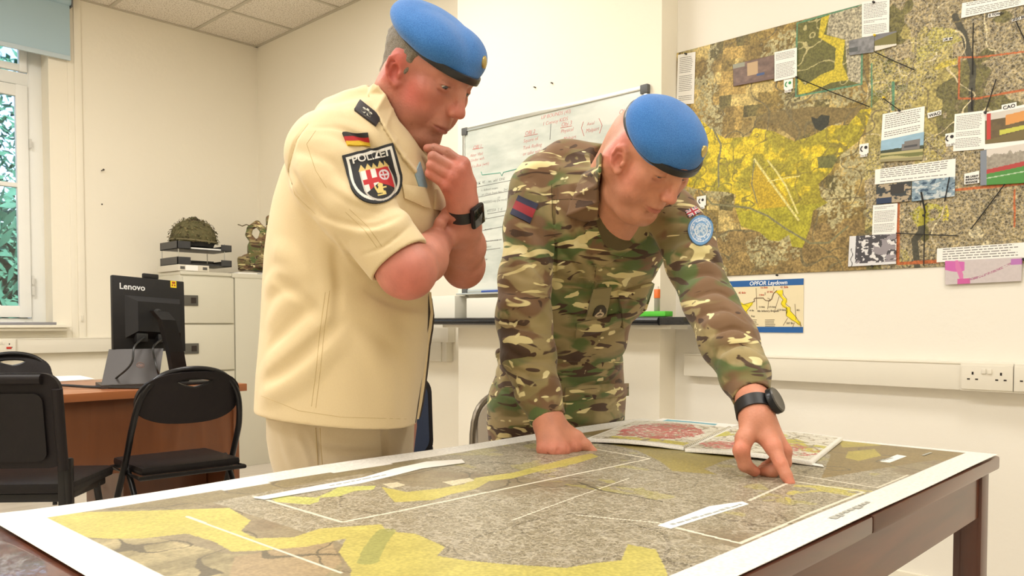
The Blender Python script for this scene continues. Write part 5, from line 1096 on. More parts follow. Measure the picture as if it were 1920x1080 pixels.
# ------------------------------------------------------------------ skin, hair, cloth
def tint_mat(name, base, rough=.5, bump=.1, bscale=300, sss=0, spec=.4, var=.08, vscale=40):
    m = bpy.data.materials.new(name); m.use_nodes = True; t = m.node_tree; b = t.nodes['Principled BSDF']; b.inputs['Roughness'].default_value = rough; b.inputs['Specular IOR Level'].default_value = spec
    a = t.nodes.new('ShaderNodeAttribute'); a.attribute_name = 'tint'; tc = t.nodes.new('ShaderNodeTexCoord'); n = t.nodes.new('ShaderNodeTexNoise'); n.inputs['Scale'].default_value = vscale; n.inputs['Detail'].default_value = 5
    t.links.new(tc.outputs['Object'], n.inputs['Vector']); mr = t.nodes.new('ShaderNodeMapRange'); mr.inputs[1].default_value = .3; mr.inputs[2].default_value = .7; mr.inputs[3].default_value = 1-var; mr.inputs[4].default_value = 1+var
    t.links.new(n.outputs['Fac'], mr.inputs[0]); v = t.nodes.new('ShaderNodeVectorMath'); v.operation = 'SCALE'; t.links.new(a.outputs['Color'], v.inputs[0]); t.links.new(mr.outputs[0], v.inputs['Scale']); t.links.new(v.outputs[0], b.inputs['Base Color'])
    if sss: b.inputs['Subsurface Weight'].default_value = sss; b.inputs['Subsurface Radius'].default_value = (.012,.005,.003); b.inputs['Subsurface Scale'].default_value = .5
    n2 = t.nodes.new('ShaderNodeTexNoise'); n2.inputs['Scale'].default_value = bscale; n2.inputs['Detail'].default_value = 4; t.links.new(tc.outputs['Object'], n2.inputs['Vector'])
    bp = t.nodes.new('ShaderNodeBump'); bp.inputs['Strength'].default_value = bump; bp.inputs['Distance'].default_value = .003; t.links.new(n2.outputs['Fac'], bp.inputs['Height']); t.links.new(bp.outputs[0], b.inputs['Normal'])
    return m
skinm = tint_mat('skin', None, .48, .22, 260, .12)
def head_sdf(S_, P):
    """P: dict of proportions; the current frame is the head's own: x forward, y left, z up, origin between the ears"""
    w = P.get('w', 1.0); jw = P.get('jaw', 1.0); cx, cz, ca, cb = P['cr']
    S_.ell((cx,0,cz), (ca,.077*w,cb), k=.02)
    S_.ell((.036,0,cz-.002), (.056,.063*w,.060*cb/.084), k=.02)
    S_.ell((.030,0,-.028), (.057,.061*w,.074), k=.02)
    for s in (-1,1):
        S_.cone((-.012,s*.056*jw,-.050), (.058,s*.024*jw,-.104), .021, .018, k=.03)
        S_.cone((-.012,s*.058*jw,-.050), (-.008,s*.064*w,.0), .020, .018, k=.03)
        S_.ell((.055,s*.045*w,-.018), (.026,.022,.021), k=.018)           # cheekbone
        S_.ell((.050,s*.041*jw,-.055), (.030,.022,.032), k=.02)         # cheek
        S_.cone((.083,s*.007,.0255), (.066,s*.046,.0265), .0095, .0085, k=.014)   # brow ridge
        S_.ell((.094,s*.032,.006), (.0135,.0165,.0105), k=.012, mode='s')         # socket
    S_.ell((.073,0,-.060), (.026,.030,.028), k=.015)
    S_.cone((.070,-.010,-.104), (.070,.010,-.104), P.get('chin', .0185), P.get('chin', .0185), k=.02)
    if P.get('dbl'): S_.ell((.035,0,-.112), (.045,.045,.024), k=.03)
    S_.ell((.078,0,-.004), (.020,.0125,.028), k=.012)
    # nose
    nl = P.get('nose', 0)
    S_.chain([(.086,0,.020),(.098,0,.004),(.113+nl,0,-.022)], [.0075,.0078,.0090], k=.010, kk=.006); S_.ell((.1155+nl,0,-.0275), (.0098,.0105,.0090), k=.005)
    S_.ell((.098,0,-.030), (.016,.013,.012), k=.010)
    for s in (-1,1):
        S_.ell((.1045,s*.0125,-.0325), (.0090,.0062,.0068), k=.005)
        S_.ell((.1085,s*.0058,-.0405), (.0042,.0027,.0030), k=.002, mode='s')
        S_.chain([(.100,s*.019,-.032),(.092,s*.029,-.050),(.086,s*.031,-.066)], [.0022,.0028,.0018], k=.009, mode='s')   # fold to the mouth corner
    # lips
    S_.chain([(.0845,-.0235,-.0680),(.0950,-.010,-.0640),(.0975,0,-.0650),(.0950,.010,-.0640),(.0845,.0235,-.0680)], [.0022,.0046,.0046,.0046,.0022], k=.005, kk=.003)
    S_.chain([(.0845,-.021,-.0700),(.0945,-.009,-.0735),(.0955,0,-.0742),(.0945,.009,-.0735),(.0845,.021,-.0700)], [.0020,.0050,.0055,.0050,.0020], k=.005, kk=.003)
    S_.chain([(.0860,-.0265,-.0685),(.0965,-.012,-.0682),(.1010,0,-.0690),(.0965,.012,-.0682),(.0860,.0265,-.0685)], [.0010,.0013,.0014,.0013,.0010], k=.003, mode='s')
    S_.ell((.0945,0,-.0865), (.008,.018,.0045), k=.008, mode='s')
    # eyelids round each ball, opened by a slit
    op = P.get('open', .0030); ez = P.get('lidz', .0035)
    for s in (-1,1):
        S_.ell((.0735,s*.032,.0065), (.0142,.0150,.0138), k=.006)
        S_.ell((.0880,s*.0325,ez), (.0120,.0130,op), k=.0015, mode='s')
        S_.chain([(.0865,s*.017,.0115),(.0885,s*.030,.0165),(.0800,s*.046,.0115)], .0009, k=.003, mode='s')
        S_.chain([(.0840,s*.018,-.0060),(.0835,s*.032,-.0095),(.0770,s*.044,-.0065)], .0010, k=.004, mode='s')
    for (a, b) in P.get('furrow', []): S_.chain([a, b], .0008, k=.004, mode='s')
    # ears
    et = P.get('ear', ((-.012,.022),(.006,-.036)))
    (tx,tz),(lx,lz) = et; cx_, cz_ = (tx+lx)/2, (tz+lz)/2; ang = math.atan2(lx-tx, tz-lz); hz = math.hypot(lx-tx, tz-lz)/2/.0325
    for s in (-1,1):
        def E(u, v, o):  # u across (forward +), v along (up +), o outwards; the rim stands off the skull at the back
            u *= .74; v *= hz; ca, sa = math.cos(ang), math.sin(ang); return (cx_+u*ca-v*sa, s*(.0725*w+o*1.15+max(0,-u-.000)*.60), cz_+u*sa+v*ca)
        S_.ell(E(-.006,.004,-.001), (.0165,.0095,.026), rot=(0,-math.degrees(ang),-s*20), k=.008)
        S_.ell(E(-.004,.002,.004), (.0165,.0045,.028), rot=(0,-math.degrees(ang),-s*28), k=.004)
        S_.chain([E(.012,.008,.003),E(.010,.024,.005),E(-.002,.0315,.007),E(-.0145,.024,.008),E(-.0185,.006,.008),E(-.0155,-.010,.007),E(-.008,-.021,.006),E(.003,-.029,.004),E(.009,-.025,.001)], [.0030,.0032,.0034,.0036,.0034,.0032,.0036,.0052,.004], k=.004, kk=.002)
        S_.ell(E(.001,-.004,.0090), (.0090,.0070,.0135), rot=(0,-math.degrees(ang),0), k=.004, mode='s')
        S_.chain([E(-.001,.018,.0085),E(-.010,.016,.0095),E(-.0125,.002,.0095)], .0020, k=.003, mode='s')
        S_.ell(E(.0125,-.006,.004), (.0045,.0045,.0060), k=.004)
    return S_
def head_tint(base, P):
    base = np.array(S(*base)); R, t, sc = P['R'], P['t'], P['s']
    def fn(vp):
        q = ((vp-t) @ R)/sc; x, y, z = q[:,0], q[:,1], q[:,2]; n = len(vp); c = np.tile(base, (n,1))
        g_ = lambda cx, cy, cz, r: np.exp(-(((x-cx)**2+(np.abs(y)-cy)**2+(z-cz)**2)/(r*r)))
        def mixc(c, col, w): w = np.clip(w, 0, 1)[:,None]; return c*(1-w)+np.array(S(*col))*w
        sm = lambda v: np.clip(v, 0, 1); G = lambda a: np.exp(-np.minimum(a, 30))
        rd = P['red']; c = mixc(c, rd, .80*P.get('cheek', 1)*g_(.045,.060,-.035,.042)); c = mixc(c, rd, .65*g_(.112,0,-.027,.018)); c = mixc(c, P.get('earc', rd), .85*sm((np.abs(y)-.0715*P['w'])/.005)*G(((x+.010)/.028)**4+((z+.004)/.042)**6))
        c = mixc(c, P['lip'], .8*G((((x-.095)/.014)**2+(y/.024)**2+((z+.0695)/.0078)**2)**3))
        if P.get('stub') is not None: c = mixc(c, P['stub'], P.get('stubw', .35)*sm((-.048-z)/.02)*sm((z+.135)/.02)*sm((x+.01)/.03)*G((((z+.0695)/.010)**2+(y/.026)**2)**2*-1) if False else P.get('stubw', .35)*sm((-.048-z)/.02)*sm((z+.135)/.02)*sm((x-.0)/.03))
        if P.get('scalp') is not None: c = mixc(c, P['scalp'], .45*sm(((.012-x)+(z-.02)*.5)/.03)*sm((z+.055)/.02)*sm((.079-np.abs(y))/.006))
        c = mixc(c, P['brow'], P.get('browa', .55)*G((((x-.079)/.03)**2+((np.abs(y)-.033)/.020)**2+((z-.0265-.10*(.033-np.abs(y))*(np.abs(y)>.033))/.0042)**2)**2))
        c = mixc(c, (70,40,34), .80*G(((z-P.get('lidz', .0035)-.0024+.1*np.maximum(0,np.abs(y)-.036))/.0015)**2+((np.abs(y)-.032)/.0125)**6)*sm((x-.068)/.01))
        c = mixc(c, (150,84,72), .35*G(((x-.085)/.012)**2+((np.abs(y)-.032)/.016)**2+((z+.008)/.006)**2))
        return c
    return fn
eyew = mat('eye_white', S(214,204,196), .25, noise=.03); iris = mat('iris', S(84,92,100), .2); pup = mat('pupil', (.01,.01,.01), .1)
def eyes(R, t, sc, parent, look=(.85,0,-.5), col=None):
    for s in (-1,1):
        c = t+R @ (np.array([.0735,s*.032,.0065])*sc); l = R @ (np.array(look)/np.linalg.norm(look)); cw = Vector(toworld(c)); lw = Vector(toworld(l)); u = lw.orthogonal().normalized(); M = frame(cw, u, lw.cross(u)); r = .0122*sc
        prof = lambda a0, a1, rr: [(max(rr*math.sin(a), 1e-5), rr*math.cos(a)) for a in np.linspace(a0, a1, 12)]
        # frame's third axis is right x up
        o = MB().lathe(prof(math.pi, 0, r), 24, M=M).build('eyeball', eyew, parent, smooth=True)
        MB().lathe(prof(.62, 0, r*1.012), 20, M=M).build('iris', col or iris, o, smooth=True); MB().lathe(prof(.28, 0, r*1.02), 16, M=M).build('pupil', pup, o, smooth=True)
def furry(name, base, hi, scale=900, rough=.9, bump=.5, stretch=(1,1,1), sheen=.3):
    m = mat(name, base, rough, noise=.25, nscale=18, sheen=sheen); t = m.node_tree; b = t.nodes['Principled BSDF']; tc = t.nodes.new('ShaderNodeTexCoord'); mp = t.nodes.new('ShaderNodeMapping'); mp.inputs['Scale'].default_value = stretch
    n = t.nodes.new('ShaderNodeTexNoise'); n.inputs['Scale'].default_value = scale; n.inputs['Detail'].default_value = 3; t.links.new(tc.outputs['Object'], mp.inputs[0]); t.links.new(mp.outputs[0], n.inputs['Vector'])
    bp = t.nodes.new('ShaderNodeBump'); bp.inputs['Strength'].default_value = bump; bp.inputs['Distance'].default_value = .002; t.links.new(n.outputs['Fac'], bp.inputs['Height']); t.links.new(bp.outputs[0], b.inputs['Normal'])
    cr = t.nodes.new('ShaderNodeValToRGB'); cr.color_ramp.elements[0].position = .35; cr.color_ramp.elements[1].position = .65; cr.color_ramp.elements[0].color = (*base,1); cr.color_ramp.elements[1].color = (*hi,1)
    t.links.new(n.outputs['Fac'], cr.inputs[0]); t.links.new(cr.outputs[0], b.inputs['Base Color']); return m
beretm = furry('beret_wool', S(46,106,178), S(64,126,196), 500, .95, .45, (1,1,1), .25)
bandm = mat('beret_leather_band', (.014,.014,.016), .35, noise=.2, bump=.1)

def pgrid(quad, nu, nv):
    """pixel grid over a quad given bottom-left, bottom-right, top-right, top-left"""
    u, v = np.meshgrid(np.linspace(0,1,nu), np.linspace(0,1,nv)); u = u.ravel()[:,None]; v = v.ravel()[:,None]; q = [np.array(a, float) for a in quad]
    return q[0]*(1-u)*(1-v)+q[1]*u*(1-v)+q[2]*u*v+q[3]*(1-u)*v, u[:,0], v[:,0]
def smooth_grid(A, nu, nv, it=2):
    A = A.reshape(nv, nu, -1)
    for _ in range(it):
        B_ = np.pad(A, ((1,1),(1,1),(0,0)), 'edge'); A = (B_[:-2,1:-1]+B_[2:,1:-1]+B_[1:-1,:-2]+B_[1:-1,2:]+4*A)/8
    return A.reshape(nu*nv, -1)
def cloth_patch(sdf, quad, nu, nv, f0, f1, name, material, parent, fn=None, mask=None, th=.0016, lift=.0006, label=None, sm=2, puff=0):
    """a sewn-on piece that follows the garment; fn(u, v) gives its woven colours, mask(u, v) its outline"""
    px, u, v = pgrid(quad, nu, nv); p, g_ = sdf.hits(px, f0, f1); g_ = smooth_grid(g_, nu, nv, 6); g_ /= np.linalg.norm(g_, axis=1)[:,None]; p = smooth_grid(p, nu, nv, sm)
    pf = puff*(np.sin(np.pi*u)*np.sin(np.pi*v))[:,None] if puff else 0
    a = toworld(p+g_*(lift+th+pf)); b = toworld(p-g_*.003)
    i = np.arange(nu*nv).reshape(nv, nu); F = np.stack([i[:-1,:-1], i[:-1,1:], i[1:,1:], i[1:,:-1]], -1).reshape(-1,4)
    if mask is not None: uc = u[F].mean(1); vc = v[F].mean(1); F = F[mask(uc, vc)]
    e = np.concatenate([F[:,[k,(k+1)%4]] for k in range(4)]); ek = np.sort(e, 1); _, inv, cnt = np.unique(ek, axis=0, return_inverse=True, return_counts=True); bd = e[cnt[inv.ravel()] == 1]; N = nu*nv
    side = np.stack([bd[:,0], bd[:,1], bd[:,1]+N, bd[:,0]+N], -1)[:, ::-1]; used = np.unique(F)
    mb = MB(); mp = -np.ones(2*N, int); keep = np.concatenate([used, np.unique(bd)+N]); mp[keep] = np.arange(len(keep)); allv = np.concatenate([a, b])[keep]
    me = bpy.data.meshes.new(name); me.from_pydata([tuple(x) for x in allv], [], [list(mp[f]) for f in F]+[list(mp[f]) for f in side]); me.materials.append(material)
    me.polygons.foreach_set('use_smooth', [True]*len(me.polygons)); me.set_sharp_from_angle(angle=math.radians(50))
    if fn is not None:
        c = fn(u, v); c = np.concatenate([c, np.zeros((N,1))], 1); c = np.concatenate([c, c])[keep]; at_ = me.color_attributes.new('print', 'FLOAT_COLOR', 'POINT'); at_.data.foreach_set('color', c.astype(np.float32).ravel())
    o = bpy.data.objects.new(name, me); COL.objects.link(o); link_child(o, parent); GRID[name] = (a.reshape(nv, nu, 3), g_.mean(0))
    if label: o['label'] = label
    return o
GRID = {}
def cloth_line(sdf, pts, f0, f1, r, material, parent, name, dense=6, lift=0, mb=None, n=6):
    """thread, seam or piping along the surface"""
    P_ = []
    for (a, b), (c, d) in zip(pts[:-1], pts[1:]):
        for k in range(dense): P_.append((a+(c-a)*k/dense, b+(d-b)*k/dense))
    P_.append(pts[-1]); p, g_ = sdf.hits(P_, f0, f1); w = toworld(p+g_*lift); m = mb or MB(); m.tube([Vector(q) for q in w], r, n)
    return m if mb else m.build(name, material, parent, smooth=True)
def cloth_text(sdf, txt, quad, f0, f1, material, parent, name, size=1.0, off=(0,0), lift=.003, sx=1.0, bold=.0):
    """embroidered letters: laid out in the unit square of the quad, then carried onto the garment"""
    t = MB(); text_mb(t, txt, size, Matrix.Identity(4), bold=bold); vs = np.array(t.v); u = vs[:,0]*sx+off[0]; v = vs[:,1]+off[1]
    A, nrm = GRID[quad]; nv_, nu_ = A.shape[:2]; top = (vs[:,2] > 0); x = np.clip(u, 0, .999)*(nu_-1); y = np.clip(v, 0, .999)*(nv_-1); i = x.astype(int); j = y.astype(int); fx = (x-i)[:,None]; fy = (y-j)[:,None]
    w = A[j,i]*(1-fx)*(1-fy)+A[j,i+1]*fx*(1-fy)+A[j+1,i]*(1-fx)*fy+A[j+1,i+1]*fx*fy; w = w+toworld(nrm/np.linalg.norm(nrm))*(lift+.0006*top[:,None])
    m = MB(); m.add([Vector(a) for a in w], t.f); return m.build(name, material, parent)

def crpx(pts, k=6):
    P_ = [np.array(p[:2], float) for p in pts]; N = len(P_); out = []
    for i in range(N-1):
        p0, p1, p2, p3 = P_[max(i-1,0)], P_[i], P_[i+1], P_[min(i+2,N-1)]
        for j in range(k): t = j/k; out.append(.5*((2*p1)+(p2-p0)*t+(2*p0-5*p1+4*p2-p3)*t*t+(3*p1-p0-3*p2+p3)*t**3))
    out.append(P_[-1]); return out
def drape(S_, items, f0, f1):
    """lay folds on the cloth: each item is (path, height, width, 'r' ridge or 'g' groove); heights fade out at both ends"""
    paths = [crpx(it[0], 5) for it in items]; flat_ = [q for p in paths for q in p]; P_, N_ = S_.hits(flat_, f0, f1, .006); i = 0
    for it, pa in zip(items, paths):
        n = len(pa); p = P_[i:i+n]; g_ = smooth_grid(N_[i:i+n], n, 1, 2); g_ /= np.linalg.norm(g_, axis=1)[:,None]; i += n; t = np.linspace(0, 1, n); h = it[1]*np.sin(np.pi*np.clip(t*.94+.03, 0, 1))**.6-(.25*it[2])*(1-np.sin(np.pi*t)**.4); R_ = it[2]
        ok = np.linalg.norm(np.diff(p, axis=0, prepend=p[:1]), axis=1) < .06
        if not ok.all(): continue
        if it[3] == 'r': S_.chain(list(p-g_*(R_-h)[:,None]), R_, k=it[2]*.9)
        else: S_.chain(list(p+g_*(R_-h)[:,None]), R_, k=it[2]*.7, mode='s')
# ================================================================== THE TWO MEN: heads
H1 = dict(R=hrot(32, 35.8, 2), t=np.array([-.164, 1.573, 1.500]), s=1.0, cr=(-.004,.030,.083,.063), w=.99, jaw=1.0, ear=((-.010,.010),(.010,-.042)), chin=.0185, open=.0031, lidz=.0035,
    red=(186,88,76), lip=(162,80,72), stub=(136,98,84), stubw=.35, brow=(150,112,84), browa=.45, furrow=[((.058,-.048,.060),(.080,-.020,.062)),((.064,.040,.058),(.080,.015,.058))])
H2 = dict(R=hrot(54, 49, 2), t=np.array([.283, 1.653, 1.366]), s=1.0, cr=(.010,.027,.073,.062), w=1.04, jaw=1.10, ear=((.008,.008),(.021,-.046)), chin=.020, dbl=True, open=.0018, lidz=.0005, nose=-.002,
    cheek=.6, red=(208,122,106), lip=(174,88,78), stub=(176,122,100), stubw=.25, brow=(150,100,70), browa=.35, scalp=(176,128,104))
def beret(P, name, parent, lab, k=1.0, mod=None, badge=None):
    S_ = Sdf(); S_.frame(P['R'], P['t'], P['s'])
    mod(S_)
    def wr(p): q = ((p-P['t'].astype(p.dtype)) @ P['R'].astype(p.dtype)); return .0026*n3(q, 24, 2)+.0008*n3(q, 60, 5)
    S_.disp(wr, P['t']+P['R'] @ np.array([0,0,.08]), .25)
    S_.frame(P['R'], P['t'], P['s']); cx, cz, ca, cb = P['cr']; S_.ell((cx-.002,0,cz), (ca+.001,.078*P['w'],cb+.001), k=.003, mode='s')
    o = sculpt(S_, name, beretm, .0028, parent, relax=2)
    d = P['R'] @ np.array(badge or (.80,.36,.40)); d /= np.linalg.norm(d); c0 = P['t']+P['R'] @ np.array([.0,0,.03]); t = np.linspace(.05, .18, 261); p = (c0+t[:,None]*d).astype(np.float32); v = S_.evalp(p[:,None], p.astype(float), .01)[:,0]; j = np.nonzero(v < 0)[0]; q = c0+t[j.max() if len(j) else 120]*d
    n_ = Vector(toworld(d)).normalized(); r_ = n_.cross(Vector((0,0,1))).normalized(); M = frame(Vector(toworld(q)), -r_, n_.cross(-r_)); M = M if (M.to_3x3() @ Vector((0,0,1))).dot(n_) > 0 else frame(Vector(toworld(q)), r_, n_.cross(r_))
    bm_ = bpy.data.materials.get('badge_metal') or mat('badge_metal', S(196,176,110), .35, metal=.7); MB().lathe([(.0115,-.003),(.0115,.0012),(.009,.0024),(.003,.0032)], 20, M=M).build('cap_badge', bm_, o, smooth=True)
    return o
def band(P, parent, z0, z1, zs, a=.0945, b=.0830, cx=.003, hgt=.015, dip=None, yo=0):
    m = MB(); N = 64; vs = []
    for i in range(N):
        t = 2*math.pi*i/N; x = cx+a*math.cos(t); y = yo+b*P['w']*math.sin(t); z = z0*(1+math.cos(t))/2+z1*(1-math.cos(t))/2+(zs-(z0+z1)/2)*abs(math.sin(t))**1.5
        if dip: z += dip(t)
        nx, ny = math.cos(t)/a, math.sin(t)/b; L = math.hypot(nx, ny); nx /= L; ny /= L
        for du, dz in ((0,-hgt/2),(.0050,-hgt/2+.001),(.0058,0),(.0050,hgt/2-.001),(0,hgt/2),(-.004,0)):
            vs.append(Vector(toworld(P['t']+P['R'] @ (np.array([x+nx*du, y+ny*du, z+dz])*P['s']))))
    fs = [[i*6+k, i*6+(k+1)%6, ((i+1)%N)*6+(k+1)%6, ((i+1)%N)*6+k] for i in range(N) for k in range(6)]
    m.add(vs, fs); return m.build('leather_band', bandm, parent, smooth=True)
def hair_sdf(P, th=.005):
    S_ = Sdf(); S_.frame(P['R'], P['t'], P['s']); w = P['w']
    cx, cz, ca, cb = P['cr']; S_.ell((cx-.006,0,cz), (ca+.011,.077*w+th,cb+th), k=.01); S_.ell((.018,0,.040), (.060,.0665*w+th,.060), k=.02); S_.ell((-.038,0,-.025), (.052,.058*w,.055), k=.02)
    S_.plane((.030,0,.028), (1,0,-.55), k=.012, rad=.3); S_.plane((0,0,.068), (0,0,1), k=.01, rad=.3); S_.plane((-.055,0,-.072), (.42,0,-1), k=.010, rad=.3)
    for s in (-1,1): S_.ell((.010,s*.0715*w,.002), (.011,.0055,.024), rot=(0,12,0), k=.006)
    def wr(p): return .0012*n3(p, 160, 1)+.0008*n3(p, 330, 4)
    S_.disp(wr, P['t'], .25); return S_
def mod1(S_):
    S_.ell((.002,0,.056), (.094,.083,.028), rot=(0,12,0), k=.01)
    S_.ell((-.010,-.012,.070), (.096,.090,.035), rot=(9,9,0), k=.02)
    S_.ell((.040,.028,.064), (.044,.046,.036), rot=(0,20,0), k=.02)
    S_.ell((-.038,-.012,.076), (.058,.062,.028), rot=(4,8,0), k=.02)
    S_.ell((.030,-.045,.066), (.050,.040,.030), rot=(20,20,0), k=.02)
def mod2(S_):
    S_.ell((.010,0,.050), (.087,.086,.028), rot=(0,16,0), k=.01)
    S_.ell((.016,-.050,.050), (.066,.036,.032), rot=(14,16,0), k=.02)
    S_.ell((.010,-.012,.060), (.080,.083,.036), rot=(10,12,0), k=.02)
    S_.ell((.043,.020,.058), (.044,.044,.032), rot=(0,18,0), k=.02)
    S_.ell((-.002,-.010,.068), (.056,.064,.029), rot=(4,8,0), k=.02)
BAND1 = (.033, .070, .044); BAND2 = (.027, .056, .038)
hair1m = furry('grey_hair', S(84,76,64), S(146,136,118), 520, .8, .8, (1,1,2.2))
# ================================================================== MAN IN THE CREAM SHIRT
man1 = empty('person', toworld(V(640,850,1.72))[:2].tolist()+[0], 'man in a cream police shirt and blue beret standing with one hand at his chin', 'person')
P = H1
creamm = furry('cream_cotton', S(226,206,154), S(234,216,168), 1400, .75, .12, (1,1,1), .25)
def cloth_mat(name, c1, c2, weave=1500):
    m = furry(name, S(*c1), S(*c2), weave, .78, .10, (1,1,1), .2); return m
creamm = cloth_mat('cream_cotton', (217,195,152), (227,207,166)); trm = cloth_mat('beige_trouser_cotton', (206,188,154), (216,200,168)); seamm = mat('cream_seam_thread', S(196,172,124), .8)
def arm1(S_):
    S_.chain([V(615,292,1.48), V(690,400,1.45), V(757,506,1.43)], [.050,.046,.041], k=.02, kk=.01)
    S_.chain([V(757,506,1.43), V(767,508,1.432), V(795,486,1.50), V(822,452,1.580)], [.042,.0435,.041,.030], k=.03, kk=.02)
    S_.chain([V(700,300,1.80), V(800,420,1.78), V(872,503,1.715)], [.05,.045,.040], k=.02, kk=.01)
    S_.chain([V(866,506,1.715), V(868,492,1.70), V(871,462,1.66), V(869,425,1.60), V(866,398,1.575)], [.034,.0400,.0415,.033,.0285], k=.02, kk=.015)
S_ = Sdf(); S_.frame(P['R'], P['t'], P['s']); head_sdf(S_, P); S_.frame()
S_.cone(P['t']+P['R']@np.array([-.022,0,-.035]), V(722,272,1.63), .053, .064, k=.04)
S_.cone(P['t']+P['R']@np.array([-.030,0,-.01]), V(722,262,1.62), .046, .055, k=.03)
S_.chain([V(690,290,1.64), V(640,520,1.66), V(630,770,1.72)], [.10,.12,.12], k=.03)
for a, b in (((612,300,1.50),(690,300,1.64)), ((700,300,1.80),(690,300,1.64))): S_.cone(V(*a), V(*b), .05, .08, k=.03)
S_.chain([V(640,800,1.66), V(645,1000,1.68), V(650,1250,1.72)], [.10,.07,.045], k=.02); S_.chain([V(700,800,1.86), V(700,1000,1.88), V(700,1200,1.92)], [.10,.07,.045], k=.02)
arm1(S_)
# right hand tucked into the crook of the left arm
S_.cone(V(818,455,1.580), V(838,415,1.600), .026, .022, k=.004)
for a, b, c in (((838,420,1.612),(848,402,1.632),(862,398,1.66)), ((832,410,1.61),(842,396,1.63),(858,390,1.655)), ((846,432,1.615),(856,416,1.64),(870,412,1.665))): S_.chain([V(*a), V(*b), V(*c)], [.011,.0095,.008], k=.005, kk=.004)
S_.chain([V(818,440,1.560), V(826,418,1.556), V(836,399,1.568)], [.0130,.0115,.0095], k=.004, kk=.004)
S_.chain([V(828,440,1.556), V(834,416,1.560)], .0016, k=.004, mode='s')
# left hand with the index finger at the chin
df = 0
W0 = V(866,396,1.572)
S_.chain([W0, V(867,380,1.562)], [.0285,.026], k=.012)
mc = [V(866,308,1.530), V(858,320,1.518), V(849,333,1.516), V(838,348,1.522)]
for m_, rr in zip(mc, (.0150,.0150,.0145,.0140)): S_.cone(V(866,382,1.562), m_, .024, rr, k=.010)
S_.chain([V(874,384,1.568), V(876,345,1.556), V(866,312,1.538)], [.020,.016,.013], k=.014, kk=.008)
for m_ in mc: S_.ell(m_+np.array([.001,-.005,.0]), (.0095,.0080,.0095), k=.006)
S_.chain([mc[0], V(838,287,1.520), V(815,278,1.522), V(801,278,1.530)], [.0115,.0105,.0090,.0078], k=.004, kk=.002)
S_.chain([mc[1], V(812,294,1.505), V(811,300,1.526), V(828,310,1.540)], [.0112,.0104,.0090,.008], k=.0035, kk=.002)
S_.chain([mc[2], V(809,310,1.506), V(809,316,1.528), V(826,324,1.542)], [.0108,.0100,.0088,.008], k=.0035, kk=.002)
S_.chain([mc[3], V(806,325,1.512), V(808,330,1.532), V(822,336,1.544)], [.0100,.0092,.0080,.007], k=.0035, kk=.002)
S_.chain([V(866,362,1.562), V(846,325,1.556), V(820,296,1.552), V(808,284,1.548)], [.016,.0135,.0115,.009], k=.008, kk=.004)
for a, b in (((846,310,1.50),(818,291,1.49)), ((840,324,1.50),(816,305,1.49)), ((830,338,1.50),(813,322,1.495))): S_.chain([V(*a), V(*b)], .0012, k=.0035, mode='s')
for a, b in (((834,292,1.508),(841,283,1.512)), ((811,283,1.513),(815,271,1.518))): S_.chain([V(*a), V(*b)], .0007, k=.002, mode='s')
ht = head_tint((192,132,112), P)
def tint1(vp):
    c = ht(vp); px_ = vp[:,0]/vp[:,1]*FPX+CX; z = vp[:,2]; w = np.clip((1.33-z)/.02, 0, 1)*((px_ > 690)); n = n3(vp, 26, 3)*.5+.5
    arm = np.array(S(194,130,112)); c = c*(1-w[:,None])+arm*w[:,None]
    def blob(q, r, col, a):
        nonlocal c; k = a*np.exp(-((vp-q)**2).sum(1)/(r*r))[:,None]; c = c*(1-k)+np.array(S(*col))*k
    for q in mc: blob(q, .016, (196,94,82), .55)
    blob(V(765,530,1.40), .045, (220,120,112), .6); blob(V(870,530,1.71), .035, (196,110,88), .5); blob(V(850,350,1.52), .04, (206,110,92), .4)
    for q in (V(801,278,1.53), V(811,296,1.505), V(808,312,1.505), V(805,327,1.51)): blob(q, .010, (214,112,96), .4)
    return c
body1 = sculpt(S_, 'body', skinm, .0021, man1, color=tint1, relax=1); eyes(P['R'], P['t'], P['s'], man1); skin1 = S_
sculpt(hair_sdf(P), 'hair', hair1m, .002, man1)
b1 = beret(P, 'beret', man1, 0, mod=mod1); band(P, b1, *BAND1)
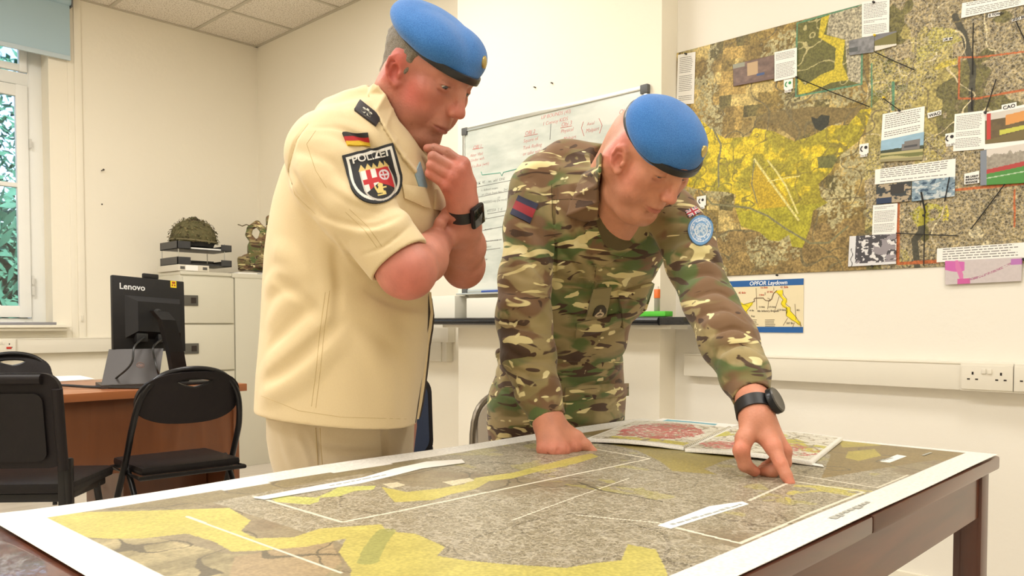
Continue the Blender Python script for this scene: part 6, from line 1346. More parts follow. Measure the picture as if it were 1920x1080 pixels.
# ------------------------------------------------------------------ shirt
def row(l, r, y, f, b, t=0, sq=2.2): A_, B_ = V(l,y,f), V(r,y,f); return ((A_[0]+B_[0])/2, f, (A_[2]+B_[2])/2, (B_[0]-A_[0])/2, b, t, sq)
def shirt1():
    S_ = Sdf(); S_.frame()
    S_.loft([row(487,777,815,1.66,.180), row(487,784,760,1.66,.180), row(489,792,700,1.66,.178), row(493,799,650,1.66,.176), row(497,803,600,1.66,.175), row(501,803,545,1.66,.175), row(507,815,480,1.65,.180), row(514,832,430,1.65,.185), row(524,838,380,1.65,.190), row(540,828,330,1.65,.195), row(562,806,290,1.65,.195), row(592,785,255,1.65,.170), row(628,768,225,1.65,.120), row(660,755,195,1.64,.070)], k=.02)
    # shoulders and sleeves
    S_.chain([V(612,268,1.515), V(640,238,1.60), V(672,215,1.63)], [.062,.050,.040], k=.03, kk=.02)
    S_.chain([V(700,262,1.78), V(700,238,1.70)], [.060,.045], k=.03); S_.chain([V(650,228,1.60), V(690,188,1.59)], [.050,.026], k=.03); S_.chain([V(690,240,1.54), V(735,290,1.54)], [.045,.035], k=.03)
    sl = Sdf(); sl.chain([V(602,290,1.49), V(625,335,1.470), V(668,392,1.455), V(722,455,1.440)], [.066,.0685,.0650,.0560], k=.022, kk=.02)
    sl.chain([V(716,446,1.442), V(746,486,1.435), V(752,494,1.434)], [.0610,.0595,.0590], k=.0025)
    d = V(746,486,1.435)-V(706,432,1.443); d /= np.linalg.norm(d); sl.plane(V(746,486,1.435)+d*.004, d, k=.002, rad=.2)
    sl.chain([V(736,474,1.437), V(746,486,1.435), V(770,518,1.43)], .0520, k=.003, mode='s'); S_.sub(sl, .022)
    S_.chain([V(700,290,1.81), V(780,400,1.79), V(838,462,1.75)], [.062,.060,.056], k=.02, kk=.02)
    drape(S_, [
        ([(600,412),(640,428),(690,434),(735,424),(762,402)], .006, .013, 'r'), ([(560,296),(590,350),(625,392)], .005, .016, 'r'), ([(556,264),(610,264),(652,290)], .004, .016, 'r'), ([(580,246),(640,254),(700,302),(738,350)], .004, .013, 'r'),
        ([(600,330),(650,368),(700,388)], .004, .014, 'r'), ([(545,345),(575,388),(606,420)], .005, .014, 'r'), ([(640,232),(700,262),(742,318)], .004, .013, 'r'), ([(655,205),(690,235),(705,262)], .003, .012, 'r'), ([(618,430),(650,470),(668,500)], .004, .014, 'r'),
        ([(498,692),(560,642),(615,588)], .006, .022, 'r'), ([(497,742),(560,708),(630,640)], .006, .022, 'r'), ([(520,470),(560,502),(605,562)], .005, .022, 'r'), ([(508,604),(540,565),(590,545)], .004, .020, 'r'), ([(700,575),(750,590),(796,602)], .003, .020, 'r'), ([(604,450),(614,520),(612,600)], .004, .018, 'r'), ([(650,560),(700,590),(760,650)], .003, .022, 'r'), ([(500,540),(530,520),(575,520)], .004, .02, 'r'), ([(690,640),(720,700),(730,770)], .003, .022, 'r')], 1.2, 2.1)
    drape(S_, [
        ([(596,403),(650,419),(700,424),(752,404)], .005, .006, 'g'), ([(548,322),(578,370),(612,404)], .004, .008, 'g'), ([(585,238),(640,242),(692,276),(736,330)], .003, .007, 'g'), ([(560,284),(618,302),(655,342)], .003, .009, 'g'), ([(612,352),(660,384),(712,398)], .003, .008, 'g'),
        ([(578,232),(554,262),(540,318),(553,365),(592,402)], .004, .004, 'g'), ([(676,478),(720,462),(768,424)], .003, .003, 'g'), ([(722,520),(732,492),(764,452)], .002, .003, 'g'), ([(630,440),(655,480),(676,500)], .003, .007, 'g'),
        ([(500,716),(560,674),(640,600)], .004, .014, 'g'), ([(512,520),(556,548),(600,600)], .003, .014, 'g'), ([(625,470),(634,540),(628,620)], .003, .010, 'g'), ([(505,650),(545,610),(590,575)], .003, .012, 'g'), ([(690,545),(745,572),(795,578)], .003, .010, 'g')], 1.2, 2.1)
    def wr(p): return .0016*n3(p*np.array([1,1,.6],p.dtype), 17, 1)+.0008*n3(p*np.array([1,1,.5],p.dtype), 40, 4)
    S_.disp(wr, V(650,500,1.65), 1.0)
    # openings: cuff, neck, hem
    n_ = np.cross(V(776,801,1.66)-V(488,760,1.66), np.array([0,1,0])); n_ = -n_/np.linalg.norm(n_)*np.sign(n_[2])
    S_.plane(V(640,797,1.5)+np.array([0,0,-.004]), np.array([-.10,-.02,-1]), k=.003, rad=.6)
    S_.loft([row(500,768,830,1.66,.168), row(500,772,775,1.66,.166), row(520,760,768,1.66,.15)], k=.003, mode='s')
    S_.chain([V(745,140,1.58), V(760,200,1.58), V(785,252,1.60), V(806,296,1.62)], [.058,.060,.048,.022], k=.006, mode='s', kk=.01)
    return S_
sh = shirt1()
sh0 = Sdf(); sh0.ops = list(sh.ops)
# collar leaves and placket
co = lambda *p: V(*p)
ci_p = [(712,163),(724,178),(738,204),(754,236),(770,264),(786,288)]; co_p = [(693,182),(704,212),(720,242),(737,270),(755,298),(776,324)]
p_, n_ = skin1.hits(ci_p, 1.3, 1.75); q_, m_ = sh.hits(co_p, 1.3, 1.9); ci = p_+n_*np.array([[.004],[.004],[.005],[.005],[.005],[.006]]); cq = q_+m_*.005
for i in range(5): sh.tri(ci[i], ci[i+1], cq[i], .0024, .003); sh.tri(ci[i+1], cq[i+1], cq[i], .0024, .001)
bp, bn = skin1.hits([(706,160),(699,166)], 1.3, 1.9); bp = bp+bn*.005; sh.tri(ci[0], cq[0], bp[0], .0024, .002); sh.tri(cq[0], bp[0], bp[1], .0024, .002); sh.tri(cq[0], bp[1], V(684,188,1.60), .0024, .002)
sh.leaf([V(786,268,1.60), V(806,290,1.60), V(812,322,1.585), V(790,310,1.56)], .0022)
shirt = sculpt(sh, 'shirt', creamm, .0028, man1, relax=1)
# seams as stitched lines
m = MB()
for pts in ([(578,232),(556,262),(540,318),(553,365),(592,402)], [(592,245),(575,270),(592,320),(612,352)], [(618,545),(608,620),(600,700),(592,765)], [(610,548),(600,620),(592,700),(584,762)], [(490,742),(560,770),(640,782),(774,786)], [(655,392),(690,425),(716,462)], [(648,398),(684,432),(708,466)]):
    cloth_line(sh, pts, 1.2, 2.0, .0005, seamm, shirt, 'stitching', dense=10)
# pocket flaps
flapm = creamm
cloth_patch(sh0, [(758,378),(806,392),(795,352),(752,345)], 70, 50, 1.25, 2.0, 'pocket_flap', creamm, shirt, mask=lambda u,v: v > .25*np.abs(u-.75), th=.004, puff=.004)
cloth_patch(sh0, [(812,392),(834,398),(836,362),(815,355)], 30, 30, 1.25, 2.0, 'pocket_flap', creamm, shirt, th=.004, puff=.003)
cloth_patch(sh0, [(776,325),(792,372),(800,350),(786,302)], 10, 18, 1.25, 2.0, 'name_tape', mat('name_tape_blue', S(150,178,196), .7, noise=.1, nscale=200), shirt, th=.002)
# dark edges of the open front at the belly
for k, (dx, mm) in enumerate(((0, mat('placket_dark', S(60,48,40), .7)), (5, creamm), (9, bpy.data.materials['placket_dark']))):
    pass
m = MB()
def vline(pts, r, f): return [Vector(toworld(V(x,y,f))) for x,y in pts]
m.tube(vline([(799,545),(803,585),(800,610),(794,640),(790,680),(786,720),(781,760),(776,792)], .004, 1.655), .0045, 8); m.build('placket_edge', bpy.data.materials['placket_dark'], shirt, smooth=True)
m = MB(); m.tube(vline([(804,548),(808,588),(805,615),(800,645),(796,685),(792,722),(787,755),(781,785)], .004, 1.68), .0050, 8); m.build('placket_facing', creamm, shirt, smooth=True)
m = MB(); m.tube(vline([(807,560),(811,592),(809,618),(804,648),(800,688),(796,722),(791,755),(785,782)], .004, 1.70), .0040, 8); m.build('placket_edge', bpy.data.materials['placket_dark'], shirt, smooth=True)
# patches
patm = attr_mat('woven_patch', .7)
def flagde(u, v): c = np.tile(L3((214,178,40)), (len(u),1)); c = wh(v > .34, L3((176,32,36)), c); c = wh(v > .67, L3((36,34,34)), c); return c
cloth_patch(sh0, [(651,274),(695,275),(690,250),(641,250)], 40, 30, 1.2, 2.0, 'flag_patch', patm, shirt, flagde, th=.0022, lift=.0015, label='black, red and gold flag patch')
QP = [(668,392),(764,370),(734,266),(640,290)]
def shieldmask(s): 
    def f(u, v): w = .5*s; lo = np.sqrt(np.clip(1-((u-.5)/(w))**2, 0, 1)); return (np.abs(u-.5) < w-.05*(1-v)*0) & (v < .5+.5*s-.03) & (v > .44-.44*s*lo)
    return f
def shield(u, v):
    c = np.tile(L3((34,36,40)), (len(u),1)); a, b = shieldmask(.90)(u,v), shieldmask(.80)(u,v); c = wh(a & ~b, L3((226,224,216)), c)
    # inner arms: small shield
    su, sv = (u-.52)/.27, (v-.33)/.27; lo = np.sqrt(np.clip(1-su**2,0,1)); ins = (np.abs(su) < 1) & (sv < 1) & (sv > -.15-.85*lo); rim = (np.abs(su) < 1.10) & (sv < 1.06) & (sv > -.15-.98*np.sqrt(np.clip(1-(su/1.1)**2,0,1)))
    c = wh(rim & ~ins, L3((196,190,180)), c); lft = su < 0
    c = wh(ins & lft, L3((226,220,214)), c); cross = (np.abs(su+.5) < .16) | (np.abs(sv-.25) < .16); c = wh(ins & lft & cross, L3((186,36,42)), c)
    c = wh(ins & ~lft, L3((186,36,42)), c); rr = np.hypot(su-.5, (sv-.5)); wheel = ((rr < .36) & (rr > .26)) | ((rr < .3) & ((np.abs(su-.5) < .05) | (np.abs(sv-.5) < .05))); c = wh(ins & ~lft & wheel, L3((214,206,214)), c)
    low = ins & (sv < .05-np.abs(su)*.5+.0) ; c = wh(low, L3((26,26,26)), c)
    lion = low & (((np.hypot(su-.05, sv+.12) < .17)) | (np.hypot(su+.02, sv+.42) < .20) | (np.hypot(su-.18, sv+.62) < .12) | ((np.abs(su+.25+.3*(sv+.4)) < .06) & (sv < -.1) & (sv > -.6)) | ((np.abs(sv+.30) < .05) & (su > -.1) & (su < .42)) | ((np.abs(sv+.72) < .05) & (np.abs(su) < .3)))
    c = wh(lion, L3((222,200,120)), c)
    cr = (v > .60) & (v < .73) & (np.abs(u-.52) < .30); t = np.abs(((u-.22)/.12) % 1-.5); leafy = (v-.60 < .12*(1-1.7*t)) ; c = wh(cr & (leafy | (v < .62)), L3((214,190,120)), c); return c
pt = cloth_patch(sh0, QP, 150, 160, 1.2, 2.0, 'arm_badge', patm, shirt, shield, mask=shieldmask(1.0), th=.0036, label='black shield-shaped badge reading POLIZEI')
cloth_text(sh, 'POLIZEI', 'arm_badge', 1.2, 2.0, mat('badge_white_thread', S(232,230,224), .7), pt, 'lettering', size=.185, off=(.135,.775), lift=.0006, sx=1.13, bold=.003)
mat('rank_slide_black', S(52,48,52), .7)
rk2 = cloth_patch(sh0, [(664,208),(704,238),(715,222),(676,190)], 40, 22, 1.2, 2.0, 'rank_slide', bpy.data.materials['rank_slide_black'], shirt, th=.004, puff=.004)
cloth_text(sh, '*', 'rank_slide', 1.2, 2.0, mat('pale_star_thread', S(206,204,190), .6), rk2, 'star', sx=.8, size=1.1, off=(.28,-.25), lift=.0006, bold=.03)
# ------------------------------------------------------------------ trousers and boots
S_ = Sdf(); S_.frame()
S_.loft([row(508,752,775,1.70,.155), row(509,754,815,1.71,.155), row(514,754,850,1.71,.150), row(524,752,890,1.71,.14)], k=.02)
def leg(S_, a, b, c, r0, r1, r2): S_.chain([a, b, c], [r0, r1, r2], k=.03, kk=.02)
g1 = V(640,860,1.66); g2 = V(690,860,1.82)
def down(p, z, dr=0, dfw=0): return np.array([p[0]+dr, p[1]+dfw, z])
leg(S_, np.array([V(628,830,1.645)[0],1.645,.80]), np.array([V(628,830,1.645)[0]+.01,1.655,.46]), np.array([V(628,830,1.645)[0]-.01,1.67,.09]), .108, .080, .066)
leg(S_, np.array([V(690,830,1.80)[0],1.80,.80]), np.array([V(690,830,1.80)[0]+.01,1.82,.46]), np.array([V(690,830,1.80)[0],1.85,.09]), .104, .080, .066)
drape(S_, [(p, h, w, 'r') for p, h, w in (([(610,826),(650,836),(712,832)], .003, .014), ([(612,848),(660,856),(715,850)], .003, .014), ([(556,806),(576,840),(590,885)], .005, .018), ([(534,815),(546,850),(560,890)], .005, .018), ([(620,868),(670,872),(715,866)], .003, .012))], 1.2, 2.2)
drape(S_, [(p, h, w, 'g') for p, h, w in (([(606,837),(650,846),(712,841)], .003, .007), ([(598,800),(600,850),(602,900)], .003, .004), ([(722,800),(724,850),(722,895)], .012, .010), ([(566,812),(584,850),(596,890)], .003, .010))], 1.2, 2.2)
S_.disp(lambda p: .0018*n3(p*np.array([1,1,.6],p.dtype), 20, 7), V(640,1000,1.7), 1.2)
trou = sculpt(S_, 'trousers', trm, .0035, man1, relax=1)
m = MB()
for pts in ([(592,802),(594,840),(597,885)], [(600,802),(602,840),(605,884)]): cloth_line(S_, pts, 1.3, 2.0, .0008, seamm, trou, 'stitching')
bootm = mat('tan_boot_suede', S(150,120,84), .8, noise=.1)
def boot(c, heading, parent, material):
    S_ = Sdf(); R_ = np.array([[math.cos(heading),-math.sin(heading),0],[math.sin(heading),math.cos(heading),0],[0,0,1]]); S_.frame(R_, np.array([c[0],c[1],0]))
    S_.cone((0,0,.08), (0,0,.20), .050, .055, k=.01); S_.cone((0,0,.055), (.15,0,.045), .045, .038, k=.03); S_.box((.06,0,.015), (.135,.046,.015), rnd=.012, k=.006); S_.plane((0,0,.0), (0,0,-1), k=.001, rad=.4); return sculpt(S_, 'boot', material, .005, parent, relax=1)
boot((V(628,830,1.645)[0]-.01,1.67), math.radians(-12), man1, bootm); boot((V(690,830,1.80)[0],1.85), math.radians(-5), man1, bootm)
# ------------------------------------------------------------------ watch
def strap(pts, w, th, material, name, parent):
    """closed strap: ring of points with a local width direction"""
    m = MB(); N = len(pts); vs = []
    for p, ax, out in pts:
        for a, b in ((-w/2,0),(w/2,0),(w/2,th),(-w/2,th)): vs.append(Vector(toworld(np.array(p)+np.array(ax)*a+np.array(out)*b)))
    fs = [[i*4+k, i*4+(k+1)%4, ((i+1)%N)*4+(k+1)%4, ((i+1)%N)*4+k] for i in range(N) for k in range(4)]; m.add(vs, fs); return m.build(name, material, parent, smooth=True)
def watch(c, axis, face, rad, square, parent, sw=.022, label=None, fl=1.0):
    """c centre of the wrist, axis along the forearm, face the way the dial looks"""
    ax = np.array(axis, float); ax /= np.linalg.norm(ax); u = np.array(face, float); u -= ax*(u@ax); u /= np.linalg.norm(u); w = np.cross(ax, u)
    e = empty('wristwatch_tmp', (0,0,0), 'x', 'x'); bpy.data.objects.remove(e)
    pts = [(c+(u*math.cos(t)*fl+w*math.sin(t))*(rad+.0005), ax, u*math.cos(t)+w*math.sin(t)) for t in np.linspace(0, 2*math.pi, 48, endpoint=False)]
    st = strap(pts, sw, .0028, bpy.data.materials.get('black_rubber_strap') or mat('black_rubber_strap', (.014,.014,.016), .45, noise=.1), 'watch_strap', parent)
    M = Matrix((Vector(toworld(w)), Vector(toworld(ax)), Vector(toworld(u)))).transposed().to_4x4(); M.translation = Vector(toworld(c+u*(rad*fl+.001)))
    cm = bpy.data.materials.get('watch_case_black') or mat('watch_case_black', (.02,.021,.024), .3, metal=.5); gm = bpy.data.materials.get('watch_glass_dark') or mat('watch_glass_dark', (.006,.007,.009), .06, coat=.5)
    m = MB()
    if square: m.box((-.0185,-.0215,0),(.0185,.0215,.0095), M=M, bev=.0045); cs = m.build('watch_case', cm, st, smooth=True); MB().box((-.0160,-.0190,.0085),(.0160,.0190,.0102), M=M, bev=.0008).build('watch_face', gm, st, smooth=True)
    else:
        m.lathe([(.020,0),(.0235,.002),(.0235,.010),(.0215,.0125),(.019,.013)], 32, M=M); cs = m.build('watch_case', cm, st, smooth=True); MB().lathe([(.0185,.0128),(.0180,.0136)], 32, M=M).build('watch_face', mat('watch_face_grey', S(120,112,104), .12, coat=.5), st, smooth=True)
        MB().lathe([(.0228,.0122),(.0205,.0142),(.0190,.0140)], 32, M=M).build('bezel', mat('watch_bezel', S(92,90,86), .35, metal=.6), st, smooth=True)
    return st
ax = V(862,360,1.555)-V(869,425,1.600); c = V(868,397,1.573)
watch(c, ax, V(893,388,1.55)-c+np.array([0,-.004,0]), .0285, True, man1)
# ================================================================== MAN IN CAMOUFLAGE
man2 = empty('person', toworld(V(1050,850,2.17))[:2].tolist()+[0], 'man in camouflage uniform and blue beret bending down and pointing at the map', 'person')
P = H2
def camo_cloth():
    m = bpy.data.materials.new('camouflage_cloth'); m.use_nodes = True; t = m.node_tree; b = t.nodes['Principled BSDF']; b.inputs['Roughness'].default_value = .85; b.inputs['Sheen Weight'].default_value = .15
    tc = t.nodes.new('ShaderNodeTexCoord')
    def layer(scale, stretch, thr, col_, prev, dist=.6, seed=0, soft=.015, det=2.5, rot=0):
        mp = t.nodes.new('ShaderNodeMapping'); mp.inputs['Scale'].default_value = stretch; mp.inputs['Location'].default_value = (seed*1.7, seed*.9, seed*2.3); mp.inputs['Rotation'].default_value = (rot, rot*.6, 0)
        n = t.nodes.new('ShaderNodeTexNoise'); n.inputs['Scale'].default_value = scale; n.inputs['Detail'].default_value = det; n.inputs['Distortion'].default_value = dist; n.inputs['Roughness'].default_value = .45
        t.links.new(tc.outputs['Object'], mp.inputs[0]); t.links.new(mp.outputs[0], n.inputs['Vector']); r = t.nodes.new('ShaderNodeMapRange'); r.inputs[1].default_value = thr-soft; r.inputs[2].default_value = thr+soft; t.links.new(n.outputs['Fac'], r.inputs[0])
        mx = t.nodes.new('ShaderNodeMix'); mx.data_type = 'RGBA'; mx.inputs[7].default_value = (*S(*col_),1); t.links.new(r.outputs[0], mx.inputs[0])
        if isinstance(prev, tuple): mx.inputs[6].default_value = (*S(*prev),1)
        else: t.links.new(prev, mx.inputs[6])
        return mx.outputs[2]
    c = layer(4.5, (1,1,1.5), .50, (156,140,96), (119,109,66), .9, 1, .06)
    c = layer(6.0, (1,1,1.8), .540, (91,108,59), c, 1.1, 2, .04)
    c = layer(6.0, (1,1,1.9), .535, (122,93,65), c, 1.1, 5, .03)
    c = layer(7.5, (1,1,2.2), .600, (164,147,103), c, 1.2, 7, .03)
    c = layer(7.5, (.8,.8,3.0), .585, (75,54,37), c, 1.9, 9, .008, 2.0, rot=.25)
    c = layer(8.5, (.8,.8,2.8), .635, (226,213,155), c, 1.6, 12, .008, 2.0, rot=-.3)
    c = layer(24, (1,1,1.7), .705, (233,222,170), c, .4, 15, .010, 1.0)
    c = layer(26, (1,1,1.7), .715, (71,49,34), c, .4, 19, .010, 1.0)
    t.links.new(c, b.inputs['Base Color']); n = t.nodes.new('ShaderNodeTexNoise'); n.inputs['Scale'].default_value = 1200; n.inputs['Detail'].default_value = 2; t.links.new(tc.outputs['Object'], n.inputs['Vector'])
    bp = t.nodes.new('ShaderNodeBump'); bp.inputs['Strength'].default_value = .12; bp.inputs['Distance'].default_value = .002; t.links.new(n.outputs['Fac'], bp.inputs['Height']); t.links.new(bp.outputs[0], b.inputs['Normal']); return m
camom = camo_cloth()
# ------------------------------------------------------------------ skin
S_ = Sdf(); S_.frame(P['R'], P['t'], P['s']); head_sdf(S_, P); S_.frame()
S_.cone(P['t']+P['R']@np.array([-.034,0,-.035]), V(1146,420,1.84), .062, .070, k=.04)
S_.cone(P['t']+P['R']@np.array([-.055,0,-.0]), V(1138,360,1.86), .056, .062, k=.03)
S_.ell(P['t']+P['R']@np.array([.010,0,-.085]), (.050,.050,.034), k=.03)
S_.chain([V(1140,450,1.94), V(1085,560,2.04), V(1055,700,2.17)], [.07,.08,.09], k=.03)
S_.chain([V(1130,440,1.95), V(1015,372,1.89), V(988,520,1.82), V(990,670,1.745), V(1012,740,1.695), V(1026,770,1.676)], [.045,.038,.035,.033,.029,.028], k=.02, kk=.01)
S_.chain([V(1180,400,1.93), V(1258,412,1.86), V(1285,470,1.78), V(1332,570,1.66), V(1366,640,1.575), V(1404,722,1.465), V(1415,765,1.405)], [.040,.032,.034,.035,.034,.030,.029], k=.02, kk=.01)
pel = V(1045,760,2.16)
for dx, dy in ((-.075,-.075),(.075,.075)): S_.chain([pel+np.array([dx,dy,0]), np.array([pel[0]+dx, pel[1]+dy+.01, .46]), np.array([pel[0]+dx-.01, pel[1]+dy+.04, .10])], [.070,.05,.035], k=.03)
# fist on the table
mcf = [V(1075,839,1.640), V(1055,845,1.615), V(1037,846,1.612), V(1019,842,1.622)]
S_.chain([V(1026,770,1.676), V(1028,794,1.664)], [.028,.029], k=.01)
for q, r_ in zip(mcf, (.0155,.0155,.0150,.0145)): S_.cone(V(1030,794,1.660), q, .028, r_, k=.012)
for q in mcf: S_.ell(q+np.array([0,-.004,.004]), (.0105,.0095,.0105), k=.006)
for q, e in zip(mcf, ((1089,846,1.668),(1070,852,1.650),(1050,853,1.650),(1030,850,1.655))): S_.chain([q, V(*e), V(e[0]-12,e[1]-10,e[2]+.02)], [.0135,.0110,.010], k=.004, kk=.003)
S_.chain([V(1048,800,1.665), V(1082,820,1.655), V(1098,834,1.650), V(1113,847,1.648)], [.018,.0135,.0110,.0085], k=.010, kk=.005)
for a, b in (((1066,852,1.60),(1063,838,1.605)), ((1047,856,1.59),(1046,842,1.60)), ((1028,855,1.60),(1029,842,1.61))): S_.chain([V(*a), V(*b)], .0012, k=.005, mode='s')
# pointing hand
S_.chain([V(1413,757,1.415), V(1419,785,1.392)], [.0285,.0275], k=.01)
mp_ = [V(1450,838,1.352), V(1469,846,1.372), V(1466,842,1.398), V(1456,836,1.420)]
for q, r_ in zip(mp_, (.0145,.0145,.0140,.0130)): S_.cone(V(1421,790,1.392), q, .025, r_, k=.012)
S_.chain([mp_[0], V(1464,870,1.332), V(1474,891,1.322), V(1482,906,1.314)], [.0135,.0112,.0100,.0080], k=.006, kk=.003)
S_.chain([mp_[1], V(1471,868,1.368), V(1448,884,1.368), V(1432,884,1.378)], [.0135,.0115,.0108,.0095], k=.004, kk=.003)
S_.chain([mp_[2], V(1466,870,1.392), V(1442,882,1.394), V(1430,880,1.40)], [.012,.0108,.010,.009], k=.004, kk=.003)
S_.chain([mp_[3], V(1452,864,1.415), V(1434,874,1.415)], [.011,.009,.008], k=.004, kk=.003)
S_.chain([V(1412,795,1.385), V(1396,822,1.366), V(1390,846,1.356)], [.018,.0150,.0135], k=.012, kk=.006)
S_.chain([V(1390,846,1.356), V(1397,872,1.358), V(1415,884,1.366)], [.0135,.0118,.0092], k=.004, kk=.003)
S_.ell(V(1387,842,1.352), (.010,.010,.010), k=.006)
for a, b in (((1458,872,1.315),(1471,866,1.315)), ((1468,893,1.306),(1480,888,1.308)), ((1390,872,1.344),(1404,868,1.344))): S_.chain([V(*a), V(*b)], .0006, k=.002, mode='s')
ht2 = head_tint((208,146,116), P)
def tint2(vp):
    c = ht2(vp); z = vp[:,2]; w = np.clip((1.0-z)/.03, 0, 1); hc = np.array(S(208,142,116)); c = c*(1-w[:,None])+hc*w[:,None]
    def blob(q, r, col, a):
        nonlocal c; k = a*np.exp(-((vp-q)**2).sum(1)/(r*r))[:,None]; c = c*(1-k)+np.array(S(*col))*k
    for q in mcf: blob(q, .016, (204,98,84), .6)
    for q in mp_[:2]: blob(q, .015, (214,112,96), .5)
    for q in (V(1482,906,1.314), V(1415,884,1.366), V(1388,840,1.35), V(1464,870,1.332)): blob(q, .013, (220,118,98), .5)
    return c
sculpt(S_, 'body', skinm, .0021, man2, color=tint2, relax=1); skin2 = S_; eyes(P['R'], P['t'], P['s'], man2, look=(.7,0,-.8))
b2 = beret(P, 'beret', man2, 0, mod=mod2); band(P, b2, *BAND2, a=.0915, cx=.007)
nailm = mat('finger_nail', S(232,176,158), .3)
# ------------------------------------------------------------------ jacket
J = Sdf(); J.frame()
J.loft([row(972,1162,676,2.11,.118,42), row(960,1172,655,2.09,.138,42), row(958,1176,636,2.08,.142,40), row(964,1180,610,2.05,.140,34), row(968,1200,560,2.02,.145,26), row(975,1238,500,1.97,.150,16), row(985,1268,440,1.93,.150,8), row(992,1280,400,1.91,.145,3), row(1002,1278,360,1.90,.130,0), row(1022,1245,325,1.90,.100,0), row(1060,1190,300,1.90,.070,0)], k=.02)
J.chain([V(1020,335,1.90), V(1060,308,1.91), V(1130,305,1.90)], [.062,.048,.045], k=.035, kk=.03)
J.chain([V(1262,405,1.83), V(1225,370,1.86)], [.060,.050], k=.03)
# right sleeve
J.chain([V(1004,352,1.875), V(992,430,1.85), V(985,520,1.82), V(983,600,1.785), V(990,670,1.745), V(1010,735,1.695), V(1021,764,1.678)], [.060,.0560,.0580,.0590,.0570,.0450,.0380], k=.02, kk=.02)
J.chain([V(1014,744,1.692), V(1029,786,1.668)], [.0410,.0375], k=.003)
# left sleeve
J.chain([V(1272,428,1.80), V(1300,495,1.74), V(1332,570,1.66), V(1366,640,1.575), V(1396,705,1.485), V(1404,722,1.465)], [.060,.0540,.0520,.0540,.0430,.0370], k=.02, kk=.02)
J.chain([V(1400,716,1.472), V(1412,746,1.432)], [.0400,.0365], k=.003)
def FJ(pts, r, k, mode='u'): J.chain([V(*p) for p in pts], r, k=k, mode=mode)
drape(J, [(p, h, w, 'r') for p, h, w in (
    ([(1270,470),(1310,460),(1346,478)], .006, .014), ([(1280,508),(1325,498),(1362,520)], .006, .014), ([(1292,540),(1340,528),(1378,556)], .006, .014), ([(1308,577),(1350,566),(1392,592)], .007, .014), ([(1322,612),(1365,598),(1410,620)], .007, .014), ([(1340,645),(1385,632),(1424,650)], .008, .014), ([(1352,674),(1395,662),(1428,680)], .008, .013), ([(1368,698),(1402,690),(1432,706)], .006, .012), ([(1290,440),(1325,425),(1342,446)], .005, .014),
    ([(952,400),(985,440),(1026,500)], .006, .015), ([(947,470),(985,502),(1028,560)], .005, .015), ([(942,560),(985,575),(1030,602)], .005, .015), ([(938,628),(975,652),(1035,656)], .006, .015), ([(947,665),(985,690),(1035,692)], .006, .013), ([(985,340),(1000,380),(1008,430)], .005, .014), ([(962,705),(1000,722),(1036,718)], .005, .012), ([(975,330),(1010,310),(1050,320)], .005, .014), ([(950,520),(990,535),(1030,530)], .004, .014),
    ([(1060,360),(1080,430),(1108,490)], .005, .014), ([(1048,500),(1090,520),(1150,515)], .006, .014), ([(1045,560),(1090,575),(1140,565)], .006, .014), ([(1046,602),(1080,612),(1110,604)], .006, .013), ([(1200,400),(1230,440),(1250,480)], .006, .014), ([(1170,470),(1200,500),(1225,520)], .005, .014), ([(1050,440),(1080,470),(1105,520)], .005, .013), ([(1060,312),(1100,322),(1130,308)], .005, .014), ([(1180,500),(1160,550),(1150,590)], .005, .014))], 1.3, 2.4)
drape(J, [(p, h, w, 'g') for p, h, w in (
    ([(1275,490),(1320,480),(1356,500)], .004, .006), ([(1300,560),(1345,548),(1386,574)], .004, .006), ([(1330,630),(1378,616),(1418,636)], .005, .006), ([(1345,660),(1392,648),(1426,666)], .005, .006), ([(1312,594),(1358,582),(1402,606)], .004, .006), ([(1286,524),(1330,514),(1370,538)], .004, .006),
    ([(940,600),(980,615),(1030,628)], .005, .006), ([(950,440),(985,472),(1026,530)], .004, .007), ([(942,645),(980,672),(1033,674)], .005, .006), ([(1040,350),(1038,400),(1042,470),(1036,540)], .010, .005), ([(960,690),(1000,706),(1034,704)], .004, .006),
    ([(1045,582),(1080,592),(1110,586)], .005, .006), ([(1048,532),(1085,546),(1115,540)], .005, .006), ([(1070,350),(1082,400),(1072,470)], .004, .007), ([(1215,420),(1240,470),(1235,500)], .005, .006), ([(1050,470),(1080,500),(1105,560)], .004, .006))], 1.3, 2.4)
J.disp(lambda p: .0026*n3(p, 23, 2)+.0012*n3(p, 55, 6), V(1130,500,1.85), 1.0)
def NJ(pts, lift=.004, f0=1.4, f1=2.2):
    p, g_ = J.hits(pts, f0, f1); return [q+n_*lift for q, n_ in zip(p, g_)]
LR = NJ([(1190,414),(1210,446),(1160,478),(1114,506),(1142,462),(1218,408)], .007); LL = NJ([(1096,424),(1106,452),(1116,500),(1142,464),(1130,400)], .006)
# neck opening, cuffs, hem
J.chain([V(1158,300,1.84), V(1160,360,1.80), V(1153,415,1.775), V(1143,456,1.765)], [.064,.060,.036,.006], k=.005, mode='s', kk=.01)
lapR = None
def cuffcut(a, b, r):
    d = b-a; d /= np.linalg.norm(d); J.plane(b, d, k=.002, rad=.06); J.chain([b-d*.012, b, b+d*.05], r, k=.002, mode='s')
cuffcut(V(1014,744,1.692), V(1029,786,1.668), .0315); cuffcut(V(1400,716,1.472), V(1412,746,1.432), .0305)
J.plane(np.array([0,0,V(1050,655,2.08)[2]]), (0,0,-1), k=.003, rad=3.0) if False else None
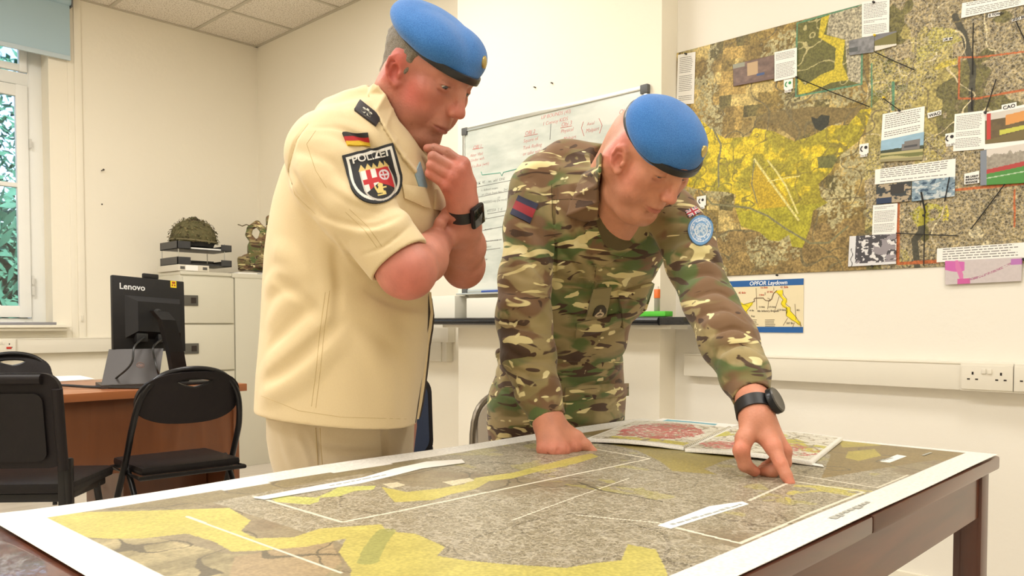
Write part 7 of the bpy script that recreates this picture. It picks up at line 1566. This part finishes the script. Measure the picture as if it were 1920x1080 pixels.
# collar leaves and lapels
col1 = [V(1131,289,1.815), V(1100,318,1.825), V(1084,342,1.812), V(1066,406,1.772), V(1092,414,1.758), V(1116,416,1.750), V(1129,378,1.750), V(1131,330,1.765)]
J2 = Sdf(); J2.frame(); J2.use(J)
ip, in_ = skin2.hits([(1133,292),(1131,318),(1129,346),(1128,376),(1124,408)], 1.4, 2.1); op_, on_ = J.hits([(1110,306),(1092,334),(1078,370),(1066,403),(1096,414)], 1.4, 2.2); ip = ip+in_*.009; op_ = op_+on_*.006
for i in range(4): J2.tri(ip[i], ip[i+1], op_[i], .0028, .004); J2.tri(ip[i+1], op_[i+1], op_[i], .0028, .001)
J2.tri(ip[4], op_[4], LL[4], .0026, .001)
J2.leaf([LL[0], LL[1], LL[2], LL[3], LL[4]], .0024); J2.leaf([LR[4], LR[0], LR[5], LR[1], LR[2], LR[3]], .0026)
jacket = sculpt(J2, 'jacket', camom, .0029, man2, relax=1)
# olive undershirt
S_ = Sdf(); S_.frame(); S_.chain([V(1140,395,1.85), V(1150,440,1.90), V(1143,480,1.94)], [.0715,.06,.05], k=.02); S_.cone(P['t']+P['R']@np.array([-.050,0,-.085]), V(1148,422,1.84), .062, .0725, k=.02)
S_.chain([V(1160,330,1.76), V(1170,345,1.73)], [.06,.06], k=.01, mode='s'); S_.plane(V(1145,375,1.78), np.array(P['R']@np.array([.55,0,.85])), k=.003, rad=.5)
sculpt(S_, 'undershirt', mat('olive_shirt_knit', S(96,84,54), .85, noise=.06, nscale=60, bump=.2, bscale=600), .004, man2, relax=1)
# pockets, tabs, seams
ln = mat('camo_seam_dark', S(70,60,38), .9)  # plain dark brown for the jacket's stitched seam lines
for pts in ([(1034,345),(1036,400),(1042,470),(1036,520)], [(1036,375),(1070,373),(1090,376)], [(1118,500),(1110,560),(1102,620)]): cloth_line(J2, pts, 1.4, 2.3, .0006, ln, jacket, 'stitching')
cloth_patch(J2, [(1164,614),(1206,578),(1222,528),(1158,546)], 44, 40, 1.4, 2.3, 'chest_pocket', camom, jacket, th=.009, puff=.010)
cloth_patch(J2, [(1078,632),(1160,612),(1168,582),(1080,606)], 30, 14, 1.4, 2.3, 'hem_fold', camom, jacket, th=.006, puff=.006)
rt = cloth_patch(J2, [(1096,600),(1134,596),(1146,536),(1112,540)], 20, 24, 1.4, 2.3, 'rank_tab', cloth_mat('rank_tab_olive', (140,130,90), (150,138,98)), jacket, th=.006, puff=.005)
m = MB(); cr = cloth_patch(J2, [(1108,592),(1130,590),(1134,568),(1112,570)], 30, 30, 1.4, 2.3, 'crown_badge', patm, rt, fn=lambda u,v: wh((np.hypot(u-.5,v-.5) < .5) & ((np.abs(np.hypot(u-.5, (v-.3)*1.1)-.28) < .07) | (np.abs(v-.22) < .06) & (np.abs(u-.5) < .3) | (np.hypot(u-.5, v-.68) < .08) | (np.hypot(np.abs(u-.5)-.14, v-.5) < .08)), L3((206,190,160)), np.tile(L3((58,52,38)), (len(u),1))), mask=lambda u,v: np.hypot(u-.5,v-.5) < .5, th=.012, label='embroidered crown on the rank tab')
cloth_line(J2, [(1112,548),(1118,528),(1138,528),(1140,546)], 1.4, 2.3, .005, camom, jacket, 'tab_loop')
# patches
def trf(u, v): c = np.tile(L3((34,36,66)), (len(u),1)); return wh(np.abs(v-.5) < .19, L3((150,34,44)), c)
cloth_patch(J2, [(957,402),(994,420),(1009,383),(973,366)], 36, 30, 1.4, 2.3, 'arm_flash', patm, jacket, trf, th=.0022, label='navy arm flash with a red bar')
def un(u, v):
    r = np.hypot(u-.5, v-.5)*2; a = np.arctan2(v-.5, u-.5); c = np.tile(L3((104,152,198)), (len(u),1)); c = wh((r < .80) & (r > .745), L3((224,230,234)), c)
    c = wh((r < .70) & (r > .56) & (vnoise(a*9+20, r*14, 111, 2) > .5), L3((214,222,230)), c); c = wh(r < .46, L3((196,210,222)), c); c = wh((r < .42) & (vnoise(u*26, v*26, 112, 2) > .56), L3((120,160,200)), c); c = wh((r > .46) & (r < .52) & (v < .6), L3((226,230,232)), c); return wh(r > .96, L3((74,112,150)), c)
cloth_patch(J2, [(1298,468),(1340,452),(1332,398),(1284,412)], 60, 60, 1.4, 2.3, 'round_blue_patch', patm, jacket, un, mask=lambda u,v: np.hypot(u-.5,v-.5) < .5, th=.0018, label='round pale blue patch with a white globe')
def uj(u, v):
    c = np.tile(L3((44,50,96)), (len(u),1)); d1 = np.abs((v-.5)-(u-.5)); d2 = np.abs((v-.5)+(u-.5)); c = wh((d1 < .13) | (d2 < .13), L3((222,214,214)), c); c = wh((d1 < .05) | (d2 < .05), L3((176,34,60)), c)
    c = wh((np.abs(u-.5) < .15) | (np.abs(v-.5) < .2), L3((222,214,214)), c); return wh((np.abs(u-.5) < .08) | (np.abs(v-.5) < .11), L3((176,34,60)), c)
cloth_patch(J2, [(1292,409),(1313,398),(1304,387),(1284,396)], 40, 30, 1.4, 2.3, 'flag_patch', patm, jacket, uj, th=.0014, label='small red, white and blue flag patch')
# ------------------------------------------------------------------ trousers
T_ = Sdf(); T_.frame()
T_.loft([row(972,1162,610,2.12,.105,44), row(962,1168,645,2.13,.128,44), row(934,1174,675,2.14,.148,44), row(922,1178,710,2.17,.152,44), row(914,1178,750,2.18,.155,44), row(914,1176,790,2.19,.150,44)], k=.02)
for i, (dx, dy) in enumerate(((-.088,-.060),(.085,.105))):
    c0 = pel+np.array([dx,dy,0]); T_.chain([np.array([c0[0],c0[1]+.02,.80]), np.array([c0[0],c0[1]+.03,.46]), np.array([c0[0]-.01,c0[1]+.05,.12])], [.098,.085,.072], k=.03, kk=.02)
    boot((c0[0]-.01, c0[1]+.05), math.radians(-43), man2, mat('brown_boot_suede', S(92,68,46), .8, noise=.1) if i == 0 else bpy.data.materials['brown_boot_suede'])
drape(T_, [(p, h, w, 'r') for p, h, w in (([(930,692),(970,722),(1030,736)], .008, .016), ([(1062,690),(1110,700),(1162,692)], .006, .014), ([(1060,664),(1110,668),(1160,660)], .005, .013), ([(922,762),(960,792),(1000,802)], .007, .016), ([(930,655),(945,690),(950,720)], .006, .014), ([(1060,780),(1110,790),(1160,780)], .007, .015), ([(940,730),(990,760),(1030,770)], .006, .014))], 1.5, 2.6)
drape(T_, [(p, h, w, 'g') for p, h, w in (([(1048,690),(1042,750),(1038,810)], .012, .008), ([(928,728),(975,745),(1028,755)], .005, .007), ([(1062,715),(1110,722),(1160,712)], .005, .006))], 1.5, 2.6)
T_.disp(lambda p: .003*n3(p, 20, 3)+.0012*n3(p, 50, 6), V(1050,800,2.17), 1.3)
tr2 = sculpt(T_, 'trousers', camom, .0038, man2, relax=1)
cloth_patch(T_, [(1058,818),(1168,800),(1172,735),(1060,745)], 36, 26, 1.6, 2.6, 'cargo_pocket', camom, tr2, th=.004, puff=.010)
cloth_patch(T_, [(1056,752),(1174,742),(1174,718),(1058,726)], 36, 12, 1.6, 2.6, 'cargo_pocket_flap', camom, tr2, th=.008, puff=.006)
cloth_line(T_, [(1010,662),(1060,664),(1110,660),(1168,650)], 1.6, 2.6, .012, mat('black_belt_webbing', S(44,38,30), .8), tr2, 'belt', lift=-.004)
ax = V(1419,785,1.392)-V(1413,757,1.415); c = V(1415.5,768,1.405)
watch(c, ax, V(1445,762,1.385)-c, .0305, False, man2, sw=.024)
# ================================================================== RUCKSACK ON THE CABINET
K_ = Sdf(); K_.frame(); ft = 6.06; zt = top+.001
def B6(px, py, f=ft): return V(px, py, f)
K_.box(B6(493,482)+np.array([0,0,-.004]), (.115,.085,.105), rot=(0,4,20), rnd=.03, k=.02); K_.ell(B6(462,492,5.98), (.055,.05,.062), k=.012); K_.box(B6(458,494,5.94), (.045,.02,.055), rot=(0,-6,0), rnd=.015, k=.01)
K_.chain([B6(505,470),B6(507,440),B6(508,410)], [.036,.034,.032], k=.01); K_.chain([B6(472,425,6.00),B6(482,420,6.00),B6(494,432,6.00),B6(492,450,6.00),B6(480,462,6.00)], [.024,.026,.026,.028,.03], k=.012); K_.chain([B6(468,428,5.99),B6(466,440,5.99),B6(474,452,5.99)], [.020,.022,.022], k=.01)
K_.ell(B6(480,432,5.96), (.022,.03,.020), k=.008, mode='s'); K_.box(B6(494,490,5.96), (.055,.03,.045), rnd=.012, k=.006)
for a, b in (((490,455,5.94),(492,500,5.93)), ((503,430,6.00),(500,500,5.94))): K_.chain([B6(*a), B6(*b)], .006, k=.004)
K_.disp(lambda p: .005*n3(p, 26, 3)+.002*n3(p, 70, 5), B6(485,460), .4); K_.plane(np.array([0,0,zt]), (0,0,-1), k=.001, rad=8.0)
rs_ = sculpt(K_, 'rucksack', camom, .006, None, relax=1); tag(rs_, 'camouflage webbing rucksack standing in the corner on the filing cabinet', 'rucksack')
MB().tube([Vector(toworld(B6(*q))) for q in ((470,424,5.98),(462,421,5.97),(454,424,5.97),(450,422,5.97),(446,421,5.97))], .004, 6).build('loose_strap', mat('olive_strap', S(96,84,56), .8), rs_, smooth=True)
